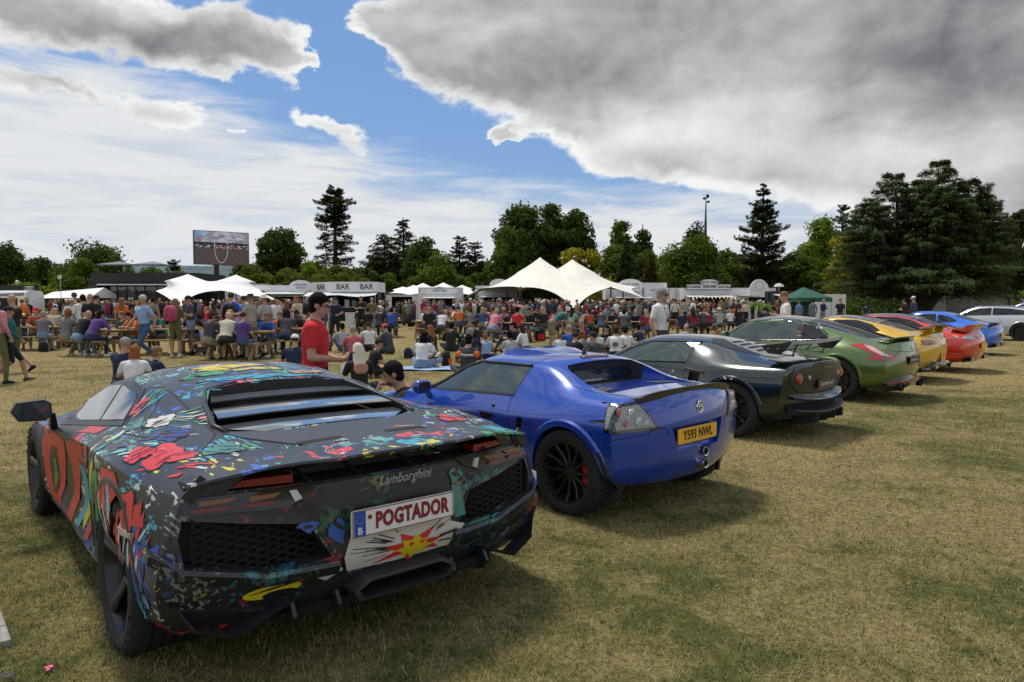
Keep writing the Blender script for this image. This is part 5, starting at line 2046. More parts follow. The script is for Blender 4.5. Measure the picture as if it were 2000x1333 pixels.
# deck: mesh vents, lip spoiler, panel seams
for sg in (1,-1):
 V.patch('deck_vent',[(.16,sg*.30),(-.06,sg*.34),(-.08,sg*.52),(.02,sg*.54)] if sg > 0 else [(.02,-.54),(-.08,-.52),(-.06,-.34),(.16,-.30)],'z',pm('vent_mesh',(.06,.06,.062),.5,bump=.8,bscale=500),off=.0-.0+.002,step=.05,skirt=.0) if 0 else None
mb=MB()
for sg in (1,-1):
 mb.add([(.13,sg*.26,.8745),(-.02,sg*.28,.8745),(-.10,sg*.50,.8745),(.03,sg*.50,.8745)],[(0,1,2,3)])
mb.build('deck_vent',[pm('vent_mesh',(.045,.045,.046),.55,bump=.6,bscale=400)],V.root)
mb=MB()
rings=[]
for i in range(17):
 y=.60-1.2*i/16
 f=abs(y)/.60
 p=V.drop(-.40,y,'z')[0]
 xt=-.545+.05*f ** 2.2*1.3
 hz=.030*(1-f ** 6)+.004
 rings.append([(xt+.10,y,p.z-.004),(xt+.01,y,p.z+hz),(xt-.006,y,p.z+hz),(xt+.004,y,p.z-.028)])
mb.loft(rings)
mb.build('lip_spoiler',[pm('carbon_lip',(.020,.018,.015),.35,coat=.5)],V.root,ang=40)
V.line([(-.36,.58),(-.14,.60),(.1,.62)],axis='z',mirror=True,w=.005)
V.line([(.47,.656),(.40,.652),(.37,.60)],axis='x',mirror=True,w=.007)
V.line([(.83,.60),(.60,.615),(.47,.656)],axis='x',mirror=True,w=.005)
# tail lamps: black surround, clear cover with chrome and red rounds inside
lamp=[(.595,.842),(.845,.825),(.83,.64),(.455,.650)]
lamp_i=[(.60,.822),(.815,.808),(.805,.665),(.50,.672)]
for sg in (1,-1):
 sur=V.patch('tail_lamp',[(sg*a,b) for a,b in lamp],'x',GLOSSK,off=.008,step=.035,skirt=.02)[0]
 V.patch('lamp_lens',[(sg*a,b) for a,b in lamp_i],'x',glassy('clear_cover',(.50,.51,.52),.5,.04),off=.014,step=.04,parent=sur)
 V.patch('lamp_side',[(-.33,.826),(-.46,.832),(-.46,.652),(-.375,.648)],'y',GLOSSK,off=.006,step=.035,sg=sg,parent=sur)
 V.patch('lamp_side_lens',[(-.348,.808),(-.45,.814),(-.45,.672),(-.386,.668)],'y',glassy('clear_cover',(.50,.51,.52),.5,.04),off=.010,step=.035,sg=sg,parent=sur)
 for (y,z,r,mt) in ((.75,.775,.036,REDLENS),(.72,.70,.034,REDLENS),(.665,.762,.044,CHROME),(.62,.70,.046,CHROME),(.69,.735,.03,CHROME),(.56,.69,.030,CHROME)):
  p,n=V.drop(sg*y,z,'x')
  mb=MB()
  mb.lathe([(0,-.012),(r*.5,-.011),(r,-.007),(r,.0)],20,(p.x-.002,p.y,p.z),'x')
  mb.build('lamp_round',[CLEARL if mt is CHROME else pm('pale_red_round',(.38,.10,.10),.3)],sur,smooth=True)
# plate, badge, exhausts, script
V.plate(-.574,.568,'',PLATEY,BLACKP)
text('Y593 NWL',.098,pm('plate_ink',(.01,.01,.01),.5),V.root,(-.580,0,.566),(math.pi/2,0,-math.pi/2),'plate_lettering',ext=.0012,wx=.86,offset=.0012)
bx=V.drop(0,.765,'x')[0].x
mb=MB()
mb.lathe([(0,-.003),(.034,-.003),(.036,-.006),(.042,-.007),(.046,-.004),(.047,.004)],32,(bx-.002,0,.765),'x')
badge=mb.build('round_badge',[CHROME],V.root,ang=40)
mb=MB()
mb.lathe([(0,-.0045),(.033,-.0045)],32,(bx-.002,0,.765),'x')
mb.build('badge_disc',[GLOSSK],badge)
mb=MB()
gx=bx-.0075
for P,w in (([(.020,.012),(.012,.022),(.0,.024),(-.008,.016),(-.004,.006),(.008,.002),(.004,-.008),(-.006,-.014),(-.002,-.022)],.0042),([(-.008,.016),(-.020,.020),(-.024,.008),(-.016,-.004)],.0035),
    ([(.008,.002),(.020,-.004),(.016,-.016),(.022,-.022)],.0035),([(-.016,-.004),(-.022,-.016),(-.012,-.024)],.0032),([(.020,.012),(.026,.004)],.003)):
 mb.tube([(gx,a,.765+b) for a,b in P],w,5)
mb.build('badge_creature',[CHROME],badge)
text('Turbo',.030,CHROME,V.root,(V.drop(-.30,.80,'x')[0].x-.003,-.32,.80),(math.pi/2,0,-math.pi/2-.25),'tail_script',ext=.001,shear=.35)
for z in (.425,.335):
 mb=MB()
 mb.lathe([(.034,.12),(.036,-.0),(.034,-.010),(.028,-.008),(.026,.10)],24,(-.60,-.065,z),'x')
 e=mb.build('exhaust_tip',[CHROME],V.root,ang=40)
 mb=MB()
 mb.lathe([(0,.0),(.027,.0)],20,(-.575,-.065,z),'x')
 mb.build('exhaust_bore',[SEAM],e)
# door furniture, indicator, filler, lower black strip
mb=MB()
p,n=V.drop(.83,.70,'y')
mb.lathe([(0,.008),(.012,.008),(.018,.002),(.020,-.004)],16,tuple(p),'y')
mb.build('door_lock',[BLACKP],V.root,smooth=True)
V.patch('door_handle',[(.80,.64),(.98,.645),(.95,.60),(.84,.595)],'y',GLOSSK,off=.006,mirror=True,step=.03)
V.mirror_thing(1.68,.86,.79,BLUEP,w=.085,h=.06)
V.patch('indicator_lamp',[(2.62,.50),(2.90,.44),(2.86,.40),(2.64,.43)],'y',CLEARL,off=.004,mirror=True,step=.05)
# ================================================================ wrapped supercar
def wrap_mat():
 m=bpy.data.materials.new('comic_wrap')
 m.use_nodes=True
 t=NT(m.node_tree)
 b=m.node_tree.nodes['Principled BSDF']
 P=t.node('ShaderNodeTexCoord').outputs['Object']
 W=t.vmath('ADD',P,t.vmath('SCALE',t.vmath('SUBTRACT',t.noise(P,3.0,2,.5,0,True),(.5,.5,.5)),scale=.22))
 x_,y_,z_=t.sep(P)
 def slashes(rot,scl,seed,thr,msc,mthr):
  # torn brush strokes: patches of one ink broken up by long black hatching
  q=t.map(W,seed,rot,scl)
  hatch=t.math('GREATER_THAN',t.noise(q,1.0,3,.55),thr)
  cut=t.math('GREATER_THAN',t.noise(t.map(W,seed,(rot[1],rot[2],rot[0]),(15,5,15)),1.0,2,.5),.44)
  cl=t.math('GREATER_THAN',t.noise(t.map(P,seed),msc,3,.6),mthr)
  return t.math('MULTIPLY',t.math('MULTIPLY',hatch,cut),cl)
 col=(.0165,.017,.0195)
 layers=[
  (slashes((.4,.5,.9),(3.2,26,24),(3,1,2),.53,2.1,.56),(.03,.10,.42)),
  (slashes((.2,-.6,.3),(4,30,27),(7,4,1),.53,2.6,.57),(.04,.34,.44)),
  (slashes((.8,.1,-.4),(2.6,24,22),(1,9,5),.50,1.9,.56),(.62,.035,.035)),
  (slashes((.3,.9,.2),(5,44,38),(5,5,8),.55,3.1,.58),(.60,.60,.55)),
  (slashes((1.1,.3,.6),(4.5,30,26),(2,8,8),.54,2.9,.62),(.62,.50,.02)),
  (slashes((.5,1.2,.1),(4,26,26),(9,3,6),.53,2.6,.61),(.03,.30,.08)),
  (slashes((.1,.3,1.4),(4.5,36,32),(4,6,3),.53,2.4,.59),(.09,.32,.28)),
 ]
 # the bumper is mostly plain black with muted print
 tail=t.math('MULTIPLY',t.ramp(x_,-.58,-.52,1,0),t.ramp(z_,.79,.81,1,0))
 for f,c in layers:
  f=t.math('MULTIPLY',f,t.math('MULTIPLY_ADD',tail,-.72,1.0))
  col=t.mix(f,col,c)
 t.put(b.inputs['Base Color'],col)
 b.inputs['Roughness'].default_value=.36
 b.inputs['Specular IOR Level'].default_value=.5
 b.inputs['Coat Weight'].default_value=.15
 b.inputs['Coat Roughness'].default_value=.25
 t.l.new(t.bump(t.noise(P,220,2,.5),.05,.002),b.inputs['Normal'])
 return m
WRAP=wrap_mat()
MBLACK=pm('matt_black_wrap',(.020,.021,.024),.38,bump=.1,bscale=400)
MGREY=pm('matt_dark_grey',(.035,.036,.040),.42)
A=Car('parked_car','low angular black supercar wrapped in colourful comic graphics with white plate',(-.978,3.742),2.276)
def acuts():
 out=[]
 # louvre well over the engine
 mb=MB()
 top=[(.66,.22),(.60,.40),(.42,.47),(.10,.53),(-.02,.50),(-.10,.36),(-.12,.0)]
 full=top+[(a,-b) for a,b in reversed(top[:-1])]
 mb.loft([[(a,b,1.30) for a,b in full],[(a,b,{0:0}.get(0) or (.80+.16*max(0,a)/.66)) for a,b in full]],m=1)
 out.append(mb)
 # open tail under the lip
 mb=MB()
 mb.loft([[(-1.2,.62,.856),(-1.2,-.62,.856),(-1.2,-.80,.782),(-1.2,.80,.782)],[(-.42,.60,.86),(-.42,-.60,.86),(-.42,-.70,.78),(-.42,.70,.78)]],m=1)
 out.append(mb)
 for sg in (1,-1):
  # hexagonal outlets
  mb=MB()
  P=[(.40,.612),(.905,.695),(.925,.62),(.905,.50),(.53,.425),(.305,.45)]
  mb.loft([[(-1.1,sg*a,b) for a,b in P],[(-.50,sg*(a*.9+.065),b*.9+.057) for a,b in P]],m=1)
  out.append(mb)
  # side intake behind the door
  mb=MB()
  mb.loft([[(.78,sg*1.25,.70),(.58,sg*1.25,.70),(.50,sg*1.25,.28),(.72,sg*1.25,.28)],[(.66,sg*.86,.64),(.56,sg*.82,.66),(.46,sg*.80,.30),(.60,sg*.86,.30)]],m=1)
  out.append(mb)
 return out
A.body([
 (-.60,[(.88,.21),(.955,.29),(.985,.44),(.955,.575),(.875,.765),(.80,.822),(.55,.865),(.28,.875),(0,.878)]),
 (-.36,[(.88,.17),(.98,.26),(1.01,.44),(1.01,.60),(.965,.795),(.82,.865),(.55,.885),(.28,.895),(0,.90)]),
 (0.0,[(.86,.15),(.95,.27),(1.015,.45),(1.03,.62),(1.005,.825),(.83,.895),(.55,.915),(.28,.925),(0,.93)]),
 (.40,[(.86,.12),(.96,.24),(1.00,.42),(1.02,.60),(.995,.81),(.82,.885),(.60,.96),(.40,1.02),(0,1.03)]),
 (.70,[(.88,.10),(.96,.21),(.96,.38),(.975,.57),(.965,.785),(.81,.86),(.60,1.01),(.38,1.07),(0,1.085)]),
 (1.00,[(.90,.10),(.95,.20),(.90,.36),(.91,.55),(.945,.76),(.815,.84),(.60,1.035),(.36,1.10),(0,1.12)]),
 (1.35,[(.90,.10),(.94,.20),(.885,.35),(.89,.53),(.93,.73),(.815,.81),(.60,1.065),(.34,1.12),(0,1.136)]),
 (1.75,[(.89,.10),(.93,.20),(.89,.35),(.90,.52),(.925,.70),(.815,.775),(.64,1.01),(.38,1.08),(0,1.105)]),
 (2.10,[(.89,.11),(.94,.22),(.93,.38),(.94,.53),(.94,.68),(.82,.745),(.70,.90),(.42,.97),(0,.995)]),
 (2.40,[(.89,.13),(.97,.25),(.99,.40),(.99,.54),(.965,.68),(.80,.725),(.69,.79),(.42,.85),(0,.875)]),
 (2.70,[(.88,.14),(.97,.26),(1.0,.40),(1.0,.54),(.965,.68),(.80,.705),(.62,.69),(.40,.70),(0,.72)]),
 (3.15,[(.82,.12),(.93,.22),(.97,.34),(.96,.46),(.92,.58),(.76,.60),(.58,.585),(.40,.59),(0,.60)]),
 (3.65,[(.55,.12),(.68,.20),(.72,.28),(.68,.36),(.60,.42),(.50,.44),(.40,.45),(.25,.45),(0,.46)]),
],tail=[(-.50,-.60),(-.53,-.67),(-.57,-.735),(-.575,-.725),(-.555,-.70),(-.57,-.745)],
 nose=[(3.55,3.80),(3.55,3.85),(3.5,3.85),(3.5,3.8),(3.5,3.75),(3.45,3.7)],
 paint=WRAP,lin=True,sub=0,wells=[((0,.36),.385,.64,1.4),((2.70,.33),.365,.66,1.4)],cuts=acuts(),ang=24)
# ---- tyres, wheels
A.wheel(0,.855,.3545,.268,.33,style=(5,'blade'),dish=.045,rz=.35)
A.wheel(2.70,.870,.332,.252,.25,style=(5,'blade'),dish=.04,rz=.1)
A.arch(0,.36,.385,a0=-8,a1=188,w=.03,off=.006,mat=MBLACK)
A.arch(2.70,.33,.365,a0=-8,a1=188,w=.03,off=.006,mat=MBLACK)
# ---- glass
A.patch('window_surround',[(2.42,.72),(2.2,.70),(1.16,.822),(.80,.868),(1.06,1.025),(1.40,1.062),(1.78,1.03),(2.12,.925)],'y',MBLACK,off=.004,step=.06,mirror=True)
A.patch('side_window',[(2.05,.742),(1.33,.832),(1.50,1.015),(1.76,.985),(2.08,.865),(2.24,.765),(2.18,.728)],'y',GLOSSK,off=.009,step=.06,mirror=True)
A.patch('quarter_window',[(1.30,.835),(.86,.888),(1.10,1.0),(1.47,1.015)],'y',GLOSSK,off=.009,step=.06,mirror=True)
A.patch('windscreen',[(1.66,-.50),(1.66,.50),(2.40,.62),(2.52,0),(2.40,-.62)],'z',DGLASS,off=.004,step=.1)
# ---- panel seams
A.line([(.926,.542),(.842,.549),(.35,.56),(-.001,.567),(-.08,.60),(-.296,.739)],axis='z',mirror=True,w=.008)
A.line([(1.115,.629),(.926,.542)],axis='z',mirror=True,w=.006)
A.line([(.846,.57),(.346,.818)],axis='z',mirror=True,w=.006)
A.line([(.95,.45),(.97,.25),(.96,0)],axis='z',mirror=True,w=.006)
A.line([(.876,.727),(.638,.842),(.321,.831),(-.068,.779),(-.296,.739),(-.425,.705)],axis='z',mirror=True,w=.008)
A.line([(2.22,.66),(2.30,.45),(2.18,.22),(1.9,.15)],axis='y',mirror=True,w=.006)
A.line([(.80,.84),(.82,.72)],axis='y',mirror=True,w=.006)
# ---- mirrors on angular stalks
for sg in (1,-1):
 mb=MB()
 oct_=[(-.125,.005),(-.095,.060),(.055,.070),(.095,.045),(.10,-.035),(.06,-.068),(-.08,-.062)]
 mb.loft([[(2.06,sg*(1.045-a),.825+b) for a,b in oct_],[(2.09,sg*(1.045-a*1.05),.825+b*1.05) for a,b in oct_],[(2.17,sg*(1.045-a*.7),.825+b*.6) for a,b in oct_]])
 mb.loft([[(2.08,sg*.955,.80),(2.14,sg*.955,.80),(2.14,sg*.925,.80),(2.08,sg*.925,.80)],[(2.16,sg*.945,.685),(2.26,sg*.945,.685),(2.26,sg*.90,.685),(2.16,sg*.90,.685)]])
 mo=mb.build('door_mirror',[MBLACK],A.root,ang=30)
 mb=MB()
 mb.prism([(sg*(1.045-a*.88),.825+b*.84) for a,b in oct_],2.056,2.062,'x')
 mb.build('mirror_glass',[pm('mirror_tint',(.02,.045,.055),.06,coat=1.0)],mo)
# ---- engine louvres
SLATG=pm('slat_glass',(.16,.19,.20),.03,coat=1.0,spec=1.0,metal=.55)
CARB=pm('slat_carbon',(.022,.023,.023),.33,bump=.3,bscale=260)
def wellw(x):
 return pchip([-.12,-.02,.10,.42,.60,.66],[.30,.46,.50,.45,.38,.22],x)
for i,(x0,x1) in enumerate(((.61,.40),(.43,.17),(.20,-.085))):
 zf=lambda x:.905+.155*max(0,x)/.66+(.05*(x if x < 0 else 0))
 rows=[]
 for x,dzz in ((x0,-.040),(x0-.05,-.020),(x1+(.125 if i else .02),.002),(x1,.010)):
  w=wellw(max(-.11,min(.65,x)))
  rows.append([(x-.02*(1-abs(f)),f*w,zf(x)+dzz+.012*(1-f*f)) for f in (-1,-.5,0,.5,1)])
 mb=MB()
 for r in range(3):
  pass
 V_,F_,M_=[],[],[]
 for r in rows:
  V_ += r
 for r in rows:
  V_ += [(a,b,c-.008) for a,b,c in r]
 for j in range(3):
  for k in range(4):
   F_.append((j*5+k,(j+1)*5+k,(j+1)*5+k+1,j*5+k+1))
   M_.append(1 if (j == 2 and i) else 0)
   F_.append((20+j*5+k,20+j*5+k+1,20+(j+1)*5+k+1,20+(j+1)*5+k))
   M_.append(0)
 for k in range(4):
  F_ += [(15+k,35+k,36+k,16+k),(k,k+1,21+k,20+k)]
  M_ += [0,0]
 me=mesh_from('louvre_slat',V_,F_,[CARB,SLATG],False,M_)
 link('louvre_slat',sharp(me,20),A.root)
mb=MB()
mb.tube([(-.02,.46,.865),(-.08,.2,.85),(-.08,-.2,.85),(-.02,-.46,.865)],.016,8)
mb.build('engine_brace',[BLACKP],A.root,smooth=True)
for y in (.09,-.07):
 mb=MB()
 mb.lathe([(0,.03),(.022,.03),(.025,.022),(.015,.0),(.012,-.03)],14,(-.075,y,.862))
 mb.build('oil_cap',[BLACKP],A.root,ang=40)
A.patch('engine_cover',[(-.03,.545),(-.11,.42),(-.145,.30),(-.145,0),(-.145,-.30),(-.11,-.42),(-.03,-.545),(-.16,-.50),(-.47,-.30),(-.52,0),(-.47,.30),(-.16,.50)],'z',MGREY,off=.004,step=.06)
for sg in (1,-1):
 A.patch('cover_slot',[(-.385,sg*.335),(-.425,sg*.335),(-.425,sg*.12),(-.385,sg*.12)],'z',SEAM,off=.006,step=.05)
 mb=MB()
 P=[(.675,.23),(.62,.415),(.42,.485),(.10,.545),(-.03,.52)]
 Q=[A.drop(a,sg*b,'z') for a,b in P]
 mb.tube([p+n*.002 for p,n in Q],.012,6)
 mb.build('louvre_frame',[MBLACK],A.root,smooth=True)
# ---- tail: overhanging lip
mb=MB()
rings=[]
ys=[.86,.74,.59,.46,.32,.24,.12,0,-.12,-.24,-.32,-.46,-.59,-.74,-.86]
xt={.86:-.605,.74:-.665,.59:-.705,.46:-.735,.32:-.74,.24:-.765,.12:-.775,0:-.78}
zt={.86:.825,.74:.850,.59:.872,.46:.880,.32:.872,.24:.882,.12:.884,0:.885}
for y in ys:
 a=abs(y)
 p=A.drop(-.45,y,'z')[0]
 rings.append([(-.45,y,p.z+.003),(xt[a],y,zt[a]+.006),(xt[a]-.004,y,zt[a]-.004),(xt[a]+.02,y,zt[a]-.012),(-.48,y,p.z-.02)])
mb.loft(rings)
mb.build('tail_spoiler',[WRAP],A.root,ang=25)
mb=MB()
mb.box((-.52,0,.80),(.03,1.25,.03))
for y in (.45,.22,-.05,-.25,-.5):
 mb.bar((-.50,y,.85),(-.68,y-.05,.785),.012)
mb.build('tail_strut',[BLACKP],A.root)
for sg in (1,-1):
 mb=MB()
 mb.loft([[(-.60,sg*.72,.79),(-.60,sg*.72,.815),(-.55,sg*.72,.815),(-.55,sg*.72,.79)],[(-.66,sg*.47,.788),(-.66,sg*.47,.822),(-.58,sg*.47,.822),(-.58,sg*.47,.788)]])
 mb.build('reflector_block',[pm('reflector_red',(.22,.014,.012),.3,coat=.5)],A.root,ang=30)
 mb=MB()
 mb.bar((-.60,sg*.80,.845),(-.59,sg*.87,.765),.012,.05)
 mb.build('spoiler_strut',[MBLACK],A.root)
 # lamps
 L=A.patch('tail_lamp',[(sg*a,b) for a,b in ((.865,.768),(.345,.775),(.39,.735),(.50,.690),(.895,.703))],'x',pm('lamp_base_dark',(.012,.011,.011),.30,coat=.4),off=.010,step=.045,skirt=.02)[0]
 for a,c in (((.82,.68),AMBER),((.64,.52),AMBER)):
  A.patch('lamp_segment',[(sg*a[0],.752),(sg*a[1],.756),(sg*(a[1]+.03),.738),(sg*(a[0]+.0),.732)],'x',pm('amber_dim',(.20,.085,.015),.3),off=.021,step=.05,parent=L)
  A.patch('lamp_segment',[(sg*(a[0]+.03),.722),(sg*(a[1]+.04),.726),(sg*(a[1]+.03),.712),(sg*(a[0]+.03),.710)],'x',pm('red_dim',(.20,.016,.014),.3),off=.021,step=.05,parent=L)
 A.patch('lamp_segment',[(sg*.49,.757),(sg*.46,.757),(sg*.44,.72),(sg*.47,.71)],'x',CLEARL,off=.021,step=.05,parent=L)
 pass
 # honeycomb outlets with a bevelled frame
 P=[(.40,.612),(.905,.695),(.925,.62),(.905,.50),(.53,.425),(.305,.45)]
 mb=MB()
 Q=[A.drop(sg*a,b,'x')[0]+Vector((-.006,0,0)) for a,b in P]
 inner=[Vector((q.x+.045,sg*(a*.955+.03),b*.95+.028)) for q,(a,b) in zip(Q,P)]
 mb.loft([Q+[],[q+Vector((.0,0,0))+(i-q)*.25+Vector((-.002,0,0)) for q,i in zip(Q,inner)],inner],True,cap=False)
 mb.build('outlet_frame',[BLACKP],A.root,ang=20)
 mb=MB()
 hw,hh=.052,.030
 for r in range(10):
  for c in range(14):
   y0=.30+c*hw*.78
   z0=.43+r*hh+(c % 2)*hh/2
   pts=[]
   for yy,zz in ((-.26,.5),(.26,.5),(.5,0),(.26,-.5)):
    pts.append((y0+yy*hw,z0+zz*hh))
   def ins(a,b):
    cc=False
    j=5
    for i in range(6):
     if (P[i][1] > b) != (P[j][1] > b) and a < (P[j][0]-P[i][0])*(b-P[i][1])/(P[j][1]-P[i][1])+P[i][0]:
      cc=not cc
     j=i
    return cc
   for k in range(3):
    m_=((pts[k][0]+pts[k+1][0])/2,(pts[k][1]+pts[k+1][1])/2)
    if ins(*m_):
     xx=-.625+.10*max(0,m_[0]-.3) ** 1.5
     mb.bar((xx,sg*pts[k][0],pts[k][1]),(xx,sg*pts[k+1][0],pts[k+1][1]),.014,.004,up=(1,0,0))
 o=mb.build('honeycomb_mesh',[pm('mesh_black',(.012,.012,.013),.7,spec=.2)],A.root)
 setp(o,kind='stuff')
# ---- diffuser and exhaust
A.patch('lower_valance',[(.965,.405),(.90,.338),(.53,.262),(.33,.352),(0,.36),(-.33,.352),(-.53,.262),(-.90,.338),(-.965,.405),(-.96,.33),(-.89,.25),(-.5,.222),(0,.222),(.5,.222),(.89,.25),(.96,.33)],'x',MBLACK,off=.016,step=.05)
mb=MB()
mb.loft([[(-.70,.55,.262),(-.70,-.55,.262),(-.66,-.52,.205),(-.66,.52,.205)],[(-.2,.6,.2),(-.2,-.6,.2),(-.2,-.6,.12),(-.2,.6,.12)]])
mb.build('diffuser',[MBLACK],A.root,ang=30)
for y in (.50,.30,-.30,-.50):
 mb=MB()
 mb.prism([(-.70,.30),(-.735,.25),(-.70,.20),(-.3,.14),(-.3,.25)],y-.008,y+.008,'y')
 mb.build('diffuser_fin',[MBLACK],A.root)
for sg in (1,-1):
 mb=MB()
 mb.loft([[(-.62,sg*.50,.30),(-.72,sg*.50,.31),(-.70,sg*.50,.295)],[(-.58,sg*.72,.21),(-.70,sg*.72,.225),(-.68,sg*.72,.205)],[(-.54,sg*.86,.25),(-.66,sg*.86,.27),(-.63,sg*.86,.25)],[(-.50,sg*.93,.36),(-.60,sg*.93,.385),(-.57,sg*.93,.365)]])
 mb.build('bumper_winglet',[MBLACK],A.root,ang=20)
mb=MB()
hexa=[(.20,.352),(-.20,.352),(-.265,.31),(-.235,.258),(.235,.258),(.265,.31)]
hexi=[(a*.90,.305+(b-.305)*.72) for a,b in hexa]
mb.loft([[(-.62,a,b) for a,b in hexa],[(-.79,a,b) for a,b in hexa],[(-.795,a,b) for a,b in hexi],[(-.64,a,b) for a,b in hexi]],True,cap=False)
e=mb.build('exhaust_tip',[BLACKP],A.root,ang=20)
mb=MB()
mb.add([(-.65,a,b) for a,b in hexi],[tuple(range(6))])
mb.build('exhaust_bore',[SEAM],e)
mb=MB()
rings=[]
for y,z in ((1.0,.575),(.95,.545),(.90,.495),(.60,.432),(.46,.428),(.30,.428)):
 x=A.drop(min(y,.97),z,'x')[0].x
 rings.append([(x+.05,y,z+.018),(x-.022,y,z+.012),(x-.030,y,z-.006),(x-.004,y,z-.05),(x+.05,y,z-.05)])
for sg in (1,-1):
 mb=MB()
 mb.loft([[(p[0],sg*p[1],p[2]) for p in r] for r in rings])
 mb.build('bumper_ledge',[WRAP],A.root,ang=25)
# ---- number plate
MAROON=pm('maroon_print',(.22,.012,.025),.4)
np_=A.plate(-.772,.590,'',PLATEW,MAROON,w=.53,h=.118)
mb=MB()
for y0,z0,dy_,dz_ in ((0,.055,.522,.004),(0,-.055,.522,.004),(.259,0,.004,.108),(-.259,0,.004,.108)):
 mb.box((-.0048,y0,z0),(.0016,dy_,dz_))
mb.build('plate_border',[MAROON],np_)
mb=MB()
mb.box((-.0046,.226,0),(.0014,.055,.104))
mb.build('plate_band',[pm('plate_blue',(.012,.07,.38),.4)],np_)
text('POGTADOR',.094,MAROON,np_,(-.0052,-.040,-.001),(math.pi/2,0,-math.pi/2),'plate_lettering',ext=.0010,wx=.71,offset=.0042,spacing=1.06)
text('B',.042,PLATEW,np_,(-.0057,.226,-.032),(math.pi/2,0,-math.pi/2),'band_letter',ext=.0006,offset=.001)
mb=MB()
for i in range(12):
 a=i*math.pi/6
 mb.box((-.0056,.226+.017*math.cos(a),.018+.017*math.sin(a)),(.0006,.003,.003))
setp(mb.build('band_star',[PLATEY],np_),kind='stuff')
mb=MB()
mb.lathe([(0,-.0058),(.010,-.0058),(.010,-.0045)],16,(0,.178,.022),'x')
mb.build('plate_seal',[MAROON],np_)
text('Lamborghini',.062,pm('script_silver',(.42,.42,.42),.35,metal=.3),A.root,(A.drop(-.03,.742,'x')[0].x-.016,-.035,.742),(math.pi/2,0,-math.pi/2),'tail_script',ext=.003,shear=.4,wx=.88)
# ---- printed panels of the wrap
def ink(n,c):
 return pm('wrap_'+n,c,.36)
INKW,INKR,INKY,INKC,INKG,INKB,INKK=ink('cream',(.56,.54,.47)),ink('red',(.60,.03,.03)),ink('yellow',(.62,.48,.02)),ink('cyan',(.03,.30,.40)),ink('green',(.03,.24,.06)),ink('blue',(.03,.09,.36)),ink('black',(.012,.012,.013))
def star(cy,cz,r0,r1,n,rot=0,sy=1.0,sz=1.0,jit=.25,seed=1):
 rr=random.Random(seed)
 P=[]
 for i in range(2*n):
  r=(r0 if i % 2 == 0 else r1)*(1+jit*(rr.random()-.5))
  a=rot+math.pi*i/n
  P.append((cy+r*sy*math.cos(a),cz+r*sz*math.sin(a)))
 return P
A.patch('wrap_print',[(.245,.52),(.1,.53),(-.20,.53),(-.262,.60),(-.285,.49),(-.37,.46),(-.28,.372),(0,.368),(.25,.372),(.275,.44)],'x',INKW,off=.006,step=.04,skirt=0)
A.patch('wrap_print',star(-.075,.425,.18,.075,7,.3,1.25,.42,.45,3),'x',INKR,off=.0075,step=.03,skirt=0)
A.patch('wrap_print',star(-.075,.415,.095,.06,8,.1,1.1,.55,.25,5),'x',INKY,off=.009,step=.03,skirt=0)
rr=random.Random(8)
for i in range(46):
 a=rr.uniform(-.25,math.pi+.25)
 r0,r1=rr.uniform(.13,.17),rr.uniform(.20,.33)
 c,s_=math.cos(a),math.sin(a)*.52
 p,q=(-.075+r0*c,.425+r0*s_),(-.075+r1*c,.425+r1*s_)
 if -.33 < q[0] < .25 and .37 < q[1] < .52 and p[1] > .37:
  A.line([p,q],w=rr.uniform(.002,.005),axis='x',mat=INKK,name='wrap_print',off=.0095)
def stroke(cx,cy,L,w,a,axis,mat,rnd,off=.003):
 c,s_=math.cos(a),math.sin(a)
 P=[]
 up=[(-.5,.0),(-.3,.42+.2*rnd.random()),(.05,.5),(.3,.3+.3*rnd.random()),(.5,.05)]
 dn=[(.28,-.35+.3*rnd.random()),(.0,-.2),(-.25,-.45+.3*rnd.random())]
 for u,v in up+dn:
  P.append((cx+L*u*c-w*v*s_,cy+L*u*s_+w*v*c))
 A.patch('wrap_print',P,axis,mat,off=off,step=.05,skirt=0)
rnd=random.Random(21)
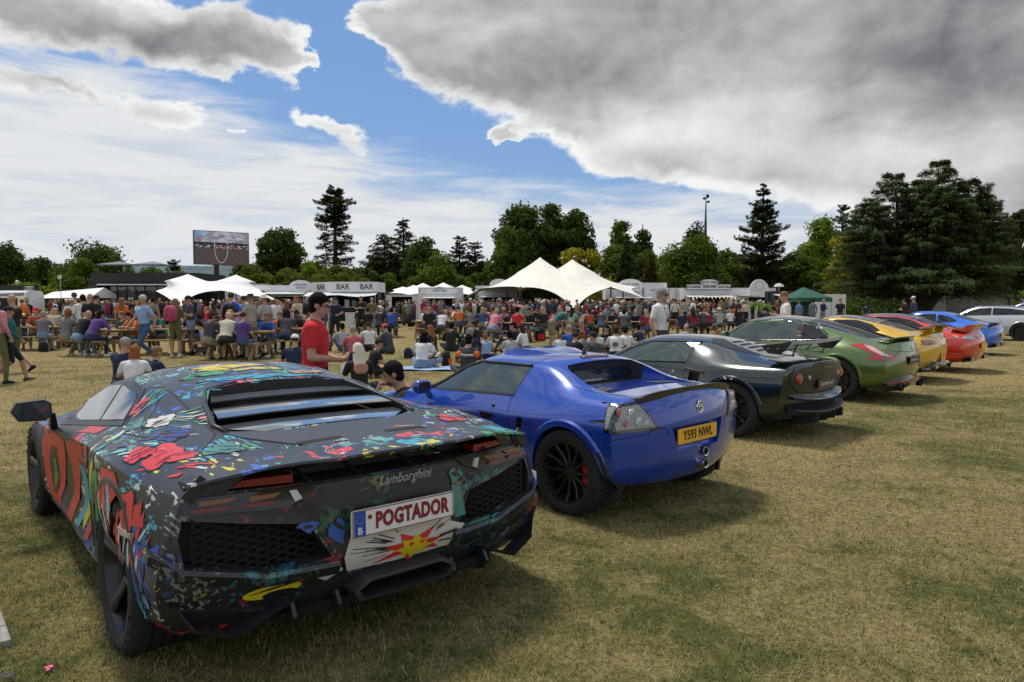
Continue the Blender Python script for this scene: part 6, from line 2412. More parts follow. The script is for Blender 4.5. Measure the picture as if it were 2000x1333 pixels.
# eye, jaw and feather drawing over roof, flank and bumper
for (cx,cz,n,spread,sz,mats,ax,an) in (
  (-.28,.60,16,.17,.12,[INKR,INKR,INKW],'y',1.9),(.16,.66,12,.17,.15,[INKR,INKC,INKW],'y',.9),(.50,.62,9,.10,.16,[INKG,INKG,INKY],'y',1.2),
  (-.30,.40,14,.13,.13,[INKB,INKB,INKC],'y',1.2),(.95,.66,7,.12,.12,[INKC,INKW],'y',.4),(.55,.82,9,.12,.10,[INKC,INKW,INKC],'y',.3)):
 for i in range(n):
  stroke(cx+rnd.uniform(-1,1)*spread,cz+rnd.uniform(-1,1)*spread*.7,sz*rnd.uniform(.6,1.4),sz*rnd.uniform(.12,.3),an+rnd.uniform(-.3,.3),ax,rnd.choice(mats),rnd,.003+.0004*(i % 4))
for (cx,cy,n,sp,sz,mats,an) in [(q[0],q[1],q[2],q[3],q[4]*.62,q[5],q[6]) for q in ((.80,.20,12,.26,.14,[INKC,INKC,INKB],1.3),(1.10,.22,8,.10,.14,[INKY],1.5),(1.18,.0,5,.12,.12,[INKY,INKG],.4),(.30,.66,12,.15,.10,[INKC,INKW,INKG],.8),(-.30,.58,10,.12,.10,[INKC,INKW],.5),(.1,.70,7,.1,.09,[INKR,INKR,INKW],.9),(-.55,.25,7,.16,.09,[INKW,INKY],1.4),(-.55,-.35,12,.22,.10,[INKR,INKW,INKY],1.5),(.35,-.68,12,.2,.10,[INKB,INKC,INKW],.4),(.9,-.45,8,.15,.10,[INKR],1.2))]:
 for i in range(n):
  stroke(cx+rnd.uniform(-1,1)*sp,cy+rnd.uniform(-1,1)*sp*.8,sz*rnd.uniform(.5,1.4),sz*rnd.uniform(.12,.3),an+rnd.uniform(-.3,.3),'z',rnd.choice(mats),rnd,.0085 if cx <-.4 else .0016+.0003*(i % 4))
for (cx,cy,n,sx_,sy_,sz,mats,an,ax) in ((-.30,.84,16,.22,.10,.10,[INKR,INKR,INKR,INKW],.9,'z'),(.12,.88,14,.16,.07,.11,[INKC,INKW,pm('wrap_navy',(.02,.03,.16),.36)],.5,'z'),(.62,.80,12,.12,.05,.10,[INKC,INKW,INKG],.3,'z'),
           (-.44,.50,10,.09,.14,.08,[INKB,INKB,pm('wrap_sky',(.12,.26,.42),.36)],1.1,'y'),(.86,.64,10,.10,.05,.12,[INKG,INKW,INKC],1.9,'z'),(.30,.60,10,.12,.06,.10,[INKW,INKG],1.2,'z')):
 for i in range(n):
  stroke(cx+rnd.uniform(-1,1)*sx_,cy+rnd.uniform(-1,1)*sy_,sz*rnd.uniform(.5,1.4),sz*rnd.uniform(.10,.22),an+rnd.uniform(-.25,.25),ax,rnd.choice(mats),rnd,.002+.0004*(i % 4))
def blotch(cx,cy,rx,ry,mat,axis,off=.0034,sg=1):
 ph=rnd.uniform(0,6)
 P=[]
 for q in range(26):
  t_=2*math.pi*q/26
  r_=1+.22*math.sin(3*t_+ph)+.13*math.sin(7*t_+2*ph)+rnd.uniform(-.10,.10)
  P.append((cx+rx*r_*math.cos(t_),cy+ry*r_*math.sin(t_)))
 A.patch('wrap_print',[(cx+(p-cx)*1.10,cy+(q-cy)*1.10) for p,q in P],axis,INKK,off=off-.0007,step=.05,skirt=0,sg=sg)
 A.patch('wrap_print',P,axis,mat,off=off,step=.05,skirt=0,sg=sg)
 an=rnd.uniform(.3,1.4)
 for q in range(5):
  u,v=rnd.uniform(-.6,.6)*rx,rnd.uniform(-.6,.6)*ry
  L=rnd.uniform(.35,.75)*min(rx,ry)
  A.line([(cx+u-L*math.cos(an),cy+v-L*math.sin(an)),(cx+u+L*math.cos(an+.25),cy+v+L*math.sin(an+.25))],w=rnd.uniform(.004,.009),axis=axis,mat=INKK,name='wrap_print',off=off+.001,sg=sg)
NAVY_=pm('wrap_navy',(.02,.03,.16),.36)
TEAL_=pm('wrap_teal',(.06,.20,.17),.36)
for q in ((1.16,.12,.09,.20,INKY),(.99,-.03,.04,.14,INKY),(.79,.22,.045,.16,INKC),(.75,-.06,.04,.20,INKC),(.97,.30,.05,.12,INKG),(.84,-.28,.035,.12,pm('wrap_orange',(.55,.24,.05),.36)),
   (-.18,.83,.13,.085,INKR),(.10,.74,.10,.07,NAVY_),(-.02,.90,.09,.05,INKR),(.40,.70,.09,.06,INKW),(.60,.78,.12,.04,TEAL_),(.88,.70,.08,.05,INKR),(-.28,.62,.07,.08,TEAL_),(.45,-.62,.08,.05,INKC),(.15,-.68,.09,.06,INKB),(-.25,-.62,.08,.07,INKR)):
 blotch(q[0],q[1],q[2],q[3],q[4],'z')
for q in ((-.28,.67,.11,.075,INKR),(-.43,.52,.055,.085,INKB),(.10,.70,.13,.06,INKR),(-.40,.36,.05,.05,pm('wrap_sky',(.12,.26,.42),.36)),(.33,.66,.09,.07,INKG),(.62,.66,.05,.07,INKY)):
 blotch(q[0],q[1],q[2],q[3],q[4],'y')
for q in ((.42,.60,.04,.02,INKB),(-.33,.70,.04,.03,TEAL_),(.30,.56,.035,.05,INKB),(-.62,.44,.05,.02,INKC),(.72,.44,.06,.012,INKY)):
 blotch(q[0],q[1],q[2],q[3],q[4],'x',off=.0060)
# bold red lettering shapes down the door
RD=ink('door_red',(.50,.035,.035))
A.patch('wrap_print',[(2.34,.62),(2.05,.68),(1.80,.655),(1.86,.42),(1.92,.20),(2.16,.20),(2.30,.42)],'y',RD,off=.003,step=.06,skirt=0,mirror=True)
A.patch('wrap_print',[(2.16,.58),(2.02,.58),(1.98,.40),(2.02,.27),(2.12,.27),(2.18,.42)],'y',INKK,off=.0045,step=.05,skirt=0,mirror=True)
A.patch('wrap_print',[(2.10,.50),(2.04,.50),(2.03,.33),(2.08,.33)],'y',INKG,off=.006,step=.05,skirt=0,mirror=True)
A.patch('wrap_print',[(1.74,.655),(1.50,.70),(1.10,.74),(1.16,.62),(1.40,.60),(1.48,.40),(1.52,.20),(1.70,.20),(1.66,.42)],'y',RD,off=.003,step=.06,skirt=0,mirror=True)
A.patch('wrap_print',[(1.44,.58),(1.20,.58),(1.16,.40),(1.30,.22),(1.40,.22),(1.34,.40)],'y',INKC,off=.0035,step=.05,skirt=0,mirror=True)
A.patch('wrap_print',[(1.20,.40),(1.10,.34),(1.16,.24),(1.24,.28)],'y',INKY,off=.005,step=.05,skirt=0,mirror=True)
A.patch('wrap_print',[(1.08,.735),(.82,.775),(.86,.62),(.94,.40),(.98,.22),(1.10,.22),(1.06,.42),(1.02,.62)],'y',RD,off=.003,step=.06,skirt=0,mirror=True)
A.patch('wrap_print',[(1.55,.84-.10),(1.05,.80),(1.0,.835),(1.4,.785)],'y',RD,off=.003,step=.06,skirt=0,mirror=True)
A.patch('wrap_print',[(.50,.70),(.36,.74),(.20,.66),(.24,.52),(.36,.46),(.48,.55)],'y',INKG,off=.003,step=.05,skirt=0,mirror=True)
A.patch('wrap_print',[(.56,.76),(.44,.75),(.52,.50),(.60,.42)],'y',INKY,off=.004,step=.05,skirt=0,mirror=True)
A.patch('wrap_print',[(.22,.78),(-.05,.80),(-.14,.74),(.02,.62),(.20,.60)],'y',INKR,off=.003,step=.05,skirt=0,mirror=True)
A.patch('side_marker',[(-.17,.70-.1),(-.34,.605),(-.345,.585),(-.18,.57)],'y',pm('pale_marker',(.45,.42,.36),.3),off=.006,step=.05)
A.patch('wrap_print',[(.56+.115*math.cos(q) ,.352+.030*math.sin(q)-.006*math.cos(q)) for q in [2*math.pi*i/22 for i in range(22)]],'x',INKY,off=.005,step=.04,skirt=0)
A.patch('wrap_print',[(.525+.075*math.cos(q),.333+.020*math.sin(q)) for q in [2*math.pi*i/18 for i in range(18)]],'x',INKK,off=.0065,step=.04,skirt=0)
for q in range(5):
 A.line([(.65-.02*q,.352+.004*q),(.56-.03*q,.362+.004*q)],w=.003,axis='x',mat=INKK,name='wrap_print',off=.0065)
A.patch('wrap_print',[(.36,.42),(.30,.43),(.27,.385),(.34,.35),(.38,.37)],'x',INKW,off=.005,step=.04,skirt=0)
A.patch('wrap_print',[(-.30,.66),(-.36,.64),(-.38,.50),(-.31,.50)],'x',pm('wrap_teal',(.06,.20,.17),.36),off=.005,step=.04,skirt=0)
A.patch('wrap_print',[(-.40,.455),(-.55,.46),(-.58,.40),(-.42,.385)],'x',pm('wrap_teal',(.06,.20,.17),.36),off=.005,step=.04,skirt=0)
# door blade beside the intake
for sg in (1,-1):
 mb=MB()
 q=[A.drop(a,b,'y',sg)[0] for a,b in ((.80,.70),(.72,.28),(.82,.24),(.93,.62))]
 mb.add([p+Vector((0,sg*.004,0)) for p in q]+[p-Vector((0,sg*.05,0)) for p in q],[(0,1,2,3),(7,6,5,4)]+[(i,(i+1) % 4,4+(i+1) % 4,4+i) for i in range(4)])
 mb.build('door_blade',[MBLACK],A.root)
A.patch('sill_strip',[(2.25,.20),(.5,.20),(.5,.16),(2.25,.15)],'y',MBLACK,off=.008,step=.08,mirror=True)
# ================================================================ dark green coupe with a wing
DGREEN=pm('dark_green_paint',(.005,.015,.013),.2,metal=.15,coat=1.0,coat_r=.02)
SILV=pm('silver_grey_clam',(.20,.205,.21),.28,metal=.5,coat=1.0)
E_=Car('parked_car','very dark green mid-engined coupe with high black rear wing and round red lamps',(3.097,8.745),2.367)
def ecuts():
 out=[]
 mb=MB()
 mb.prism([(.66,.80),(1.90,.765),(1.70,.87),(1.26,1.03),(.66,1.04)],-1.2,1.2,'y',1)
 out.append(mb)
 mb=MB()
 mb.box((1.18,0,.70),(.98,1.2,.5),None,1)
 out.append(mb)
 for sg in (1,-1):
  mb=MB()
  mb.loft([[(.60,sg*1.1,.60),(.40,sg*1.1,.60),(.38,sg*1.1,.72),(.58,sg*1.1,.73)],[(.56,sg*.78,.61),(.42,sg*.78,.61),(.40,sg*.78,.70),(.55,sg*.78,.71)]],m=1)
  out.append(mb)
 return out
E_.body([
 (-.50,[(.76,.24),(.84,.34),(.865,.52),(.85,.72),(.78,.83),(.58,.865),(.4,.87),(.2,.875),(0,.875)]),
 (-.25,[(.80,.18),(.89,.30),(.91,.52),(.90,.74),(.76,.85),(.55,.895),(.38,.91),(.2,.92),(0,.925)]),
 (0.0,[(.80,.15),(.90,.28),(.925,.52),(.915,.76),(.74,.865),(.52,.94),(.36,.965),(.2,.98),(0,.985)]),
 (.30,[(.80,.14),(.87,.26),(.90,.50),(.89,.75),(.735,.865),(.52,.99),(.36,1.03),(.2,1.05),(0,1.055)]),
 (.60,[(.78,.13),(.83,.24),(.84,.47),(.85,.70),(.735,.835),(.53,1.04),(.38,1.08),(.2,1.10),(0,1.105)]),
 (.95,[(.76,.13),(.79,.22),(.80,.44),(.81,.66),(.73,.80),(.54,1.06),(.38,1.10),(.2,1.125),(0,1.13)]),
 (1.30,[(.76,.13),(.79,.22),(.80,.43),(.80,.64),(.725,.78),(.53,1.04),(.38,1.09),(.2,1.115),(0,1.12)]),
 (1.65,[(.77,.13),(.80,.23),(.81,.44),(.81,.64),(.72,.755),(.54,.93),(.39,.99),(.2,1.02),(0,1.03)]),
 (2.0,[(.78,.14),(.83,.25),(.85,.46),(.85,.64),(.71,.735),(.58,.77),(.4,.81),(.2,.84),(0,.85)]),
 (2.37,[(.78,.16),(.85,.27),(.88,.50),(.87,.655),(.74,.715),(.56,.70),(.4,.70),(.2,.70),(0,.705)]),
 (2.80,[(.72,.15),(.79,.24),(.82,.40),(.80,.55),(.68,.61),(.5,.61),(.36,.615),(.2,.62),(0,.62)]),
 (3.12,[(.55,.16),(.64,.22),(.66,.32),(.62,.42),(.52,.48),(.42,.49),(.3,.50),(.2,.50),(0,.50)]),
],tail=[(-.50,-.60),(-.54,-.66),(-.57,-.72),(-.60,-.755),(-.60,-.76),(-.62,-.775)],
 nose=[(3.1,3.22),(3.1,3.26),(3.12,3.26),(3.08,3.22),(3.02,3.16),(2.98,3.12)],
 paint=DGREEN,M=26,sub=2,wells=[((0,.32),.355,.62,1.2),((2.37,.31),.335,.60,1.2)],creases=[(5,.25)],cuts=ecuts(),ang=32)
E_.wheel(0,.775,.322,.235,.24,style=(10,'thin'),dish=.045)
E_.wheel(2.37,.775,.308,.225,.19,style=(10,'thin'),dish=.04)
E_.arch(0,.32,.355,w=.035,off=.012,mat=DGREEN,name='wheel_arch')
E_.arch(2.37,.31,.335,w=.035,off=.012,mat=DGREEN,name='wheel_arch')
E_.patch('side_window',[(.66,.815),(1.62,.782),(1.86,.775),(1.50,.955),(1.28,1.025),(.60,1.04)],'y',GLASS,off=.003,mirror=True,step=.06,skirt=.004)
for sg in (1,-1):
 mb=MB()
 P=[]
 pts=[(.58,1.048),(.9,1.05),(1.28,1.035),(1.50,.965),(1.86,.785),(1.96,.745)]
 for i in range(len(pts)-1):
  for k in range(6):
   a,b=Vector(pts[i]).lerp(Vector(pts[i+1]),k/6)
   p,n=E_.drop(a,b,'y',sg)
   P.append(p+n*.003)
 mb.tube(P,.010,6)
 mb.build('window_frame',[BLACKP],E_.root,smooth=True)
E_.line([(.58,1.05),(.66,.81),(.62,.60),(.60,.35),(.66,.2)],mirror=True)
E_.line([(.58,.60),(.57,.3),(.57,0)],axis='z',mirror=True)
E_.patch('windscreen',[(1.42,-.48),(1.42,.48),(2.02,.62),(2.06,0),(2.02,-.62)],'z',DGLASS,off=.004,step=.1)
MESH=pm('scoop_mesh',(.012,.012,.013),.5,bump=1.0,bscale=330)
for sg in (1,-1):
 E_.patch('scoop_mesh',[(.50,sg*.16),(.55,sg*.30),(.48,sg*.42),(.30,sg*.47),(.0,sg*.485),(-.16,sg*.47),(.02,sg*.40),(.24,sg*.35),(.36,sg*.26)],'z',MESH,off=.004,step=.05)
E_.patch('engine_clam',[(.49,.13),(.38,.24),(.26,.32),(.02,.385),(-.20,.45),(-.32,.40),(-.34,0),(-.32,-.40),(-.20,-.45),(.02,-.385),(.26,-.32),(.38,-.24),(.49,-.13),(.52,0)],'z',SILV,off=.007,step=.05)
for sg in (1,-1):
 for k in range(4):
  x=.30-.115*k
  E_.patch('louvre_slot',[(x,sg*.05),(x+.015,sg*(.26+.02*k)),(x-.035,sg*(.27+.02*k)),(x-.05,sg*.05)],'z',SEAM,off=.010,step=.05)
mb=MB()
mb.lathe([(0,.006),(.013,.006),(.018,.0)],14,tuple(E_.drop(.80,.69,'y')[0]),'y')
mb.build('door_lock',[STEEL],E_.root,smooth=True)
for sg in (1,-1):
 mb=MB()
 q=[E_.drop(a,b,'y',sg)[0] for a,b in ((.62,.74),(.62,.59),(.36,.585),(.34,.71))]
 mb.tube([q[3],q[0],q[1],q[2]],.014,6)
 mb.build('intake_trim',[BLACKP],E_.root,smooth=True)
E_.mirror_thing(1.80,.90,.83,GLOSSK,w=.085,h=.05)
# tail panel
E_.patch('tail_panel',[(.66,.80),(.74,.74),(.72,.64),(.60,.56),(.30,.53),(-.30,.53),(-.60,.56),(-.72,.64),(-.74,.74),(-.66,.80),(-.3,.835),(.3,.835)],'x',pm('tail_panel_grey',(.018,.017,.016),.4,coat=.3),off=.006,step=.06)
E_.line([(.66,.80),(.76,.74),(.74,.64),(.60,.545),(.30,.515),(0,.51)],axis='x',mirror=True,w=.008,mat=SEAM,off=.005)
for y,z,r in ((.60,.695,.056),(-.60,.695,.056)):
 p,n=E_.drop(y,z,'x')
 mb=MB()
 mb.lathe([(0,-.028),(r*.3,-.030),(r*.34,-.022),(r*.9,-.020),(r,-.012),(r,.012)],28,(p.x,y,z),'x')
 L=mb.build('tail_lamp',[REDLENS],E_.root,ang=40)
 mb=MB()
 mb.lathe([(0,-.034),(r*.28,-.032)],16,(p.x,y,z),'x')
 mb.build('lamp_centre',[CLEARL],L)
for y in (.42,-.42):
 p,n=E_.drop(y,.70,'x')
 mb=MB()
 mb.lathe([(0,-.014),(.020,-.014),(.026,-.008),(.026,.01)],20,(p.x,y,.70),'x')
 mb.build('reverse_lamp',[CLEARL],E_.root,ang=40)
PAINK=pm('grey_print',(.16,.16,.16),.4,metal=.3)
for i,ch in enumerate('LOTUS'):
 y=.27-.135*i
 text(ch,.048,PAINK,E_.root,(E_.drop(y,.735,'x')[0].x-.009,y,.735),(math.pi/2,0,-math.pi/2),'tail_letter',ext=.001)
E_.patch('third_brake_light',[(.12,.802),(-.12,.802),(-.12,.790),(.12,.790)],'x',SMOKEL,off=.012,step=.05)
pl=E_.plate(E_.drop(0,.60,'x')[0].x-.02,.606,'',pm('plate_brown',(.05,.035,.025),.45),WHITEINK)
text('ABI POWELL ART',.048,WHITEINK,pl,(-.005,0,0),(math.pi/2,0,-math.pi/2),'plate_lettering',ext=.0008)
# bumper shelf, diffuser, exhaust
mb=MB()
rings=[]
for i in range(13):
 y=.70-1.4*i/12
 f=abs(y)/.70
 x=-.80+.12*f ** 2.5
 z=.45+.05*f ** 2
 rings.append([(x+.2,y,z+.02),(x+.03,y,z+.003),(x+.022,y,z-.010),(x+.04,y,z-.03),(x+.2,y,z-.04)])
mb.loft(rings)
mb.build('bumper_shelf',[DGREEN],E_.root,ang=30)
mb=MB()
rings=[]
for i in range(13):
 y=.66-1.32*i/12
 f=abs(y)/.66
 x=-.80+.12*f ** 2.5
 z=.30+.045*f ** 2
 rings.append([(x+.25,y,z+.04),(x,y,z+.015),(x-.012,y,z),(x+.02,y,z-.04),(x+.3,y,z-.10)])
mb.loft(rings)
mb.build('diffuser',[BLACKP],E_.root,ang=30)
E_.patch('lower_grille',[(.62,.40),(.55,.33),(-.55,.33),(-.62,.40)],'x',SEAM,off=.01,step=.06)
for y in (.36,.12,-.12,-.36):
 mb=MB()
 mb.prism([(-.80,.30),(-.80,.20),(-.5,.14),(-.5,.26)],y-.008,y+.008,'y')
 mb.build('diffuser_fin',[BLACKP],E_.root)
mb=MB()
mb.lathe([(.05,.2),(.052,0),(.045,-.004),(.042,.15),(0,.15)],20,(-.80,-.02,.27),'x')
mb.build('exhaust_tip',[BLACKP],E_.root,ang=40)
# rear wing
WINGM=pm('wing_black',(.012,.012,.013),.3,coat=.6)
wg=thing('rear_wing',None,None,(0,0,0))
wg.parent=E_.root
wg.location=(-.02,0,.035)
mb=MB()
rings=[]
for i in range(17):
 y=.74-1.48*i/16
 f=abs(y)/.74
 zc=1.035-.015*(1-f)
 rings.append([(-.30,y,zc-.045),(-.34,y,zc-.018),(-.46,y,zc+.004),(-.61,y,zc+.042),(-.614,y,zc+.006),(-.46,y,zc-.024),(-.34,y,zc-.045)])
mb.loft(rings)
mb.build('wing_blade',[WINGM],wg,ang=40)
for sg in (1,-1):
 mb=MB()
 mb.prism([(-.27,1.02),(-.36,.935),(-.50,.925),(-.61,1.04),(-.62,1.075),(-.50,1.05)],sg*.745-.005,sg*.745+.005,'y')
 mb.build('wing_endplate',[WINGM],wg)
 for p in ((-.36,.985),(-.47,.99)):
  b2=MB()
  b2.lathe([(0,.009),(.009,.007),(.010,0)],8,(p[0],sg*.745,p[1]),'y')
  b2.build('bolt',[STEEL],wg)
 mb=MB()
 y=sg*.43
 for a,b in (((-.22,.925),(-.52,.895)),((-.30,.92),(-.40,1.02)),((-.50,.90),(-.56,1.035)),((-.40,1.02),(-.56,1.035)),((-.33,.93),(-.54,.985))):
  mb.bar((a[0],y,a[1]),(b[0],y,b[1]),.012,.024,up=(0,1,0))
 mb.build('wing_bracket',[WINGM],wg)
seat(E_.root,.90,.34,.34,pm('seat_black',(.03,.03,.032),.7))
seat(E_.root,.90,-.34,.34,pm('seat_black',(.03,.03,.032),.7))
steering(E_.root,1.42,-.34,.82,INTER)
# ================================================================ leaf green coupe
LGREEN=pm('leaf_green_paint',(.095,.155,.035),.24,metal=.35,coat=1.0,coat_r=.02)
Z=Car('parked_car','metallic leaf green coupe with boomerang tail lamps and black roof',(5.70,11.85),2.37)
zc=[]
mb=MB()
mb.prism([(.55,.93),(1.85,.885),(2.05,.90),(1.5,1.19),(1.2,1.225),(.9,1.23),(.45,1.15)],-1.2,1.2,'y',1)
zc.append(mb)
mb=MB()
mb.box((1.15,0,.83),(1.0,1.3,.5),None,1)
zc.append(mb)
Z.body([
 (-.62,[(.78,.24),(.86,.34),(.885,.54),(.84,.74),(.74,.86),(.60,.905),(.42,.92),(.2,.925),(0,.93)]),
 (-.35,[(.82,.19),(.91,.31),(.93,.54),(.885,.77),(.755,.885),(.61,.965),(.42,.985),(.2,1.0),(0,1.005)]),
 (0.0,[(.82,.16),(.925,.29),(.945,.56),(.91,.80),(.775,.905),(.62,1.055),(.44,1.085),(.2,1.105),(0,1.11)]),
 (.40,[(.82,.15),(.89,.26),(.915,.54),(.89,.79),(.785,.905),(.615,1.155),(.44,1.19),(.2,1.215),(0,1.22)]),
 (.80,[(.82,.15),(.87,.25),(.885,.51),(.875,.775),(.785,.895),(.60,1.23),(.43,1.265),(.2,1.285),(0,1.29)]),
 (1.20,[(.82,.15),(.86,.25),(.875,.50),(.87,.765),(.785,.885),(.59,1.25),(.42,1.29),(.2,1.31),(0,1.315)]),
 (1.55,[(.82,.15),(.86,.25),(.88,.50),(.87,.76),(.78,.875),(.58,1.20),(.42,1.25),(.2,1.275),(0,1.28)]),
 (1.95,[(.82,.16),(.87,.26),(.89,.51),(.875,.76),(.775,.86),(.60,1.02),(.42,1.08),(.2,1.11),(0,1.12)]),
 (2.25,[(.82,.16),(.89,.27),(.91,.53),(.89,.76),(.77,.845),(.60,.90),(.42,.92),(.2,.93),(0,.94)]),
 (2.60,[(.82,.17),(.90,.28),(.925,.54),(.90,.74),(.76,.81),(.56,.82),(.4,.83),(.2,.84),(0,.85)]),
 (3.10,[(.74,.17),(.82,.25),(.84,.40),(.80,.60),(.68,.68),(.5,.70),(.36,.71),(.2,.71),(0,.71)]),
 (3.35,[(.60,.18),(.66,.24),(.68,.38),(.64,.52),(.56,.60),(.44,.62),(.3,.62),(.2,.62),(0,.62)]),
],tail=[(-.62,-.74),(-.70,-.82),(-.74,-.88),(-.70,-.865),(-.66,-.84),(-.70,-.83)],
 nose=[(3.3,3.44),(3.34,3.48),(3.34,3.48),(3.3,3.44),(3.24,3.4),(3.2,3.36)],
 paint=LGREEN,M=26,sub=2,wells=[((0,.335),.372,.64,1.2),((2.60,.33),.36,.64,1.2)],creases=[(5,.3)],cuts=zc,ang=32)
Z.wheel(0,.80,.338,.252,.27,style=(10,'thin'),dish=.05,rimmat=pm('bronze_rim',(.06,.04,.025),.35,metal=.5))
Z.wheel(2.60,.80,.33,.245,.24,style=(10,'thin'),dish=.05,rimmat=pm('bronze_rim',(.06,.04,.025),.35,metal=.5))
Z.arch(0,.335,.372,w=.035,off=.012,mat=LGREEN,name='wheel_arch')
Z.arch(2.60,.33,.36,w=.035,off=.010,mat=LGREEN,name='wheel_arch')
Z.patch('window_surround',[(.16,.935),(.60,.915),(2.08,.865),(2.16,.885),(1.58,1.205),(1.2,1.245),(.8,1.235),(.42,1.17)],'y',GLOSSK,off=.002,mirror=True,step=.08,skirt=0) if 0 else None
Z.patch('side_window',[(.66,.93),(1.86,.885),(2.06,.885),(1.56,1.175),(1.2,1.222),(.72,1.222)],'y',GLASS,off=.003,mirror=True,step=.07)
Z.patch('quarter_window',[(.60,.932),(.62,1.21),(.42,1.155),(.18,.975),(.28,.945)],'y',DGLASS,off=.003,mirror=True,step=.06)
Z.patch('door_pillar',[(.60,.93),(.67,.928),(.73,1.225),(.62,1.218)],'y',GLOSSK,off=.005,mirror=True,step=.06)
for sg in (1,-1):
 mb=MB()
 P=[]
 pts=[(.16,.95),(.60,.918),(1.3,.895),(2.12,.865),(1.60,1.195),(1.2,1.24),(.75,1.24),(.40,1.17),(.16,.985)]
 for i in range(len(pts)-1):
  for k in range(5):
   a,b=Vector(pts[i]).lerp(Vector(pts[i+1]),k/5)
   p,n=Z.drop(a,b,'y',sg)
   P.append(p+n*.002)
 mb.tube(P,.011,6)
 mb.build('window_frame',[GLOSSK],Z.root,smooth=True)
 for (a,b,r,c) in ((.64,1.12,.030,(.45,.06,.16)),(.66,1.05,.030,(.62,.40,.05)),(.645,.985,.034,(.55,.55,.52))):
  p,n=Z.drop(a,b,'y',sg)
  mb=MB()
  mb.prism([(a+r*(1+.2*math.sin(3*t))*math.cos(t),b+r*.8*math.sin(t)) for t in [2*math.pi*i/12 for i in range(12)]],p.y+sg*.006,p.y+sg*.0085,'y')
  mb.build('sticker',[pm('sticker_%d' % int(a*1000),c,.5)],Z.root)
Z.line([(.62,1.24),(.60,.92),(.52,.70),(.55,.40),(.62,.22)],mirror=True)
Z.line([(.60,.62),(.59,.3),(.58,0)],axis='z',mirror=True)
ZROOF=pm('grey_black_roof',(.035,.036,.04),.2,coat=1.0)
Z.patch('roof_panel',[(1.42,.45),(1.42,-.45),(.62,-.53),(.60,0),(.62,.53)],'z',ZROOF,off=.003,step=.08)
Z.patch('rear_window',[(.58,.53),(.56,0),(.58,-.53),(.0,-.53),(-.36,-.50),(-.46,0),(-.36,.50),(.0,.53)],'z',DGLASS,off=.004,step=.08)
Z.patch('windscreen',[(1.46,-.50),(1.46,.50),(2.16,.64),(2.2,0),(2.16,-.64)],'z',DGLASS,off=.004,step=.1)
mb=MB()
rings=[]
for i in range(17):
 y=.62-1.24*i/16
 f=abs(y)/.62
 rings.append([(-.52,y,.93+.01*(1-f)),(-.66,y,.965+.02*(1-f*f)),(-.83+.16*f ** 3,y,.975+.04*(1-f ** 4)),(-.835+.16*f ** 3,y,.965+.04*(1-f ** 4)),(-.68,y,.925)])
mb.loft(rings)
mb.build('tail_spoiler',[LGREEN],Z.root,ang=35)
for sg in (1,-1):
 L=[(-.18,.875),(-.30,.905),(-.46,.875),(-.66,.79),(-.79,.72),(-.80,.675),(-.52,.665),(-.46,.69),(-.56,.745),(-.42,.80)]
 LL=Z.patch('tail_lamp',L,'y',REDLENS,off=.006,sg=sg,step=.05)[0]
 Z.patch('lamp_reflector',[(-.36,.88),(-.48,.86),(-.68,.765),(-.76,.715),(-.66,.725),(-.50,.80)],'y',pm('pink_white_lens',(.55,.42,.42),.15,coat=1.0),off=.010,sg=sg,step=.05,parent=LL)
# tail: shut line, badge, plate, red-lined skirt, exhausts
Z.line([(.66,.80),(.30,.775),(0,.77)],axis='x',mirror=True,w=.008)
p=Z.drop(0,.81,'x')[0]
mb=MB()
mb.lathe([(.030,-.004),(.038,-.010),(.046,-.004)],24,(p.x-.004,0,.81),'x')
mb.box((p.x-.012,0,.81),(.006,.12,.012))
mb.build('round_badge',[CHROME],Z.root,ang=40)
Z.patch('plate_recess',[(.30,.72),(-.30,.72),(-.27,.55),(.27,.55)],'x',GLOSSK,off=.004,step=.06)
pl=Z.plate(Z.drop(0,.64,'x')[0].x-.016,.64,'',pm('plate_black',(.015,.015,.016),.4),WHITEINK)
text('ABI POWELL ART',.048,WHITEINK,pl,(-.005,0,0),(math.pi/2,0,-math.pi/2),'plate_lettering',ext=.0008)
mb=MB()
rings=[]
for i in range(13):
 y=.80-1.6*i/12
 f=abs(y)/.80
 x=-.885+.16*f ** 2.4
 z=.36-.05*min(1,f*1.4)
 rings.append([(x+.2,y,z+.03),(x,y,z),(x,y,z-.04),(x+.06,y,z-.13),(x+.3,y,z-.13)])
mb.loft(rings)
sk=mb.build('rear_skirt',[GLOSSK],Z.root,ang=30)
mb=MB()
mb.tube([(-.889+.16*(abs(.80-1.6*i/12)/.8) ** 2.4,.80-1.6*i/12,.362-.05*min(1,abs(.80-1.6*i/12)/.8*1.4)) for i in range(13)],.007,5)
mb.build('red_pinstripe',[pm('red_stripe',(.5,.02,.03),.3)],sk)
for y in (.50,-.50):
 mb=MB()
 mb.lathe([(.065,.16),(.068,-.01),(.058,-.014),(.052,.1),(0,.1)],24,(-.85,y,.25),'x')
 mb.build('exhaust_tip',[BLACKP],Z.root,ang=40)
Z.mirror_thing(1.86,.95,.98,LGREEN,w=.10,h=.065)
seat(Z.root,.95,.36,.45,pm('seat_black',(.03,.03,.032),.7))
seat(Z.root,.95,-.36,.45,pm('seat_black',(.03,.03,.032),.7))
steering(Z.root,1.50,-.36,.93,INTER)
for sg in (1,-1):
 mb=MB()
 mb.prism([(-.50,.59),(-.62,.60),(-.76,.64),(-.77,.60),(-.64,.50),(-.52,.48)],sg*.80,sg*.87,'y')
 mb.build('bumper_vent',[LGREEN],Z.root,ang=30) if 0 else None
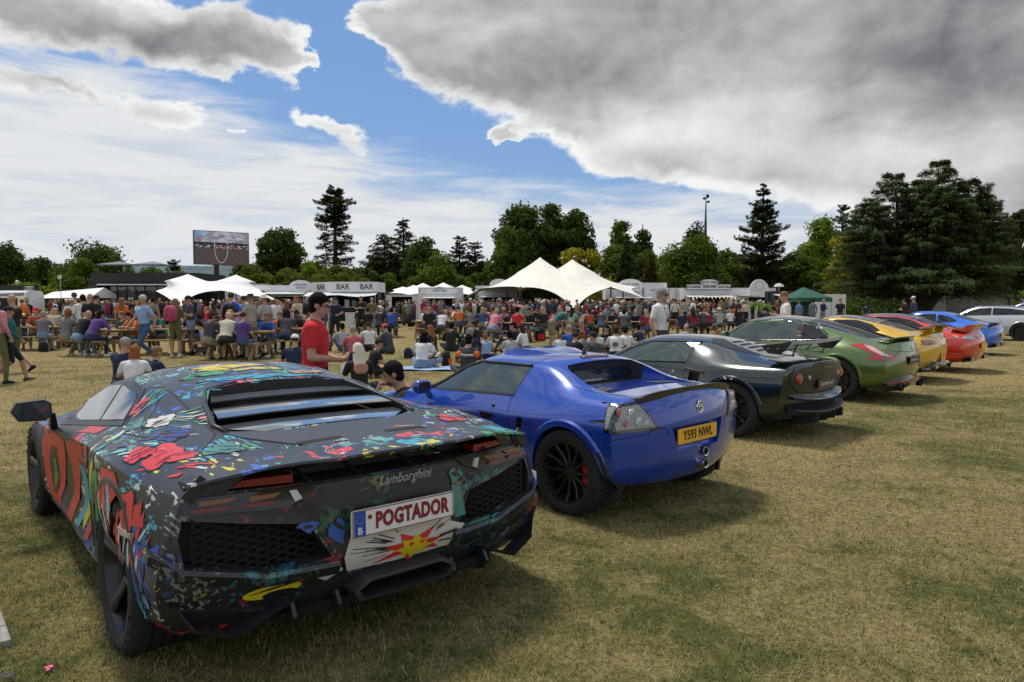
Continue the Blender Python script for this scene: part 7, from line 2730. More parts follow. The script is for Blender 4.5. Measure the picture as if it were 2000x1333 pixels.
# ================================================================ the cars further along the row
def coupe(name_label,loc,yaw,paint,W,keys,tail,nose,wb,R_w,win,roof,rwin,cat='car',group='sports cars parked in a row',rim=None,cal=None,rear=None,ws=None):
 c=Car('parked_car',name_label,loc,yaw,group,cat)
 c.body(keys,tail,nose,paint,M=22,sub=2,wells=[((0,R_w),R_w+.035,W-.28,1.4),((wb,R_w),R_w+.03,W-.28,1.4)],creases=[(5,.2)],ang=32)
 c.wheel(0,W-.15,R_w,R_w-.085,.27,style=(10,'thin'),detail=0,caliper=cal,rimmat=rim)
 c.wheel(wb,W-.15,R_w,R_w-.085,.24,style=(10,'thin'),detail=0,caliper=cal,rimmat=rim)
 c.arch(0,R_w,R_w+.035,w=.03,off=.010,mat=paint,name='wheel_arch')
 c.arch(wb,R_w,R_w+.03,w=.03,off=.010,mat=paint,name='wheel_arch')
 for n,P in win:
  c.patch(n,P,'y',DGLASS if n != 'window_surround' else GLOSSK,off=.003 if n == 'window_surround' else .006,mirror=True,step=.09)
 if roof:
  c.patch('roof_panel',roof[0]+[(a,-b) for a,b in reversed(roof[0])],'z',roof[1],off=.003,step=.1)
 c.patch('rear_window',rwin+[(a,-b) for a,b in reversed(rwin)],'z',DGLASS,off=.005,step=.1)
 if ws:
  c.patch('windscreen',ws+[(a,-b) for a,b in reversed(ws)],'z',DGLASS,off=.005,step=.12)
 c.line([(wb*.25,.93),(wb*.22,.70),(wb*.24,.35)],mirror=True)
 c.line([(wb*.78,.88),(wb*.80,.60),(wb*.76,.25)],mirror=True)
 c.mirror_thing(wb*.74,W+.04,.97,paint,w=.10,h=.065)
 c.patch('headlamp',[(wb+.62,.62),(wb+.34,.70),(wb+.30,.62),(wb+.55,.54)],'y',CLEARL,off=.005,mirror=True,step=.08)
 return c
YEL=pm('yellow_paint',(.64,.37,.015),.26,metal=.2,coat=1.0,coat_r=.02)
GROOF=pm('black_roof',(.02,.02,.022),.15,coat=1.0)
G=coupe('mustard yellow grand tourer with black wing and long red lamps',(7.74,14.55),2.37,YEL,.965,[
 (-.66,[(.80,.24),(.90,.36),(.93,.56),(.88,.76),(.78,.87),(.62,.915),(.42,.935),(.2,.945),(0,.945)]),
 (-.35,[(.84,.19),(.95,.32),(.975,.56),(.93,.80),(.80,.90),(.64,.985),(.44,1.01),(.2,1.025),(0,1.03)]),
 (0.0,[(.86,.16),(.96,.30),(.99,.56),(.955,.81),(.81,.92),(.64,1.09),(.44,1.125),(.2,1.145),(0,1.15)]),
 (.45,[(.86,.15),(.93,.28),(.95,.54),(.93,.79),(.81,.92),(.61,1.185),(.43,1.22),(.2,1.24),(0,1.245)]),
 (.85,[(.86,.15),(.91,.27),(.93,.52),(.91,.78),(.81,.91),(.60,1.225),(.42,1.262),(.2,1.28),(0,1.285)]),
 (1.2,[(.86,.15),(.90,.27),(.92,.52),(.91,.78),(.80,.90),(.58,1.19),(.42,1.235),(.2,1.26),(0,1.265)]),
 (1.6,[(.86,.16),(.91,.28),(.93,.52),(.92,.78),(.79,.88),(.62,1.02),(.43,1.07),(.2,1.09),(0,1.10)]),
 (1.9,[(.86,.16),(.93,.28),(.95,.53),(.93,.78),(.79,.87),(.62,.92),(.43,.94),(.2,.95),(0,.96)]),
 (2.63,[(.86,.17),(.95,.29),(.97,.54),(.94,.73),(.78,.80),(.58,.83),(.4,.84),(.2,.85),(0,.86)]),
 (3.2,[(.76,.17),(.84,.25),(.86,.42),(.82,.60),(.70,.68),(.5,.70),(.36,.71),(.2,.71),(0,.71)]),
 (3.50,[(.60,.18),(.68,.24),(.70,.38),(.66,.50),(.56,.58),(.44,.60),(.3,.60),(.2,.60),(0,.60)])],
 [(-.64,-.78),(-.72,-.87),(-.76,-.92),(-.74,-.92),(-.70,-.88),(-.72,-.84)],
 [(3.45,3.6),(3.5,3.65),(3.5,3.65),(3.45,3.6),(3.4,3.52),(3.35,3.48)],2.63,.345,
 [('side_window',[(.02,.99),(.12,.955),(1.0,.93),(1.62,.90),(1.68,.93),(1.2,1.13),(.9,1.19),(.5,1.18),(.2,1.10)])],
 ([(1.15,.50),(.9,.53),(.5,.53),(.15,.55)],GROOF),[(.12,.55),(-.2,.52),(-.46,.46),(-.52,.2)],ws=[(1.2,.50),(1.80,.62),(1.86,.2)])
for sg in (1,-1):
 L=G.patch('tail_lamp',[(sg*.84,.83),(sg*.55,.815),(sg*.36,.795),(sg*.38,.74),(sg*.60,.73),(sg*.85,.745),(sg*.88,.79)],'x',DREDLENS,off=.008,step=.06)[0]
 G.patch('lamp_segment',[(sg*.78,.795),(sg*.42,.785),(sg*.42,.775),(sg*.78,.78)],'x',pm('pink_lens',(.5,.12,.13),.2,coat=1),off=.011,step=.06,parent=L)
 mb=MB()
 P=[G.drop(a,b,'y',sg)[0] for a,b in ((-.50,.30),(-.44,.46),(-.50,.60),(-.64,.66))]
 mb.tube(P,[.008,.018,.018,.006],6)
 mb.build('bumper_crease',[YEL],G.root,smooth=True)
wg=thing('rear_wing',None,None,(0,0,0))
wg.parent=G.root
mb=MB()
rings=[]
for i in range(17):
 y=.68-1.36*i/16
 f=abs(y)/.68
 rings.append([(-.66+.05*f,y,1.045-.03*f ** 3),(-.74,y,1.085-.04*f ** 3),(-.88+.06*f ** 2,y,1.105-.05*f ** 3),(-.88+.06*f ** 2,y,1.09-.05*f ** 3),(-.74,y,1.06-.04*f ** 3)])
mb.loft(rings)
mb.build('wing_blade',[pm('wing_black',(.012,.012,.013),.3,coat=.6)],wg,ang=40)
for sg in (1,-1):
 mb=MB()
 mb.loft([[(-.58,sg*.30,.95),(-.80,sg*.30,.93),(-.80,sg*.36,.93),(-.58,sg*.36,.95)],[(-.70,sg*.38,1.06),(-.82,sg*.38,1.08),(-.82,sg*.42,1.08),(-.70,sg*.42,1.06)]])
 mb.build('wing_support',[YEL],wg,ang=40)
mb=MB()
rings=[]
for i in range(13):
 y=.86-1.72*i/12
 f=abs(y)/.86
 x=-.945+.19*f ** 2.4
 z=.30+(.10 if f < .55 else .0)
 rings.append([(x+.25,y,z+.03),(x,y,z),(x-.015,y,z-.03),(x+.02,y,z-.08),(x+.4,y,.17)])
mb.loft(rings)
mb.build('diffuser',[GLOSSK],G.root,ang=30)
for y in (.56,-.56):
 mb=MB()
 mb.lathe([(.05,.16),(.052,-.01),(.045,-.012),(.042,.1),(0,.1)],20,(-.90,y,.30),'x')
 mb.build('exhaust_tip',[GLOSSK],G.root,ang=40)
pl=G.plate(G.drop(0,.50,'x')[0].x-.016,.475,'',PLATEY,BLACKP,w=.30,h=.20)
text('EEZ\nTC 6',.085,BLACKP,pl,(-.005,0,0),(math.pi/2,0,-math.pi/2),'plate_lettering',ext=.001)
p=G.drop(0,.86,'x')[0]
mb=MB()
mb.lathe([(.052,-.004),(.058,-.010),(.064,-.004)],24,(p.x-.004,0,.86),'x')
for k in range(3):
 a=math.pi/2+k*2*math.pi/3
 mb.bar((p.x-.010,0,.86),(p.x-.010,.056*math.cos(a),.86+.056*math.sin(a)),.010,.006,up=(1,0,0))
mb.build('star_badge',[CHROME],G.root,ang=40)
G.line([(.60,.90),(.34,.86),(.2,.72),(0,.70)],axis='x',mirror=True,w=.008)
REDP=pm('orange_red_paint',(.56,.028,.010),.24,metal=.1,coat=1.0,coat_r=.02)
def k911(W,zr,tailx,end,hood=.80):
 return [
  (end,[(W-.16,.26),(W-.07,.36),(W-.045,.54),(W-.09,.74),(W-.17,.84),(W-.32,.885),(.42,.90),(.2,.91),(0,.91)]),
  (-.40,[(W-.13,.20),(W-.03,.32),(W,.54),(W-.04,.77),(W-.15,.88),(W-.30,.95),(.42,.975),(.2,.985),(0,.99)]),
  (0.0,[(W-.11,.17),(W-.01,.30),(W+.01,.56),(W-.025,.79),(W-.15,.90),(W-.31,1.06),(.42,1.095),(.2,1.11),(0,1.12)]),
  (.45,[(W-.11,.16),(W-.05,.28),(W-.04,.54),(W-.06,.78),(W-.15,.905),(W-.34,zr-.085),(.40,zr-.045),(.2,zr-.02),(0,zr-.015)]),
  (.85,[(W-.11,.16),(W-.06,.28),(W-.05,.52),(W-.07,.77),(W-.15,.90),(W-.345,zr-.06),(.40,zr-.02),(.2,zr),(0,zr)]),
  (1.2,[(W-.11,.16),(W-.06,.28),(W-.05,.52),(W-.07,.77),(W-.15,.89),(W-.35,zr-.075),(.40,zr-.03),(.2,zr-.01),(0,zr-.005)]),
  (1.6,[(W-.11,.16),(W-.06,.28),(W-.04,.52),(W-.06,.76),(W-.16,.87),(W-.32,zr-.22),(.42,zr-.16),(.2,zr-.13),(0,zr-.12)]),
  (1.95,[(W-.11,.16),(W-.04,.28),(W-.03,.53),(W-.05,.76),(W-.16,.85),(W-.33,.93),(.42,.95),(.2,.96),(0,.97)]),
  (2.46,[(W-.11,.17),(W-.02,.29),(W,.54),(W-.03,.75),(W-.17,.82),(W-.36,hood),(.4,hood),(.2,hood),(0,hood)]),
  (3.0,[(W-.20,.17),(W-.10,.25),(W-.08,.42),(W-.12,.62),(W-.22,.70),(.48,.68),(.36,.68),(.2,.68),(0,.68)]),
  (3.30,[(.58,.18),(.66,.24),(.68,.38),(.64,.50),(.54,.58),(.42,.58),(.3,.58),(.2,.58),(0,.58)])]
TL=lambda e:[(e,e-.16),(e-.06,e-.24),(e-.08,e-.28),(e-.06,e-.28),(e-.02,e-.22),(e-.02,e-.16)]
NS=[(3.25,3.42),(3.3,3.46),(3.3,3.46),(3.25,3.42),(3.2,3.34),(3.15,3.3)]
WIN9=[('side_window',[(-.02,1.0),(.12,.955),(1.0,.93),(1.75,.895),(1.80,.92),(1.35,1.13),(1.0,1.205),(.55,1.195),(.25,1.13)])]
RR=coupe('bright orange-red sports car with ducktail spoiler and black roof',(9.71,16.6),2.37,REDP,.925,k911(.925,1.29,0,-.80),TL(-.78),NS,2.46,.345,
   WIN9,([(1.15,.48),(.85,.51),(.45,.52),(.2,.53)],GROOF),[(.18,.53),(-.1,.50),(-.34,.44),(-.38,.2)],ws=[(1.25,.46),(1.85,.58),(1.92,.2)])
mb=MB()
rings=[]
for i in range(17):
 y=.70-1.4*i/16
 f=abs(y)/.70
 rings.append([(-.55,y,.955),(-.78,y,.985+.01*(1-f)),(-1.02+.16*f ** 3,y,1.055+.02*(1-f*f)),(-1.03+.16*f ** 3,y,1.045+.02*(1-f*f)),(-.90+.1*f ** 3,y,.90)])
mb.loft(rings)
mb.build('ducktail_spoiler',[REDP],RR.root,ang=35)
for sg in (1,-1):
 L=RR.patch('tail_lamp',[(sg*.86,.82),(sg*.50,.81),(sg*.28,.79),(sg*.30,.745),(sg*.6,.735),(sg*.87,.765)],'x',pm('pale_lens',(.45,.40,.40),.12,coat=1),off=.008,step=.06)[0]
 RR.patch('lamp_segment',[(sg*.48,.80),(sg*.29,.785),(sg*.31,.75),(sg*.48,.745)],'x',DREDLENS,off=.012,step=.06,parent=L)
 for k in range(4):
  mb=MB()
  x=-.46-.075*k
  mb.box((x,sg*.32,RR.drop(x,sg*.32,'z')[0].z+.004),(.02,.34,.012))
  mb.build('engine_slat',[GLOSSK],RR.root)
 mb=MB()
 mb.prism([(-.86,.34),(-.98,.36),(-.98,.27),(-.80,.24)],sg*.45,sg*.78,'y')
 mb.build('exhaust_outlet',[GLOSSK],RR.root)
 mb=MB()
 P=[RR.drop(a,b,'y',sg)[0] for a,b in ((-.55,.43),(-.80,.43))]
 mb.tube(P+[RR.drop(sg*.5,.43,'x')[0],RR.drop(sg*.1,.43,'x')[0]],.012,6)
 mb.build('bumper_crease',[REDP],RR.root,smooth=True)
RR.plate(RR.drop(0,.58,'x')[0].x-.012,.585,'',PLATEY,BLACKP)
mb=MB()
mb.lathe([(.05,-.1),(.05,.0),(.0,.0)],20,(RR.drop(-.62,.60,'x')[0].x,-.62,.60),'x')
BLUC=pm('azure_paint',(.014,.14,.62),.24,metal=.2,coat=1.0,coat_r=.02)
kB=k911(.90,1.285,0,-.70)
BB=coupe('bright azure blue coupe with small lip spoiler',(13.7,21.65),2.37,BLUC,.90,kB,TL(-.68),NS,2.475,.34,
   [('side_window',[(.62,.945),(1.75,.895),(1.80,.92),(1.35,1.12),(1.0,1.195),(.66,1.195)]),('quarter_window',[(.58,.95),(.60,1.185),(.30,1.12),(.08,1.0),(.16,.965)])],
   None,[(.18,.50),(-.1,.48),(-.34,.44),(-.38,.2)],ws=[(1.25,.46),(1.85,.58),(1.92,.2)])
mb=MB()
rings=[]
for i in range(13):
 y=.66-1.32*i/12
 f=abs(y)/.66
 rings.append([(-.70,y,.925),(-.90+.12*f ** 3,y,.965),(-.905+.12*f ** 3,y,.955),(-.76,y,.91)])
mb.loft(rings)
mb.build('lip_spoiler',[GLOSSK],BB.root,ang=35)
for sg in (1,-1):
 BB.patch('tail_lamp',[(sg*.84,.87),(sg*.55,.865),(sg*.34,.82),(sg*.40,.77),(sg*.84,.765)],'x',SMOKEL,off=.008,step=.06)
 mb=MB()
 mb.prism([(-.76,.36),(-.93,.37),(-.92,.26),(-.72,.22)],sg*.10,sg*.62,'y')
 mb.build('exhaust_outlet',[GLOSSK],BB.root)
BB.plate(BB.drop(0,.58,'x')[0].x-.012,.585,'',PLATEY,BLACKP)
SILP=pm('silver_paint',(.50,.50,.50),.26,metal=.5,coat=1.0,coat_r=.02)
W=.965
kS=[(-.78,[(.80,.28),(.90,.40),(.92,.60),(.88,.82),(.80,.95),(.68,1.12),(.45,1.20),(.2,1.22),(0,1.23)]),
  (-.40,[(.84,.22),(.94,.34),(.965,.60),(.93,.86),(.81,.99),(.65,1.24),(.45,1.30),(.2,1.33),(0,1.335)]),
  (.20,[(.86,.19),(.94,.30),(.96,.58),(.93,.86),(.81,1.0),(.63,1.32),(.44,1.375),(.2,1.40),(0,1.405)]),
  (.9,[(.86,.19),(.91,.30),(.93,.56),(.91,.84),(.81,.99),(.62,1.36),(.43,1.41),(.2,1.43),(0,1.435)]),
  (1.5,[(.86,.19),(.91,.30),(.93,.56),(.91,.83),(.80,.97),(.61,1.34),(.42,1.395),(.2,1.415),(0,1.42)]),
  (1.9,[(.86,.19),(.91,.30),(.94,.56),(.92,.82),(.79,.95),(.63,1.22),(.43,1.28),(.2,1.30),(0,1.31)]),
  (2.4,[(.86,.19),(.93,.30),(.95,.56),(.93,.81),(.79,.91),(.66,.97),(.43,1.0),(.2,1.02),(0,1.03)]),
  (2.95,[(.86,.19),(.94,.30),(.965,.56),(.94,.77),(.78,.85),(.58,.86),(.4,.86),(.2,.87),(0,.87)]),
  (3.6,[(.74,.19),(.82,.27),(.84,.44),(.80,.64),(.68,.72),(.5,.73),(.36,.73),(.2,.73),(0,.73)]),
  (3.85,[(.60,.20),(.68,.26),(.70,.40),(.66,.54),(.56,.62),(.44,.62),(.3,.62),(.2,.62),(0,.62)])]
SS=coupe('silver sporty estate car with dark glass parked behind the blue coupe',(20.9,29.3),2.44,SILP,.96,kS,[(-.78,-.95),(-.86,-1.02),(-.88,-1.06),(-.84,-1.04),(-.80,-.98),(-.80,-.90)],
   [(3.8,4.0),(3.85,4.05),(3.85,4.05),(3.8,4.0),(3.75,3.92),(3.7,3.88)],2.95,.36,
   [('side_window',[(1.02,1.03),(2.12,.985),(2.16,1.01),(1.70,1.24),(1.45,1.30),(1.02,1.325)]),('quarter_window',[(.98,1.03),(.98,1.325),(.4,1.30),(-.1,1.22),(-.45,1.08),(-.38,1.06)])],
   ([(1.4,.52),(.5,.54),(-.3,.54)],GROOF),[(-.62,.56),(-.80,.5),(-.84,.2)],ws=[(1.65,.50),(2.25,.64),(2.35,.2)],group='cars parked beyond the row',cal=CALIPER)
GBL=pm('grey_blue_paint',(.10,.15,.30),.26,metal=.4,coat=1.0)
kU=[(a,[(y,z*1.12) for y,z in b]) for a,b in kS]
UU=coupe('grey-blue estate car at the right edge beside the flint wall',(29.4,38.6),2.44,GBL,.96,kU,[(-.78,-.95),(-.86,-1.02),(-.88,-1.06),(-.84,-1.04),(-.80,-.98),(-.80,-.90)],
   [(3.8,4.0),(3.85,4.05),(3.85,4.05),(3.8,4.0),(3.75,3.92),(3.7,3.88)],2.95,.37,
   [('side_window',[(-.40,1.20),(2.12,1.11),(2.16,1.14),(1.70,1.38),(1.45,1.45),(.4,1.45),(-.1,1.37)])],
   None,[(-.62,.56),(-.80,.5),(-.84,.2)],ws=[(1.65,.50),(2.25,.64),(2.35,.2)],group='cars parked beyond the row')
# ---------------------------------------------------------------- people: one continuous body per pose, grown from a skeleton
SKIN,TOP,BOT,SHOE,FORE,SHIN=range(6)
def ell_ring(c,w,d,ax,ay,n=18):
 return [tuple(c+ax*(w*math.cos(2*math.pi*i/n))+ay*(d*math.sin(2*math.pi*i/n))) for i in range(n)]
def frame(z,fwd=Vector((0,1,0))):
 z=z.normalized()
 x=fwd.cross(z)
 if x.length < .05:
  x=Vector((1,0,0))
 x.normalize()
 return x,z.cross(x),z
class Body:
 def __init__(s):
  s.mb=MB()
  s.prim=[]   # (tag, a, b, ra, rb)
 def limb(s,a,b,ra,rb,tag,n=12):
  a,b=Vector(a),Vector(b)
  d=(b-a)
  L=max(d.length,1e-4)
  d=d/L
  P,R=[],[]
  for t,k in ((-.9,.42),(-.55,.83),(0,1)):
   P.append(a+d*ra*t)
   R.append(ra*k)
  P.append(a.lerp(b,.35))
  R.append(ra*.55+rb*.45+.12*(ra-rb)+.002)
  for t,k in ((0,1),(.55,.83),(.9,.42)):
   P.append(b+d*rb*t)
   R.append(rb*k)
  s.mb.tube(P,R,n)
  s.prim.append((tag,a,b,ra,rb))
 def blob(s,c,r,tag,ax=None,n=14):
  """ellipsoid; r = (x, y, z) radii"""
  c=Vector(c)
  X,Y,Z_=ax or (Vector((1,0,0)),Vector((0,1,0)),Vector((0,0,1)))
  rings=[]
  for j in range(1,9):
   t=math.pi*j/9
   rings.append(ell_ring(c-Z_*(r[2]*math.cos(t)),r[0]*math.sin(t),r[1]*math.sin(t),X,Y,n))
  s.mb.loft(rings)
  s.prim.append((tag,c,c+Z_*1e-3,min(r),min(r)))
def build_pose(name,J,vox=.014,build=1.0,fine=False):
 """J: joints. Returns mesh with six material slots and head frame"""
 B=Body()
 P,Cc,N,Hd=[Vector(J[k]) for k in ('pelvis','chest','neck','head')]
 fw=Vector(J.get('fwd',(0,1,0))).normalized()
 sp=(Cc-P)
 x,y,z=frame(sp,fw)
 hipx=Vector(J['hipx']).normalized() if 'hipx' in J else x
 shx=Vector(J['shx']).normalized() if 'shx' in J else x
 w=build
 up2=(N-Cc).normalized()
 x2,y2,z2=frame(up2,fw)
 R=[]
 hx,hy,hz=frame(sp,fw)
 hx=hipx
 R.append(ell_ring(P-z*.09,.135*w,.100*w,hx,hy))
 R.append(ell_ring(P-z*.02,.170*w,.122*w,hx,hy))
 R.append(ell_ring(P+z*.06,.168*w,.118*w,hx,hy))
 R.append(ell_ring(P.lerp(Cc,.50)+y*.004,.152*w,.108*w,x,y))
 R.append(ell_ring(P.lerp(Cc,.85)+y*.008,.168*w,.118*w,x,y))
 R.append(ell_ring(Cc+z2*.06+y2*.004,.182*w,.116*w,shx,y2))
 R.append(ell_ring(Cc+z2*.13,.176*w,.092*w,shx,y2))
 R.append(ell_ring(Cc.lerp(N,.80)+z2*.02,.110*w,.070*w,shx,y2))
 R.append(ell_ring(N+z2*.01,.062,.060,shx,y2))
 B.mb.loft(R)
 B.prim.append((BOT,P-z*.08,P+z*.055,.165*w,.160*w))
 B.prim.append((TOP,P+z*.12,Cc+z2*.01,.155*w,.140*w))
 B.prim.append((TOP,Cc+z2*.085-shx*.09,Cc+z2*.085+shx*.09,.080,.080))
 # neck and head
 hf=Vector(J.get('face',fw)).normalized()
 hup=(Hd-N).normalized()
 X,Y,Z_=frame(hup*.5+Vector((0,0,1))*.5 if J.get('upright',1) else hup,hf)
 B.limb(N-z2*.035,Hd-Z_*.06-Y*.01,.060,.054,SKIN)
 B.blob(Hd+Z_*.025-Y*.008,(.076,.094,.098),SKIN,(X,Y,Z_))
 B.blob(Hd-Z_*.035+Y*.018,(.058,.072,.075),SKIN,(X,Y,Z_))
 B.blob(Hd-Z_*.085+Y*.040,(.036,.036,.030),SKIN,(X,Y,Z_))
 B.limb(Hd+Z_*.015+Y*.085,Hd-Z_*.022+Y*.104,.009,.014,SKIN,8)
 if fine:
  B.limb(Hd-Z_*.055+Y*.086-X*.016,Hd-Z_*.055+Y*.086+X*.016,.009,.009,SKIN,8)
  B.limb(Hd+Z_*.035+Y*.078-X*.035,Hd+Z_*.035+Y*.078+X*.035,.013,.013,SKIN,8)
 for sg in (1,-1):
  B.blob(Hd+X*sg*.077+Z_*.0-Y*.010,(.012,.022,.033),SKIN,(X,Y,Z_),10)
 # arms
 for sd,sg in (('L',-1),('R',1)):
  S_=Vector(J.get('sh'+sd,Cc+z2*.105+shx*sg*.165*(1+(w-1)*.6)))
  E_2,H_=Vector(J['el'+sd]),Vector(J['ha'+sd])
  B.limb(Cc+z2*.10+shx*sg*.10,S_,.078,.068*w ** .5,TOP)
  B.limb(S_,S_.lerp(E_2,.62),.066,.054,TOP)
  B.limb(S_.lerp(E_2,.60),E_2,.046,.040,FORE)
  B.limb(E_2,H_,.041,.027,FORE)
  d=(H_-E_2).normalized()
  hd=Vector(J.get('hd'+sd,d)).normalized()
  palm_n=Vector(J.get('pn'+sd,(-sg,.3,0))).normalized()
  lat=hd.cross(palm_n).normalized()
  if lat.length < .1:
   lat=Vector((0,1,0))
  palm_n=lat.cross(hd)
  pc=H_+hd*.045
  rings=[ell_ring(H_+hd*t,a,b,lat,palm_n,12) for t,a,b in ((-.01,.024,.020),(.02,.034,.017),(.055,.040,.015),(.085,.038,.012))]
  B.mb.loft(rings)
  B.prim.append((SKIN,H_,H_+hd*.08,.034,.034))
  curl=J.get('curl'+sd,.5)
  for k,(o_,L) in enumerate(((-.029,.066),(-.010,.076),(.010,.072),(.029,.058))):
   a0=H_+hd*.080+lat*o_
   d1=(hd*math.cos(curl)+palm_n*math.sin(curl)).normalized()
   d2=(hd*math.cos(curl*2.1)+palm_n*math.sin(curl*2.1)).normalized()
   a1=a0+d1*L*.52
   a2=a1+d2*L*.48
   rr_=.0088 if fine else .0115
   B.limb(a0-hd*.01,a1,rr_,rr_*.93,SKIN,8)
   B.limb(a1,a2,rr_*.93,rr_*.8,SKIN,8)
  ths=-1 if sg > 0 else 1
  ths=J.get('th'+sd,ths)
  t0=H_+hd*.022+lat*ths*.028
  t1=t0+(hd*.6+lat*ths*.6+palm_n*.4).normalized()*.038
  t2=t1+(hd*.85+lat*ths*.1+palm_n*.5).normalized()*.032
  B.limb(t0,t1,.0135,.012,SKIN,8)
  B.limb(t1,t2,.012,.010,SKIN,8)
 # legs
 for sd,sg in (('L',-1),('R',1)):
  H0=Vector(J.get('hip'+sd,P+hipx*sg*.088-z*.03))
  K_,A_=Vector(J['kn'+sd]),Vector(J['an'+sd])
  B.limb(H0,H0.lerp(K_,.66),.098*w,.074,BOT)
  B.limb(H0.lerp(K_,.60),K_,.073,.057,BOT)
  mid_=K_.lerp(A_,.35)
  B.limb(K_,mid_,.055,.058,SHIN)
  B.limb(mid_,A_,.056,.041,SHIN)
  td=Vector(J.get('toe'+sd,(sg*.15,1,0))).normalized()
  sx=Vector((td.y,-td.x,0))
  if sx.length < .1:
   sx=Vector((1,0,0))
  sx.normalize()
  up_=sx.cross(td)
  base=A_-up_*.052
  rings=[ell_ring(base+td*t+up_*u_,a,b,sx,up_,12) for t,a,b,u_ in ((-.075,.026,.026,-.008),(-.05,.040,.040,.0),(.0,.044,.044,.002),(.06,.046,.036,-.004),(.12,.048,.028,-.012),(.165,.038,.020,-.018),(.185,.02,.012,-.022))]
  B.mb.loft(rings)
  B.prim.append((SHOE,base-td*.04,base+td*.15,.042,.034))
  B.prim.append((SHOE,A_-up_*.03,A_-up_*.01,.040,.040))
 me=B.mb.mesh(name,[])
 me=evaluate(me,[('REMESH',dict(mode='VOXEL',voxel_size=vox)),('SMOOTH',dict(factor=.5,iterations=3 if vox > .012 else 4))])
 n=len(me.polygons)
 cen=np.zeros(n*3)
 me.polygons.foreach_get('center',cen)
 cen=cen.reshape(-1,3)
 best=np.full(n,1e9)
 tag=np.zeros(n,int)
 for tg,a,b,ra,rb in B.prim:
  a_,b_=np.array(a),np.array(b)
  d=b_-a_
  L2=max(1e-9,d @ d)
  t_=np.clip(((cen-a_) @ d)/L2,0,1)
  ds=np.linalg.norm(cen-a_-t_[:,None]*d,axis=1)-(ra+(rb-ra)*t_)
  m=ds < best
  best[m]=ds[m]
  tag[m]=tg
 me.polygons.foreach_set('material_index',tag)
 me.polygons.foreach_set('use_smooth',[True]*n)
 me.name=name
 Mh=Matrix((X,Y,Z_)).transposed().to_4x4()
 Mh.translation=Hd
 return me,Mh
def std(hz=.92,**kw):
 """standing joints, 1.75 m"""
 J=dict(pelvis=(0,0,hz),chest=(0,.01,hz+.37),neck=(0,0,hz+.565),head=(0,.03,hz+.705),
    elL=(-.25,-.03,1.14),haL=(-.25,.06,.90),elR=(.25,-.03,1.14),haR=(.25,.06,.90),
    knL=(-.10,.02,.49),anL=(-.11,-.02,.085),knR=(.10,.02,.49),anR=(.11,-.02,.085))
 J.update(kw)
 return J
def sit(hz=.52,lean=.12,**kw):
 """on a bench, forearms on a table ahead"""
 J=dict(pelvis=(0,0,hz),chest=(0,lean,hz+.35),neck=(0,lean*1.35,hz+.535),head=(0,lean*1.6+.03,hz+.67),
    elL=(-.24,lean+.16,hz+.22),haL=(-.13,lean+.38,hz+.24),elR=(.24,lean+.16,hz+.22),haR=(.13,lean+.38,hz+.24),
    knL=(-.13,.42,hz-.02),anL=(-.13,.36,.085),knR=(.13,.42,hz-.02),anR=(.13,.40,.085),pnL=(0,0,-1),pnR=(0,0,-1))
 J.update(kw)
 return J
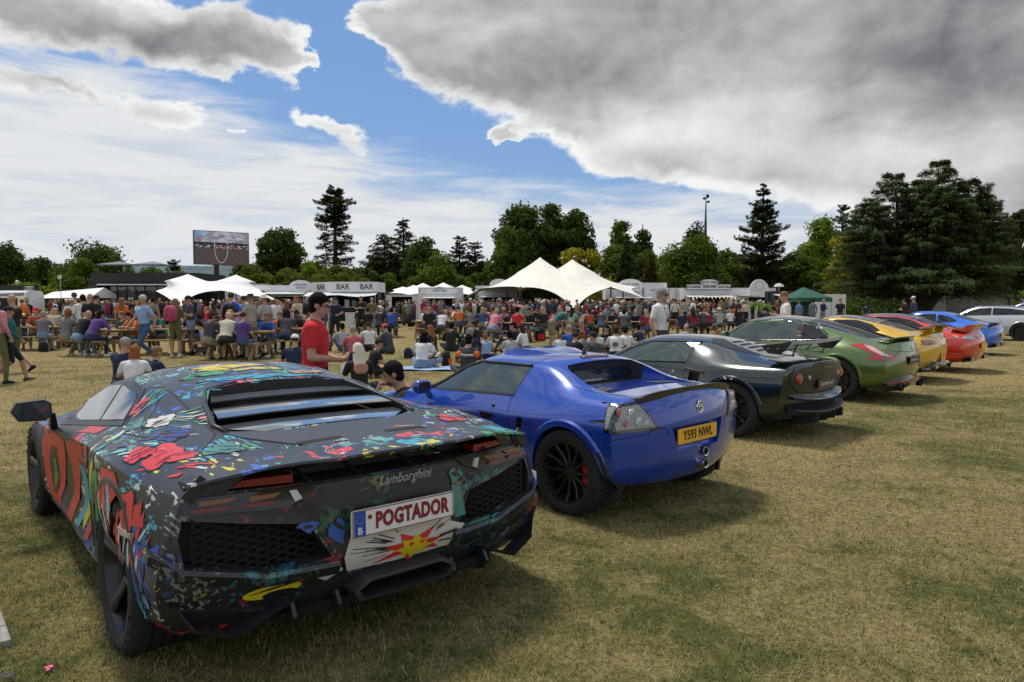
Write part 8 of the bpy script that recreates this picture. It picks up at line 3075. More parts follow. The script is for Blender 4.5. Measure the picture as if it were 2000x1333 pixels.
POSES={
 'stand':(std(),1.0),
 'stand_easy':(std(elL=(-.26,-.02,1.16),haL=(-.16,.20,1.10),elR=(.25,-.02,1.14),haR=(.24,.10,.92),knR=(.13,.08,.50),anR=(.17,.02,.085)),1.0),
 'stand_phone':(std(head=(0,.06,1.61),face=(0,1,-.45),elL=(-.25,.05,1.14),haL=(-.07,.27,1.20),elR=(.25,.05,1.14),haR=(.07,.27,1.18),pnL=(.6,-.3,.6),pnR=(-.6,-.3,.6)),1.0),
 'walk':(std(hz=.905,chest=(0,.04,1.27),knL=(-.10,.22,.50),anL=(-.10,.30,.10),knR=(.10,.06,.48),anR=(.10,-.34,.16),toeR=(.1,.9,-.45),toeL=(-.1,1,.15),elL=(-.25,-.14,1.14),haL=(-.24,-.10,.89),elR=(.25,.08,1.14),haR=(.23,.26,.97)),1.0),
 'walk_reach':(std(hz=.905,chest=(0,.04,1.27),knL=(-.10,.20,.50),anL=(-.10,.26,.10),knR=(.10,.02,.48),anR=(.10,-.30,.14),toeR=(.1,.9,-.35),elL=(-.24,.18,1.20),haL=(-.18,.44,1.20),elR=(.26,-.02,1.14),haR=(.26,.12,.92)),1.08),
 'stand_head':(std(elL=(-.30,.12,1.38),haL=(-.14,.16,1.56),hdL=(.6,-.1,.6),elR=(.26,-.04,1.14),haR=(.27,.05,.90)),1.0),
 'stand_shirt':(std(elL=(-.36,.05,1.28),haL=(-.14,.14,1.40),elR=(.36,.05,1.28),haR=(.14,.14,1.40),hdL=(.5,.2,.6),hdR=(-.5,.2,.6)),1.0),
 'stand_cross':(std(elL=(-.25,.06,1.16),haL=(-.05,.20,1.22),hdL=(1,.1,.0),elR=(.25,.06,1.16),haR=(.05,.20,1.18),hdR=(-1,.1,0)),1.04),
 'bend':(std(hz=.93,chest=(0,.30,1.14),neck=(0,.47,1.20),head=(0,.60,1.20),face=(0,.8,-.6),upright=0,elL=(-.22,.42,.90),haL=(-.18,.50,.66),elR=(.22,.42,.90),haR=(.18,.50,.66)),1.0),
 'sit':(sit(),1.0),
 'sit_lean':(sit(lean=.22,head=(0,.37,1.15),face=(0,1,-.35),elL=(-.26,.42,.78),haL=(-.08,.60,.84),elR=(.26,.42,.78),haR=(.08,.60,.84)),1.05),
 'sit_drink':(sit(lean=.06,elR=(.26,.20,.82),haR=(.10,.22,1.08),hdR=(-.4,.0,.9),elL=(-.24,.22,.76),haL=(-.14,.44,.78)),1.0),
 'sit_up':(sit(lean=.02,elL=(-.24,.06,.74),haL=(-.12,.28,.68),elR=(.24,.06,.74),haR=(.12,.28,.68)),1.04),
 'floor_hunch':(dict(pelvis=(0,0,.13),chest=(0,.08,.47),neck=(0,.16,.645),head=(0,.21,.775),face=(0,1,-.3),elL=(-.27,.20,.36),haL=(-.10,.40,.30),elR=(.27,.20,.36),haR=(.10,.40,.30),
       knL=(-.36,.34,.22),anL=(.08,.46,.09),knR=(.36,.34,.22),anR=(-.08,.36,.09),toeL=(1,.3,0),toeR=(-1,.3,0)),1.0),
 'floor_knees':(dict(pelvis=(0,0,.13),chest=(0,.04,.48),neck=(0,.08,.665),head=(0,.12,.80),elL=(-.27,.26,.42),haL=(-.12,.47,.46),elR=(.27,.26,.42),haR=(.12,.47,.46),
       knL=(-.16,.44,.48),anL=(-.16,.66,.085),knR=(.16,.44,.48),anR=(.16,.62,.085)),1.0),
 'floor_back':(dict(pelvis=(0,0,.13),chest=(0,-.10,.47),neck=(0,-.12,.655),head=(0,-.10,.79),elL=(-.30,-.24,.34),haL=(-.32,-.34,.08),hdL=(-.2,-.9,-.1),elR=(.30,-.24,.34),haR=(.32,-.34,.08),hdR=(.2,-.9,-.1),pnL=(0,0,-1),pnR=(0,0,-1),
      knL=(-.13,.46,.26),anL=(-.13,.84,.09),knR=(.13,.48,.14),anR=(.13,.90,.09),toeL=(-.2,.3,.9),toeR=(.2,.3,.9)),1.0),
 'floor_kneel':(dict(pelvis=(0,0,.26),chest=(0,.14,.58),neck=(0,.22,.75),head=(0,.28,.88),face=(0,1,-.4),elL=(-.24,.30,.50),haL=(-.12,.44,.34),elR=(.24,.30,.50),haR=(.12,.44,.34),
       knL=(-.14,.36,.075),anL=(-.12,-.06,.07),knR=(.14,.36,.075),anR=(.12,-.06,.07),toeL=(0,-1,-.1),toeR=(0,-1,-.1)),1.0),
 # close figures
 'near_phone':(std(head=(0,.055,1.615),face=(0,1,-.38),elL=(-.27,.02,1.12),haL=(-.075,.25,1.07),elR=(.27,.02,1.12),haR=(.065,.27,1.09),hdL=(.75,.65,.1),hdR=(-.75,.65,.1),pnL=(.2,-.35,.9),pnR=(-.2,-.35,.9),curlL=.75,curlR=.75),1.14),
 'near_stand':(std(elL=(-.27,-.06,1.15),haL=(-.26,.0,.90),elR=(.27,-.04,1.15),haR=(.26,.06,.90)),1.06),
 'near_chin':(dict(pelvis=(0,0,.13),chest=(0,.10,.47),neck=(0,.17,.655),head=(0,.25,.775),face=(0,1,-.12),elL=(-.24,.42,.40),haL=(-.06,.40,.62),hdL=(.35,-.25,.8),pnL=(.2,-1,.2),curlL=1.0,elR=(.28,.22,.38),haR=(.10,.44,.34),
      knL=(-.24,.42,.40),anL=(-.10,.62,.09),knR=(.34,.36,.24),anR=(-.02,.42,.09)),1.14),
 'near_woman':(dict(pelvis=(0,0,.13),chest=(0,.06,.46),neck=(0,.12,.64),head=(0,.17,.775),face=(-.1,1,-.4),elL=(-.24,.20,.34),haL=(-.16,.42,.36),elR=(.24,.20,.34),haR=(.10,.42,.34),hdL=(.1,.6,.7),
      knL=(-.34,.36,.20),anL=(.06,.48,.09),knR=(.34,.36,.20),anR=(-.08,.38,.09)),.86),
}
PM={}
def pose_mesh(k):
 if k not in PM:
  J,bw=POSES[k]
  near=k.startswith('near')
  PM[k]=build_pose('person_'+k,J,.0085 if near else .0165,bw,near)
 return PM[k]
def _sph(cx,cy,cz,rx,ry,rz,cut=None,n=20,m=12):
 V,F=[],[]
 for j in range(m+1):
  t_=math.pi*j/m
  for i in range(n):
   a=2*math.pi*i/n
   V.append((cx+rx*math.sin(t_)*math.cos(a),cy+ry*math.sin(t_)*math.sin(a),cz+rz*math.cos(t_)))
 for j in range(m):
  for i in range(n):
   F.append((j*n+i,(j+1)*n+i,(j+1)*n+(i+1) % n,j*n+(i+1) % n))
 return V,F
HAIRM={}
def HZ(y):
 """lower limit of the hair from nape to forehead"""
 return -.080 if y <-.03 else -.080+(y+.03)/.05*.055 if y < .02 else -.025+(y-.02)/.02*.055 if y < .04 else .030+(y-.04)/.03*.034 if y < .07 else .064
def hair_mesh(kind):
 if kind in HAIRM:
  return HAIRM[kind]
 mb=MB()
 rg=random.Random(len(HAIRM)+3)
 if kind in ('short','long','bun','bob'):
  V,F=_sph(0,-.012,.040,.083,.098,.094,n=28,m=18)
  V=[(x*(1+.05*rg.random()),y*(1+.04*rg.random()),z+.008*rg.random()) for x,y,z in V]
  # pull the lower rim up at the front so the face shows, hairline at the brow
  V=[(x,y,max(z,HZ(y)+.004*math.sin(x*130))) for x,y,z in V]
  mb.add(V,F)
  V,F=_sph(0,-.044,-.022,.070,.058,.070)
  mb.add([(x*(1+.05*rg.random()),y,z) for x,y,z in V],F)
 if kind == 'long':
  mb.loft([[(w*math.cos(a),-.055+y_+d*math.sin(a),z) for a in [2*math.pi*i/14 for i in range(14)]] for z,w,d,y_ in ((.07,.078,.055,0),(0,.100,.060,-.004),(-.07,.106,.055,-.010),(-.15,.112,.042,-.026),(-.24,.108,.032,-.048),(-.31,.080,.024,-.062),(-.36,.03,.01,-.066))])
 if kind == 'bob':
  mb.loft([[(w*math.cos(a),-.035+y_+d*math.sin(a),z) for a in [2*math.pi*i/14 for i in range(14)]] for z,w,d,y_ in ((.06,.084,.06,0),(-.04,.092,.062,-.0),(-.11,.094,.055,-.005),(-.15,.07,.04,-.0))])
 if kind == 'bun':
  V,F=_sph(0,-.125,.065,.042,.04,.040,n=12,m=8)
  mb.add(V,F)
 if kind == 'crop':
  V,F=_sph(0,-.010,.034,.0795,.0965,.0905,n=28,m=18)
  V=[(x,y,max(z,HZ(y))) for x,y,z in V]
  mb.add(V,F)
 if kind in ('cap','capback'):
  V,F=_sph(0,-.010,.045,.086,.102,.088)
  V=[(x,y,max(z,.038)) for x,y,z in V]
  mb.add(V,F)
  sg=1 if kind == 'cap' else -1
  mb.loft([[(x,sg*y,z) for x,y,z in r] for r in ([(-.07,.06,.048),(.07,.06,.048),(.07,.06,.040),(-.07,.06,.040)],[(-.06,.13,.040),(.06,.13,.040),(.06,.13,.033),(-.06,.13,.033)],[(-.03,.165,.032),(.03,.165,.032),(.03,.165,.027),(-.03,.165,.027)])])
 if kind == 'sunhat':
  mb.lathe([(.0,.145),(.06,.142),(.082,.125),(.088,.06),(.100,.052),(.165,.040),(.178,.030),(.165,.034),(.085,.045)],24,(0,-.01,.0))
 me=mb.mesh('hair_'+kind,[],ang=60)
 HAIRM[kind]=me
 return me
CM={}
def cloth(c,tag='cloth'):
 k=(tag,)+tuple(round(v,3) for v in c)
 if k not in CM:
  CM[k]=pm('%s_%d' % (tag,len(CM)),tuple(c),.85 if tag == 'cloth' else .92 if tag == 'hair' else .6,spec=.15 if tag == 'hair' else .4,bump=.25 if tag == 'cloth' else .1,bscale=30,var=.12,vscale=8)
 return CM[k]
SK=[(.42,.23,.15),(.50,.29,.20),(.36,.19,.12),(.46,.25,.17)]
SKD=[(.13,.07,.045)]
COL=dict(white=(.66,.66,.66),black=(.012,.012,.013),navy=(.014,.022,.055),grey=(.16,.165,.175),lgrey=(.36,.37,.38),red=(.50,.02,.025),maroon=(.24,.02,.045),pink=(.58,.22,.27),magenta=(.42,.12,.34),lblue=(.26,.38,.58),blue=(.03,.09,.34),
   teal=(.01,.12,.12),green=(.02,.09,.05),olive=(.11,.11,.045),khaki=(.22,.19,.12),beige=(.46,.38,.28),cream=(.55,.50,.40),orange=(.62,.14,.02),denim=(.045,.085,.17),ldenim=(.17,.24,.33),brown=(.10,.05,.03),purple=(.10,.05,.22),
   dgrey=(.05,.052,.058),stone=(.33,.30,.24),mint=(.25,.48,.40),rust=(.36,.08,.03))
HC=dict(brown=(.045,.025,.014),dark=(.012,.009,.007),blond=(.40,.27,.12),ginger=(.26,.09,.03),greyh=(.26,.25,.24),white=(.48,.46,.42),black=(.006,.005,.005),platinum=(.62,.56,.44),fair=(.20,.12,.06))
allpeople=[]
def person(px,py,pose,face,H=1.75,top='white',bot='navy',sleeve=0,shorts=0,hair='short',hc='brown',shoes='black',skin=0,label=None,group='people in the field',at_xy=None,z=0.0,name='person'):
 """face: direction the person faces, degrees: 0 away from the camera, 90 to the left, 180 towards the camera, -90 right"""
 me,Mh=pose_mesh(pose)
 loc=ground(px,py) if at_xy is None else Vector((*at_xy,0))
 o=bpy.data.objects.new(name,me)
 C.objects.link(o)
 if len(me.materials) < 6:
  for _ in range(6-len(me.materials)):
   me.materials.append(BLACKP)
 s=H/1.75
 o.location=(loc.x,loc.y,z)
 o.rotation_euler=(0,0,R_(face))
 o.scale=(s,s,s)
 col=lambda v:COL[v] if isinstance(v,str) else v
 sk=cloth((SK+SKD)[skin],'skin')
 tm,bm_=cloth(col(top)),cloth(col(bot))
 slots=[sk,tm,bm_,cloth(col(shoes)),tm if sleeve else sk,sk if shorts else bm_]
 for i,m in enumerate(slots):
  o.material_slots[i].link='OBJECT'
  o.material_slots[i].material=m
 if hair and hair != 'bald':
  hm_=hair_mesh(hair)
  if len(hm_.materials) < 1:
   hm_.materials.append(BLACKP)
  nm='cap' if hair.startswith('cap') else 'sun_hat' if hair == 'sunhat' else 'hair'
  if hair.startswith('cap'):
   h2=hair_mesh('crop')
   if len(h2.materials) < 1:
    h2.materials.append(BLACKP)
   q=link('hair',h2,o)
   q.matrix_local=Mh
   q.material_slots[0].link='OBJECT'
   q.material_slots[0].material=cloth(HC['brown'],'hair')
  h=link(nm,hm_,o)
  h.matrix_local=Mh
  h.material_slots[0].link='OBJECT'
  h.material_slots[0].material=cloth(HC[hc] if hc in HC and not hair.startswith('cap') and hair != 'sunhat' else col(hc),'hair' if nm == 'hair' else 'cloth')
 setp(o,label,'person',group)
 allpeople.append(o)
 return o
def on_head(o,pose,mb,name,mat,ang=40):
 q=mb.build(name,[mat],o,ang=ang)
 q.matrix_local=PM[pose][1]
 return q
def glasses(o,pose,dark=True):
 mb=MB()
 for sg in (1,-1):
  if dark:
   mb.lathe([(0,.004),(.022,.003),(.024,0),(0,-.003)],12,(sg*.032,.098,.012),'y')
  else:
   P=[(sg*.032+.022*math.cos(a),.099,.012+.016*math.sin(a)) for a in [2*math.pi*i/12 for i in range(13)]]
   mb.tube(P,.0022,4,cap=False)
  mb.bar((sg*.055,.096,.016),(sg*.079,.0,.012),.003,.006)
 mb.bar((-.012,.102,.014),(.012,.102,.014),.003)
 on_head(o,pose,mb,'glasses',BLACKP)
# ---------------------------------------------------------------- picnic tables
PINE=pm('picnic_timber',(.24,.155,.065),.75,var=.25,vscale=4,bump=.3,bscale=40)
TPARTS=[]
def table_parts():
 if TPARTS:
  return TPARTS
 for i in range(5):
  mb=MB()
  mb.box((0,(i-2)*.145,.74),(1.78,.138,.038))
  TPARTS.append(('top_plank',mb.mesh('top_plank',[PINE])))
 for sg in (1,-1):
  for k in (0,1):
   mb=MB()
   mb.box((0,sg*(.66+k*.135),.445),(1.78,.128,.038))
   TPARTS.append(('bench_plank',mb.mesh('bench_plank',[PINE])))
 for x in (-.62,.62):
  for sg in (1,-1):
   mb=MB()
   mb.bar((x,sg*.26,.72),(x,sg*.66,.0),.045,.095,up=(1,0,0))
   TPARTS.append(('leg',mb.mesh('leg',[PINE])))
  mb=MB()
  mb.box((x+.045,0,.40),(.04,1.56,.09))
  mb.box((x+.045,0,.70),(.04,.66,.045))
  TPARTS.append(('crossbeam',mb.mesh('crossbeam',[PINE])))
 return TPARTS
def picnic(px,py,rz,label,at_xy=None):
 loc=ground(px,py) if at_xy is None else Vector((*at_xy,0))
 t_=thing('picnic_table',label,'picnic table',(loc.x,loc.y,0),R_(rz),'wooden picnic tables')
 for n,me in table_parts():
  link(n,me,t_)
 return t_
def seat_at(tb,slot):
 """place at a table: slot (side, u): side +-1, u -.6..+.6 -> world xy and facing"""
 sd,u=slot
 R=Matrix.Rotation(tb.rotation_euler.z,3,'Z')
 p=R @ Vector((u,sd*.80,0))+Vector(tb.location)
 return (p.x,p.y),math.degrees(tb.rotation_euler.z)+(180 if sd > 0 else 0)
# ---------------------------------------------------------------- figures close to the cars
def near(px,Y):
 return (at(px,Y)[0],Y)
RM=person(0,0,'near_phone',-84,1.625,'red','black',0,0,'short','black',at_xy=near(612,6.6),label='stocky dark-haired person in bright red team t-shirt and glasses looking at a phone')
glasses(RM,'near_phone',False)
mb=MB()
mb.box((0,.335,1.12),(.078,.15,.010),Matrix.Rotation(.5,3,'X'))
o=mb.build('phone',[GLOSSK])
o.location,o.rotation_euler,o.scale=RM.location,RM.rotation_euler,RM.scale
setp(o,'black phone held by the person in red','phone')
# sleeve sponsors and chest shield of the red shirt
INKWH=pm('shirt_print_white',(.7,.7,.7),.7)
for bd,z_,sz in (('Ray-Ban',1.275,.040),('MAHLE',1.225,.030),('PIRELLI',1.190,.028)):
 q=text(bd,sz,INKWH,RM,(-.262,-.015,z_),(math.pi/2,0,-math.pi/2),'sleeve_lettering',ext=.004,offset=.0008,shear=.2 if bd[0] == 'R' else 0)
mb=MB()
mb.add([(-.125,.150,1.30),(-.045,.172,1.30),(-.045,.180,1.21),(-.125,.160,1.21)],[(0,1,2,3)])
q=mb.build('chest_patch',[INKWH],RM)
mb=MB()
mb.add([(-.110,.158,1.29),(-.060,.172,1.29),(-.060,.182,1.235),(-.085,.180,1.215),(-.110,.166,1.235)],[(0,1,2,3,4)])
mb.build('yellow_shield',[pm('shield_yellow',(.75,.50,.02),.6)],q)
CH=person(0,0,'near_chin',98,1.74,'black','dgrey',0,0,'short','dark',at_xy=near(818,6.9),z=.07,label='dark-haired person in black t-shirt sitting chin on hand between the two nearest cars')
BW=person(0,0,'near_woman',24,1.72,'black','black',0,0,'long','platinum',at_xy=near(702,11.3),label='person with long platinum hair in backless black dress holding a phone')
mb=MB()
mb.loft([ell_ring(Vector((0,-.062-.0,z_)),w_,.012,Vector((1,0,0)),Vector((0,1,0)),14) for z_,w_ in ((.42,.07),(.47,.11),(.52,.12),(.57,.10),(.59,.05))])
mb.build('bare_back',[cloth(SK[0],'skin')],BW,smooth=True)
mb=MB()
mb.box((-.17,.52,.46),(.075,.012,.15),Matrix.Rotation(-.5,3,'X'))
o=mb.build('phone',[pm('phone_white',(.6,.6,.62),.3)])
o.location,o.rotation_euler,o.scale=BW.location,BW.rotation_euler,BW.scale
setp(o,'white phone held by the platinum-haired person','phone')
WT=person(0,0,'near_stand',-128,1.80,'white','dgrey',0,0,'short','greyh',at_xy=near(1290,12.9),label='tall bearded person in white t-shirt with sunglasses and a black lanyard looking right')
glasses(WT,'near_stand')
mb=MB()
mb.tube([(.0,-.055,1.52),(-.06,.01,1.50),(-.055,.115,1.40),(-.01,.145,1.22),(.02,.145,1.22),(.065,.115,1.40),(.07,.01,1.50),(.0,-.055,1.52)],.006,5)
mb.box((.005,.152,1.18),(.05,.02,.06))
mb.build('lanyard',[BLACKP],WT)
mb=MB()
V,F=_sph(0,.028,-.060,.054,.070,.052,n=14,m=8)
mb.add(V,F)
on_head(WT,'near_stand',mb,'beard',cloth(HC['greyh'],'hair'))
for o_,k_ in ((RM,'near_phone'),(CH,'near_chin'),(WT,'near_stand')):
 mb=MB()
 for sg in (1,-1):
  mb.bar((sg*.020,.088,.036),(sg*.048,.078,.036),.006,.006)
 on_head(o_,k_,mb,'eyebrow',cloth(HC['dark'],'hair'))
 mb=MB()
 for sg in (1,-1):
  V,F=_sph(sg*.032,.078,.014,.012,.008,.006,n=8,m=6)
  mb.add(V,F)
 on_head(o_,k_,mb,'eye',pm('eye_dark',(.03,.025,.02),.2))
mb=MB()
V,F=_sph(0,.030,-.062,.050,.066,.040,n=14,m=8)
mb.add(V,F)
on_head(CH,'near_chin',mb,'stubble',cloth((.12,.075,.05),'hair'))
T=person
T(-4,750,'stand_easy',-10,1.66,(.52,.22,.24),'olive',1,0,'long','brown',label='person in long-sleeved dusty pink top half out of frame at the left edge')
T(20,747,'walk',-60,1.48,'teal','black',1,1,'cap','black','dgrey',label='child in teal sweatshirt, black shorts and black cap walking at far left')
T(30,728,'walk',80,1.74,'black','olive',0,1,'bald','brown','black',label='bald person with sunglasses, camouflage shorts and boots striding left')
T(238,768,'floor_knees',-8,1.80,'navy','dgrey',0,0,'crop','greyh',label='balding person in navy t-shirt sitting behind the wrapped car')
T(262,776,'floor_hunch',20,1.62,'white','navy',0,0,'bob','ginger',label='person with ginger bob and white top sitting behind the wrapped car')
T(290,772,'floor_hunch',-25,1.56,'navy','navy',0,1,'short','fair',label='boy in navy t-shirt sitting behind the wrapped car')
T(284,708,'walk',150,1.76,'lblue','denim',0,0,'crop','white','brown',label='older bald person in light blue short-sleeved shirt and jeans walking')
T(344,697,'stand_phone',6,1.66,'olive','olive',0,1,'long','fair','white',label='person in olive top and shorts with a pink backpack seen from behind')
T(374,692,'stand_phone',130,1.76,'dgrey','ldenim',0,1,'cap','black',label='person in striped grey t-shirt, flat black cap and denim shorts')
T(493,699,'walk_reach',78,1.78,'stone','khaki',0,0,'sunhat','black','black',label='long-haired person in black hat and stone shirt striding left with arm out')
T(519,692,'stand_easy',60,1.76,'lgrey','denim',0,0,'sunhat','cream',label='person in white brimmed hat, grey t-shirt and jeans')
T(543,682,'stand_head',170,1.74,'white','khaki',0,1,'short','dark',label='person in white t-shirt holding one hand to the head')
T(582,672,'stand_phone',150,1.80,'beige','denim',1,0,'long','ginger',label='person with long ginger hair and beard in beige shirt holding a beer')
T(606,662,'stand_easy',120,1.72,'red','khaki',0,1,'short','dark',label='person in red top with a black rucksack behind the beer drinker')
T(656,671,'stand_easy',178,1.74,'navy','black',0,0,'cap','navy',label='person in navy t-shirt, navy cap and black trousers carrying a clear bag')
T(640,652,'stand',10,1.75,'lgrey','denim',0,0,'short','greyh',label='person in grey-blue checked shirt with back turned near the bar')
T(648,650,'stand',10,1.78,(.10,.13,.2),'khaki',0,1,'crop','white',label='white-haired person in striped blue shirt near the bar')
T(706,652,'stand_cross',175,1.86,'black','black',0,0,'short','ginger',label='tall blond person in black polo with one arm across the chest')
T(727,653,'stand',8,1.80,'olive','ldenim',0,0,'crop','greyh',label='person in olive t-shirt and pale jeans with a black jacket on the shoulder')
T(760,652,'bend',75,1.74,'black','denim',0,0,'short','dark',label='person in black top and dark jeans bending over a picnic table')
T(575,742,'floor_hunch',10,1.75,'navy','dgrey',0,0,'cap','white',label='person in navy t-shirt and white cap sitting behind the red-shirted person')
T(692,706,'floor_knees',22,1.76,(.45,.10,.12),'navy',0,1,'crop','greyh',label='balding person in red, white and navy striped t-shirt sitting on the grass')
T(672,688,'floor_knees',40,1.7,'lgrey','denim',1,0,'short','black',label='person in grey hoodie sitting behind the striped t-shirt')
T(722,687,'floor_knees',30,1.74,'white','black',0,0,'cap','black',label='person in white t-shirt and black cap sitting on the grass')
T(762,692,'floor_hunch',60,1.76,'dgrey','dgrey',0,0,'cap',(.62,.08,.05),label='person in charcoal t-shirt and bright red cap beside a black rucksack')
T(724,738,'floor_hunch',-60,1.55,'black','black',0,1,'cap','black',skin=0,label='small person in black cap resting the face on one hand')
T(823,722,'floor_hunch',-18,1.68,'white','ldenim',0,0,'long','black',skin=2,label='person with long black hair in white t-shirt sitting on a pale blue blanket')
T(847,698,'floor_knees',60,1.70,'black','black',0,1,'long','ginger',label='person with auburn hair in a black vest hugging a small child')
T(838,700,'floor_hunch',-120,1.0,'white','white',0,0,'short','brown',label='small child in white held by the auburn-haired person')
T(880,688,'floor_hunch',-6,1.78,'black','black',1,0,'short','black',label='person all in black sitting cross-legged with back to the cars')
T(933,684,'floor_knees',70,1.78,'black','dgrey',0,0,'short','brown',label='brown-haired person in black t-shirt sitting sideways on the grass')
T(913,742,'floor_hunch',-5,1.74,(.04,.04,.045),'dgrey',0,0,'short','black',skin=3,label='black-haired person in charcoal and orange team shirt sitting back turned')
T(918,712,'floor_knees',-5,1.74,'navy','navy',0,0,'crop','greyh',label='grey-haired person in navy t-shirt sitting beyond the team shirt')
T(950,706,'floor_hunch',12,1.42,'lblue','navy',0,1,'short','fair',label='fair-haired boy in pale blue t-shirt sitting on the grass')
T(1010,688,'floor_knees',72,1.76,'black','dgrey',0,0,'short','dark',label='dark-haired bearded person in black t-shirt sitting sideways near the roof scoop')
T(1028,690,'floor_hunch',60,1.66,'white','dgrey',1,0,'long','brown',label='person in white sweatshirt sitting behind the bearded person')
T(1000,712,'floor_hunch',20,1.62,'lgrey','dgrey',0,0,'short','black',skin=4,label='curly black-haired person showing just above the blue car roof')
T(1028,662,'stand_easy',25,1.66,(.22,.27,.23),'denim',0,0,'short','dark',label='person in sage green vest and jeans leaning on a table')
T(1030,648,'bend',80,1.98,'pink','navy',1,0,'bald','dark',label='large bald person in pink shirt leaning over a table')
T(1078,684,'bend',-70,1.72,(.03,.13,.15),'khaki',0,1,'short','brown',label='brown-haired person in teal t-shirt bending forward on the grass')
T(1095,702,'floor_hunch',5,1.40,(.5,.58,.66),'navy',0,1,'short','fair',label='boy in white and blue t-shirt sitting with an arm round him')
T(1114,700,'floor_knees',10,1.76,'blue','navy',0,1,'crop','greyh',label='grey-haired person in royal blue shirt sitting beside the boy')
T(1138,690,'floor_kneel',165,1.80,'navy','olive',0,0,'short','greyh',label='grey-haired person in navy t-shirt with folded arms facing the cars')
T(1134,714,'floor_hunch',-20,1.64,'grey','dgrey',1,0,'bun','ginger',label='person with ginger bun just above the blue car roof')
T(1118,716,'floor_hunch',-30,1.60,'black','black',1,0,'cap','black',label='person in black cap low beside the ginger bun')
T(1172,728,'floor_hunch',40,1.74,'dgrey','dgrey',1,0,'cap','black',label='person in black cap and grey padded vest sitting close behind the blue car')
T(1168,706,'floor_hunch',20,1.72,(.55,.55,.55),'black',0,0,'short','dark',label='person in black-and-white patterned t-shirt sitting on the grass')
T(1202,704,'floor_hunch',-12,1.74,'white','black',0,0,'short','brown',label='brown-haired person in white t-shirt with a printed back')
T(1220,700,'floor_hunch',-12,1.70,'white','dgrey',1,0,'short','dark',label='dark-haired person in white hoodie beside the printed t-shirt')
T(1188,690,'floor_knees',140,1.62,'black','dgrey',0,0,'long','dark',label='long dark-haired person in black facing the white t-shirts')
T(1256,690,'floor_kneel',35,1.50,'navy','navy',0,1,'short','black',label='child in navy and pale blue kneeling beside the tall white t-shirt')
T(1336,690,'floor_hunch',-30,1.70,'lblue','navy',0,0,'bald','brown',label='bald person in pale blue polo just above the dark green roof')
T(1352,690,'floor_hunch',150,1.68,(.14,.16,.2),'navy',0,0,'cap','black',label='bearded person in black cap beside the bald one above the dark roof')
T(1384,716,'floor_kneel',-110,1.56,(.20,.34,.40),'navy',0,0,'short','fair',label='brown-haired boy in teal-blue t-shirt looking right above the dark green car')
T(1408,694,'floor_hunch',-4,1.84,'rust','black',0,0,'cap','dgrey',label='person in dark red t-shirt in a low black chair seen from behind')
T(1432,706,'floor_hunch',-70,1.72,'lgrey','grey',0,0,'short','dark',label='dark-haired person with glasses in grey t-shirt by the green car')
T(1208,634,'stand_easy',175,1.80,'maroon','navy',0,0,'bald','brown',label='bald person in raspberry polo shirt standing among the tables')
T(1318,645,'stand',0,1.76,'cream','black',1,0,'cap','navy',label='person in cream shirt and black trousers seen from behind')
T(1336,644,'stand',8,1.78,'stone','black',1,0,'short','dark',label='person in stone shirt and black trousers seen from behind')
T(1373,640,'stand_shirt',178,1.86,'beige','navy',0,0,'cap','black',label='tall person in beige t-shirt and black cap holding both shoulder straps')
T(1456,640,'stand_easy',190,1.70,(.55,.42,.38),'black',1,0,'long','fair',label='fair-haired person in pale pink jacket over a long black dress')
T(1536,680,'stand_phone',75,1.82,'white','stone',0,1,'crop','fair',at_xy=near(1536,17),label='sturdy person in white t-shirt looking left behind the green car roof')
T(1560,640,'stand',10,1.66,(.10,.22,.5),'khaki',0,1,'short','fair',label='fair-haired person in bright blue top before the green gazebo')
T(1587,640,'stand',5,1.76,'grey','grey',1,0,'short','dark',label='person in plain grey top in front of the green gazebo')
T(1606,642,'stand_phone',-80,1.78,'navy','grey',1,0,'bald','brown',label='bald person in navy jumper and grey trousers by the cabin')
T(1640,645,'walk',165,1.80,'black','dgrey',0,0,'short','ginger',label='ginger-bearded person in black polo walking towards the cars')
T(1766,652,'stand_cross',40,1.76,(.035,.02,.015),'navy',0,0,'short','dark',label='dark-haired person in black and brown top standing behind the red car')
T(1783,652,'stand',35,1.86,(.03,.05,.11),'grey',1,0,'cap','white',label='person in white cap and navy checked jumper standing behind the red car')
T(1999,646,'stand_phone',60,1.90,'lblue','grey',0,0,'short','dark',label='person in pale blue at the right edge by the silver car')
T(1690,640,'stand',0,1.5,'navy','grey',0,0,'short','dark',label='small dark-haired person under the great cedar')
T(480,676,'sit_up',5,1.86,(.22,.04,.14),'khaki',0,0,'cap','dgrey',z=.0,at_xy=(at(474,21.5)[0],21.5),label='broad person in red and purple striped t-shirt on a bench, back turned')
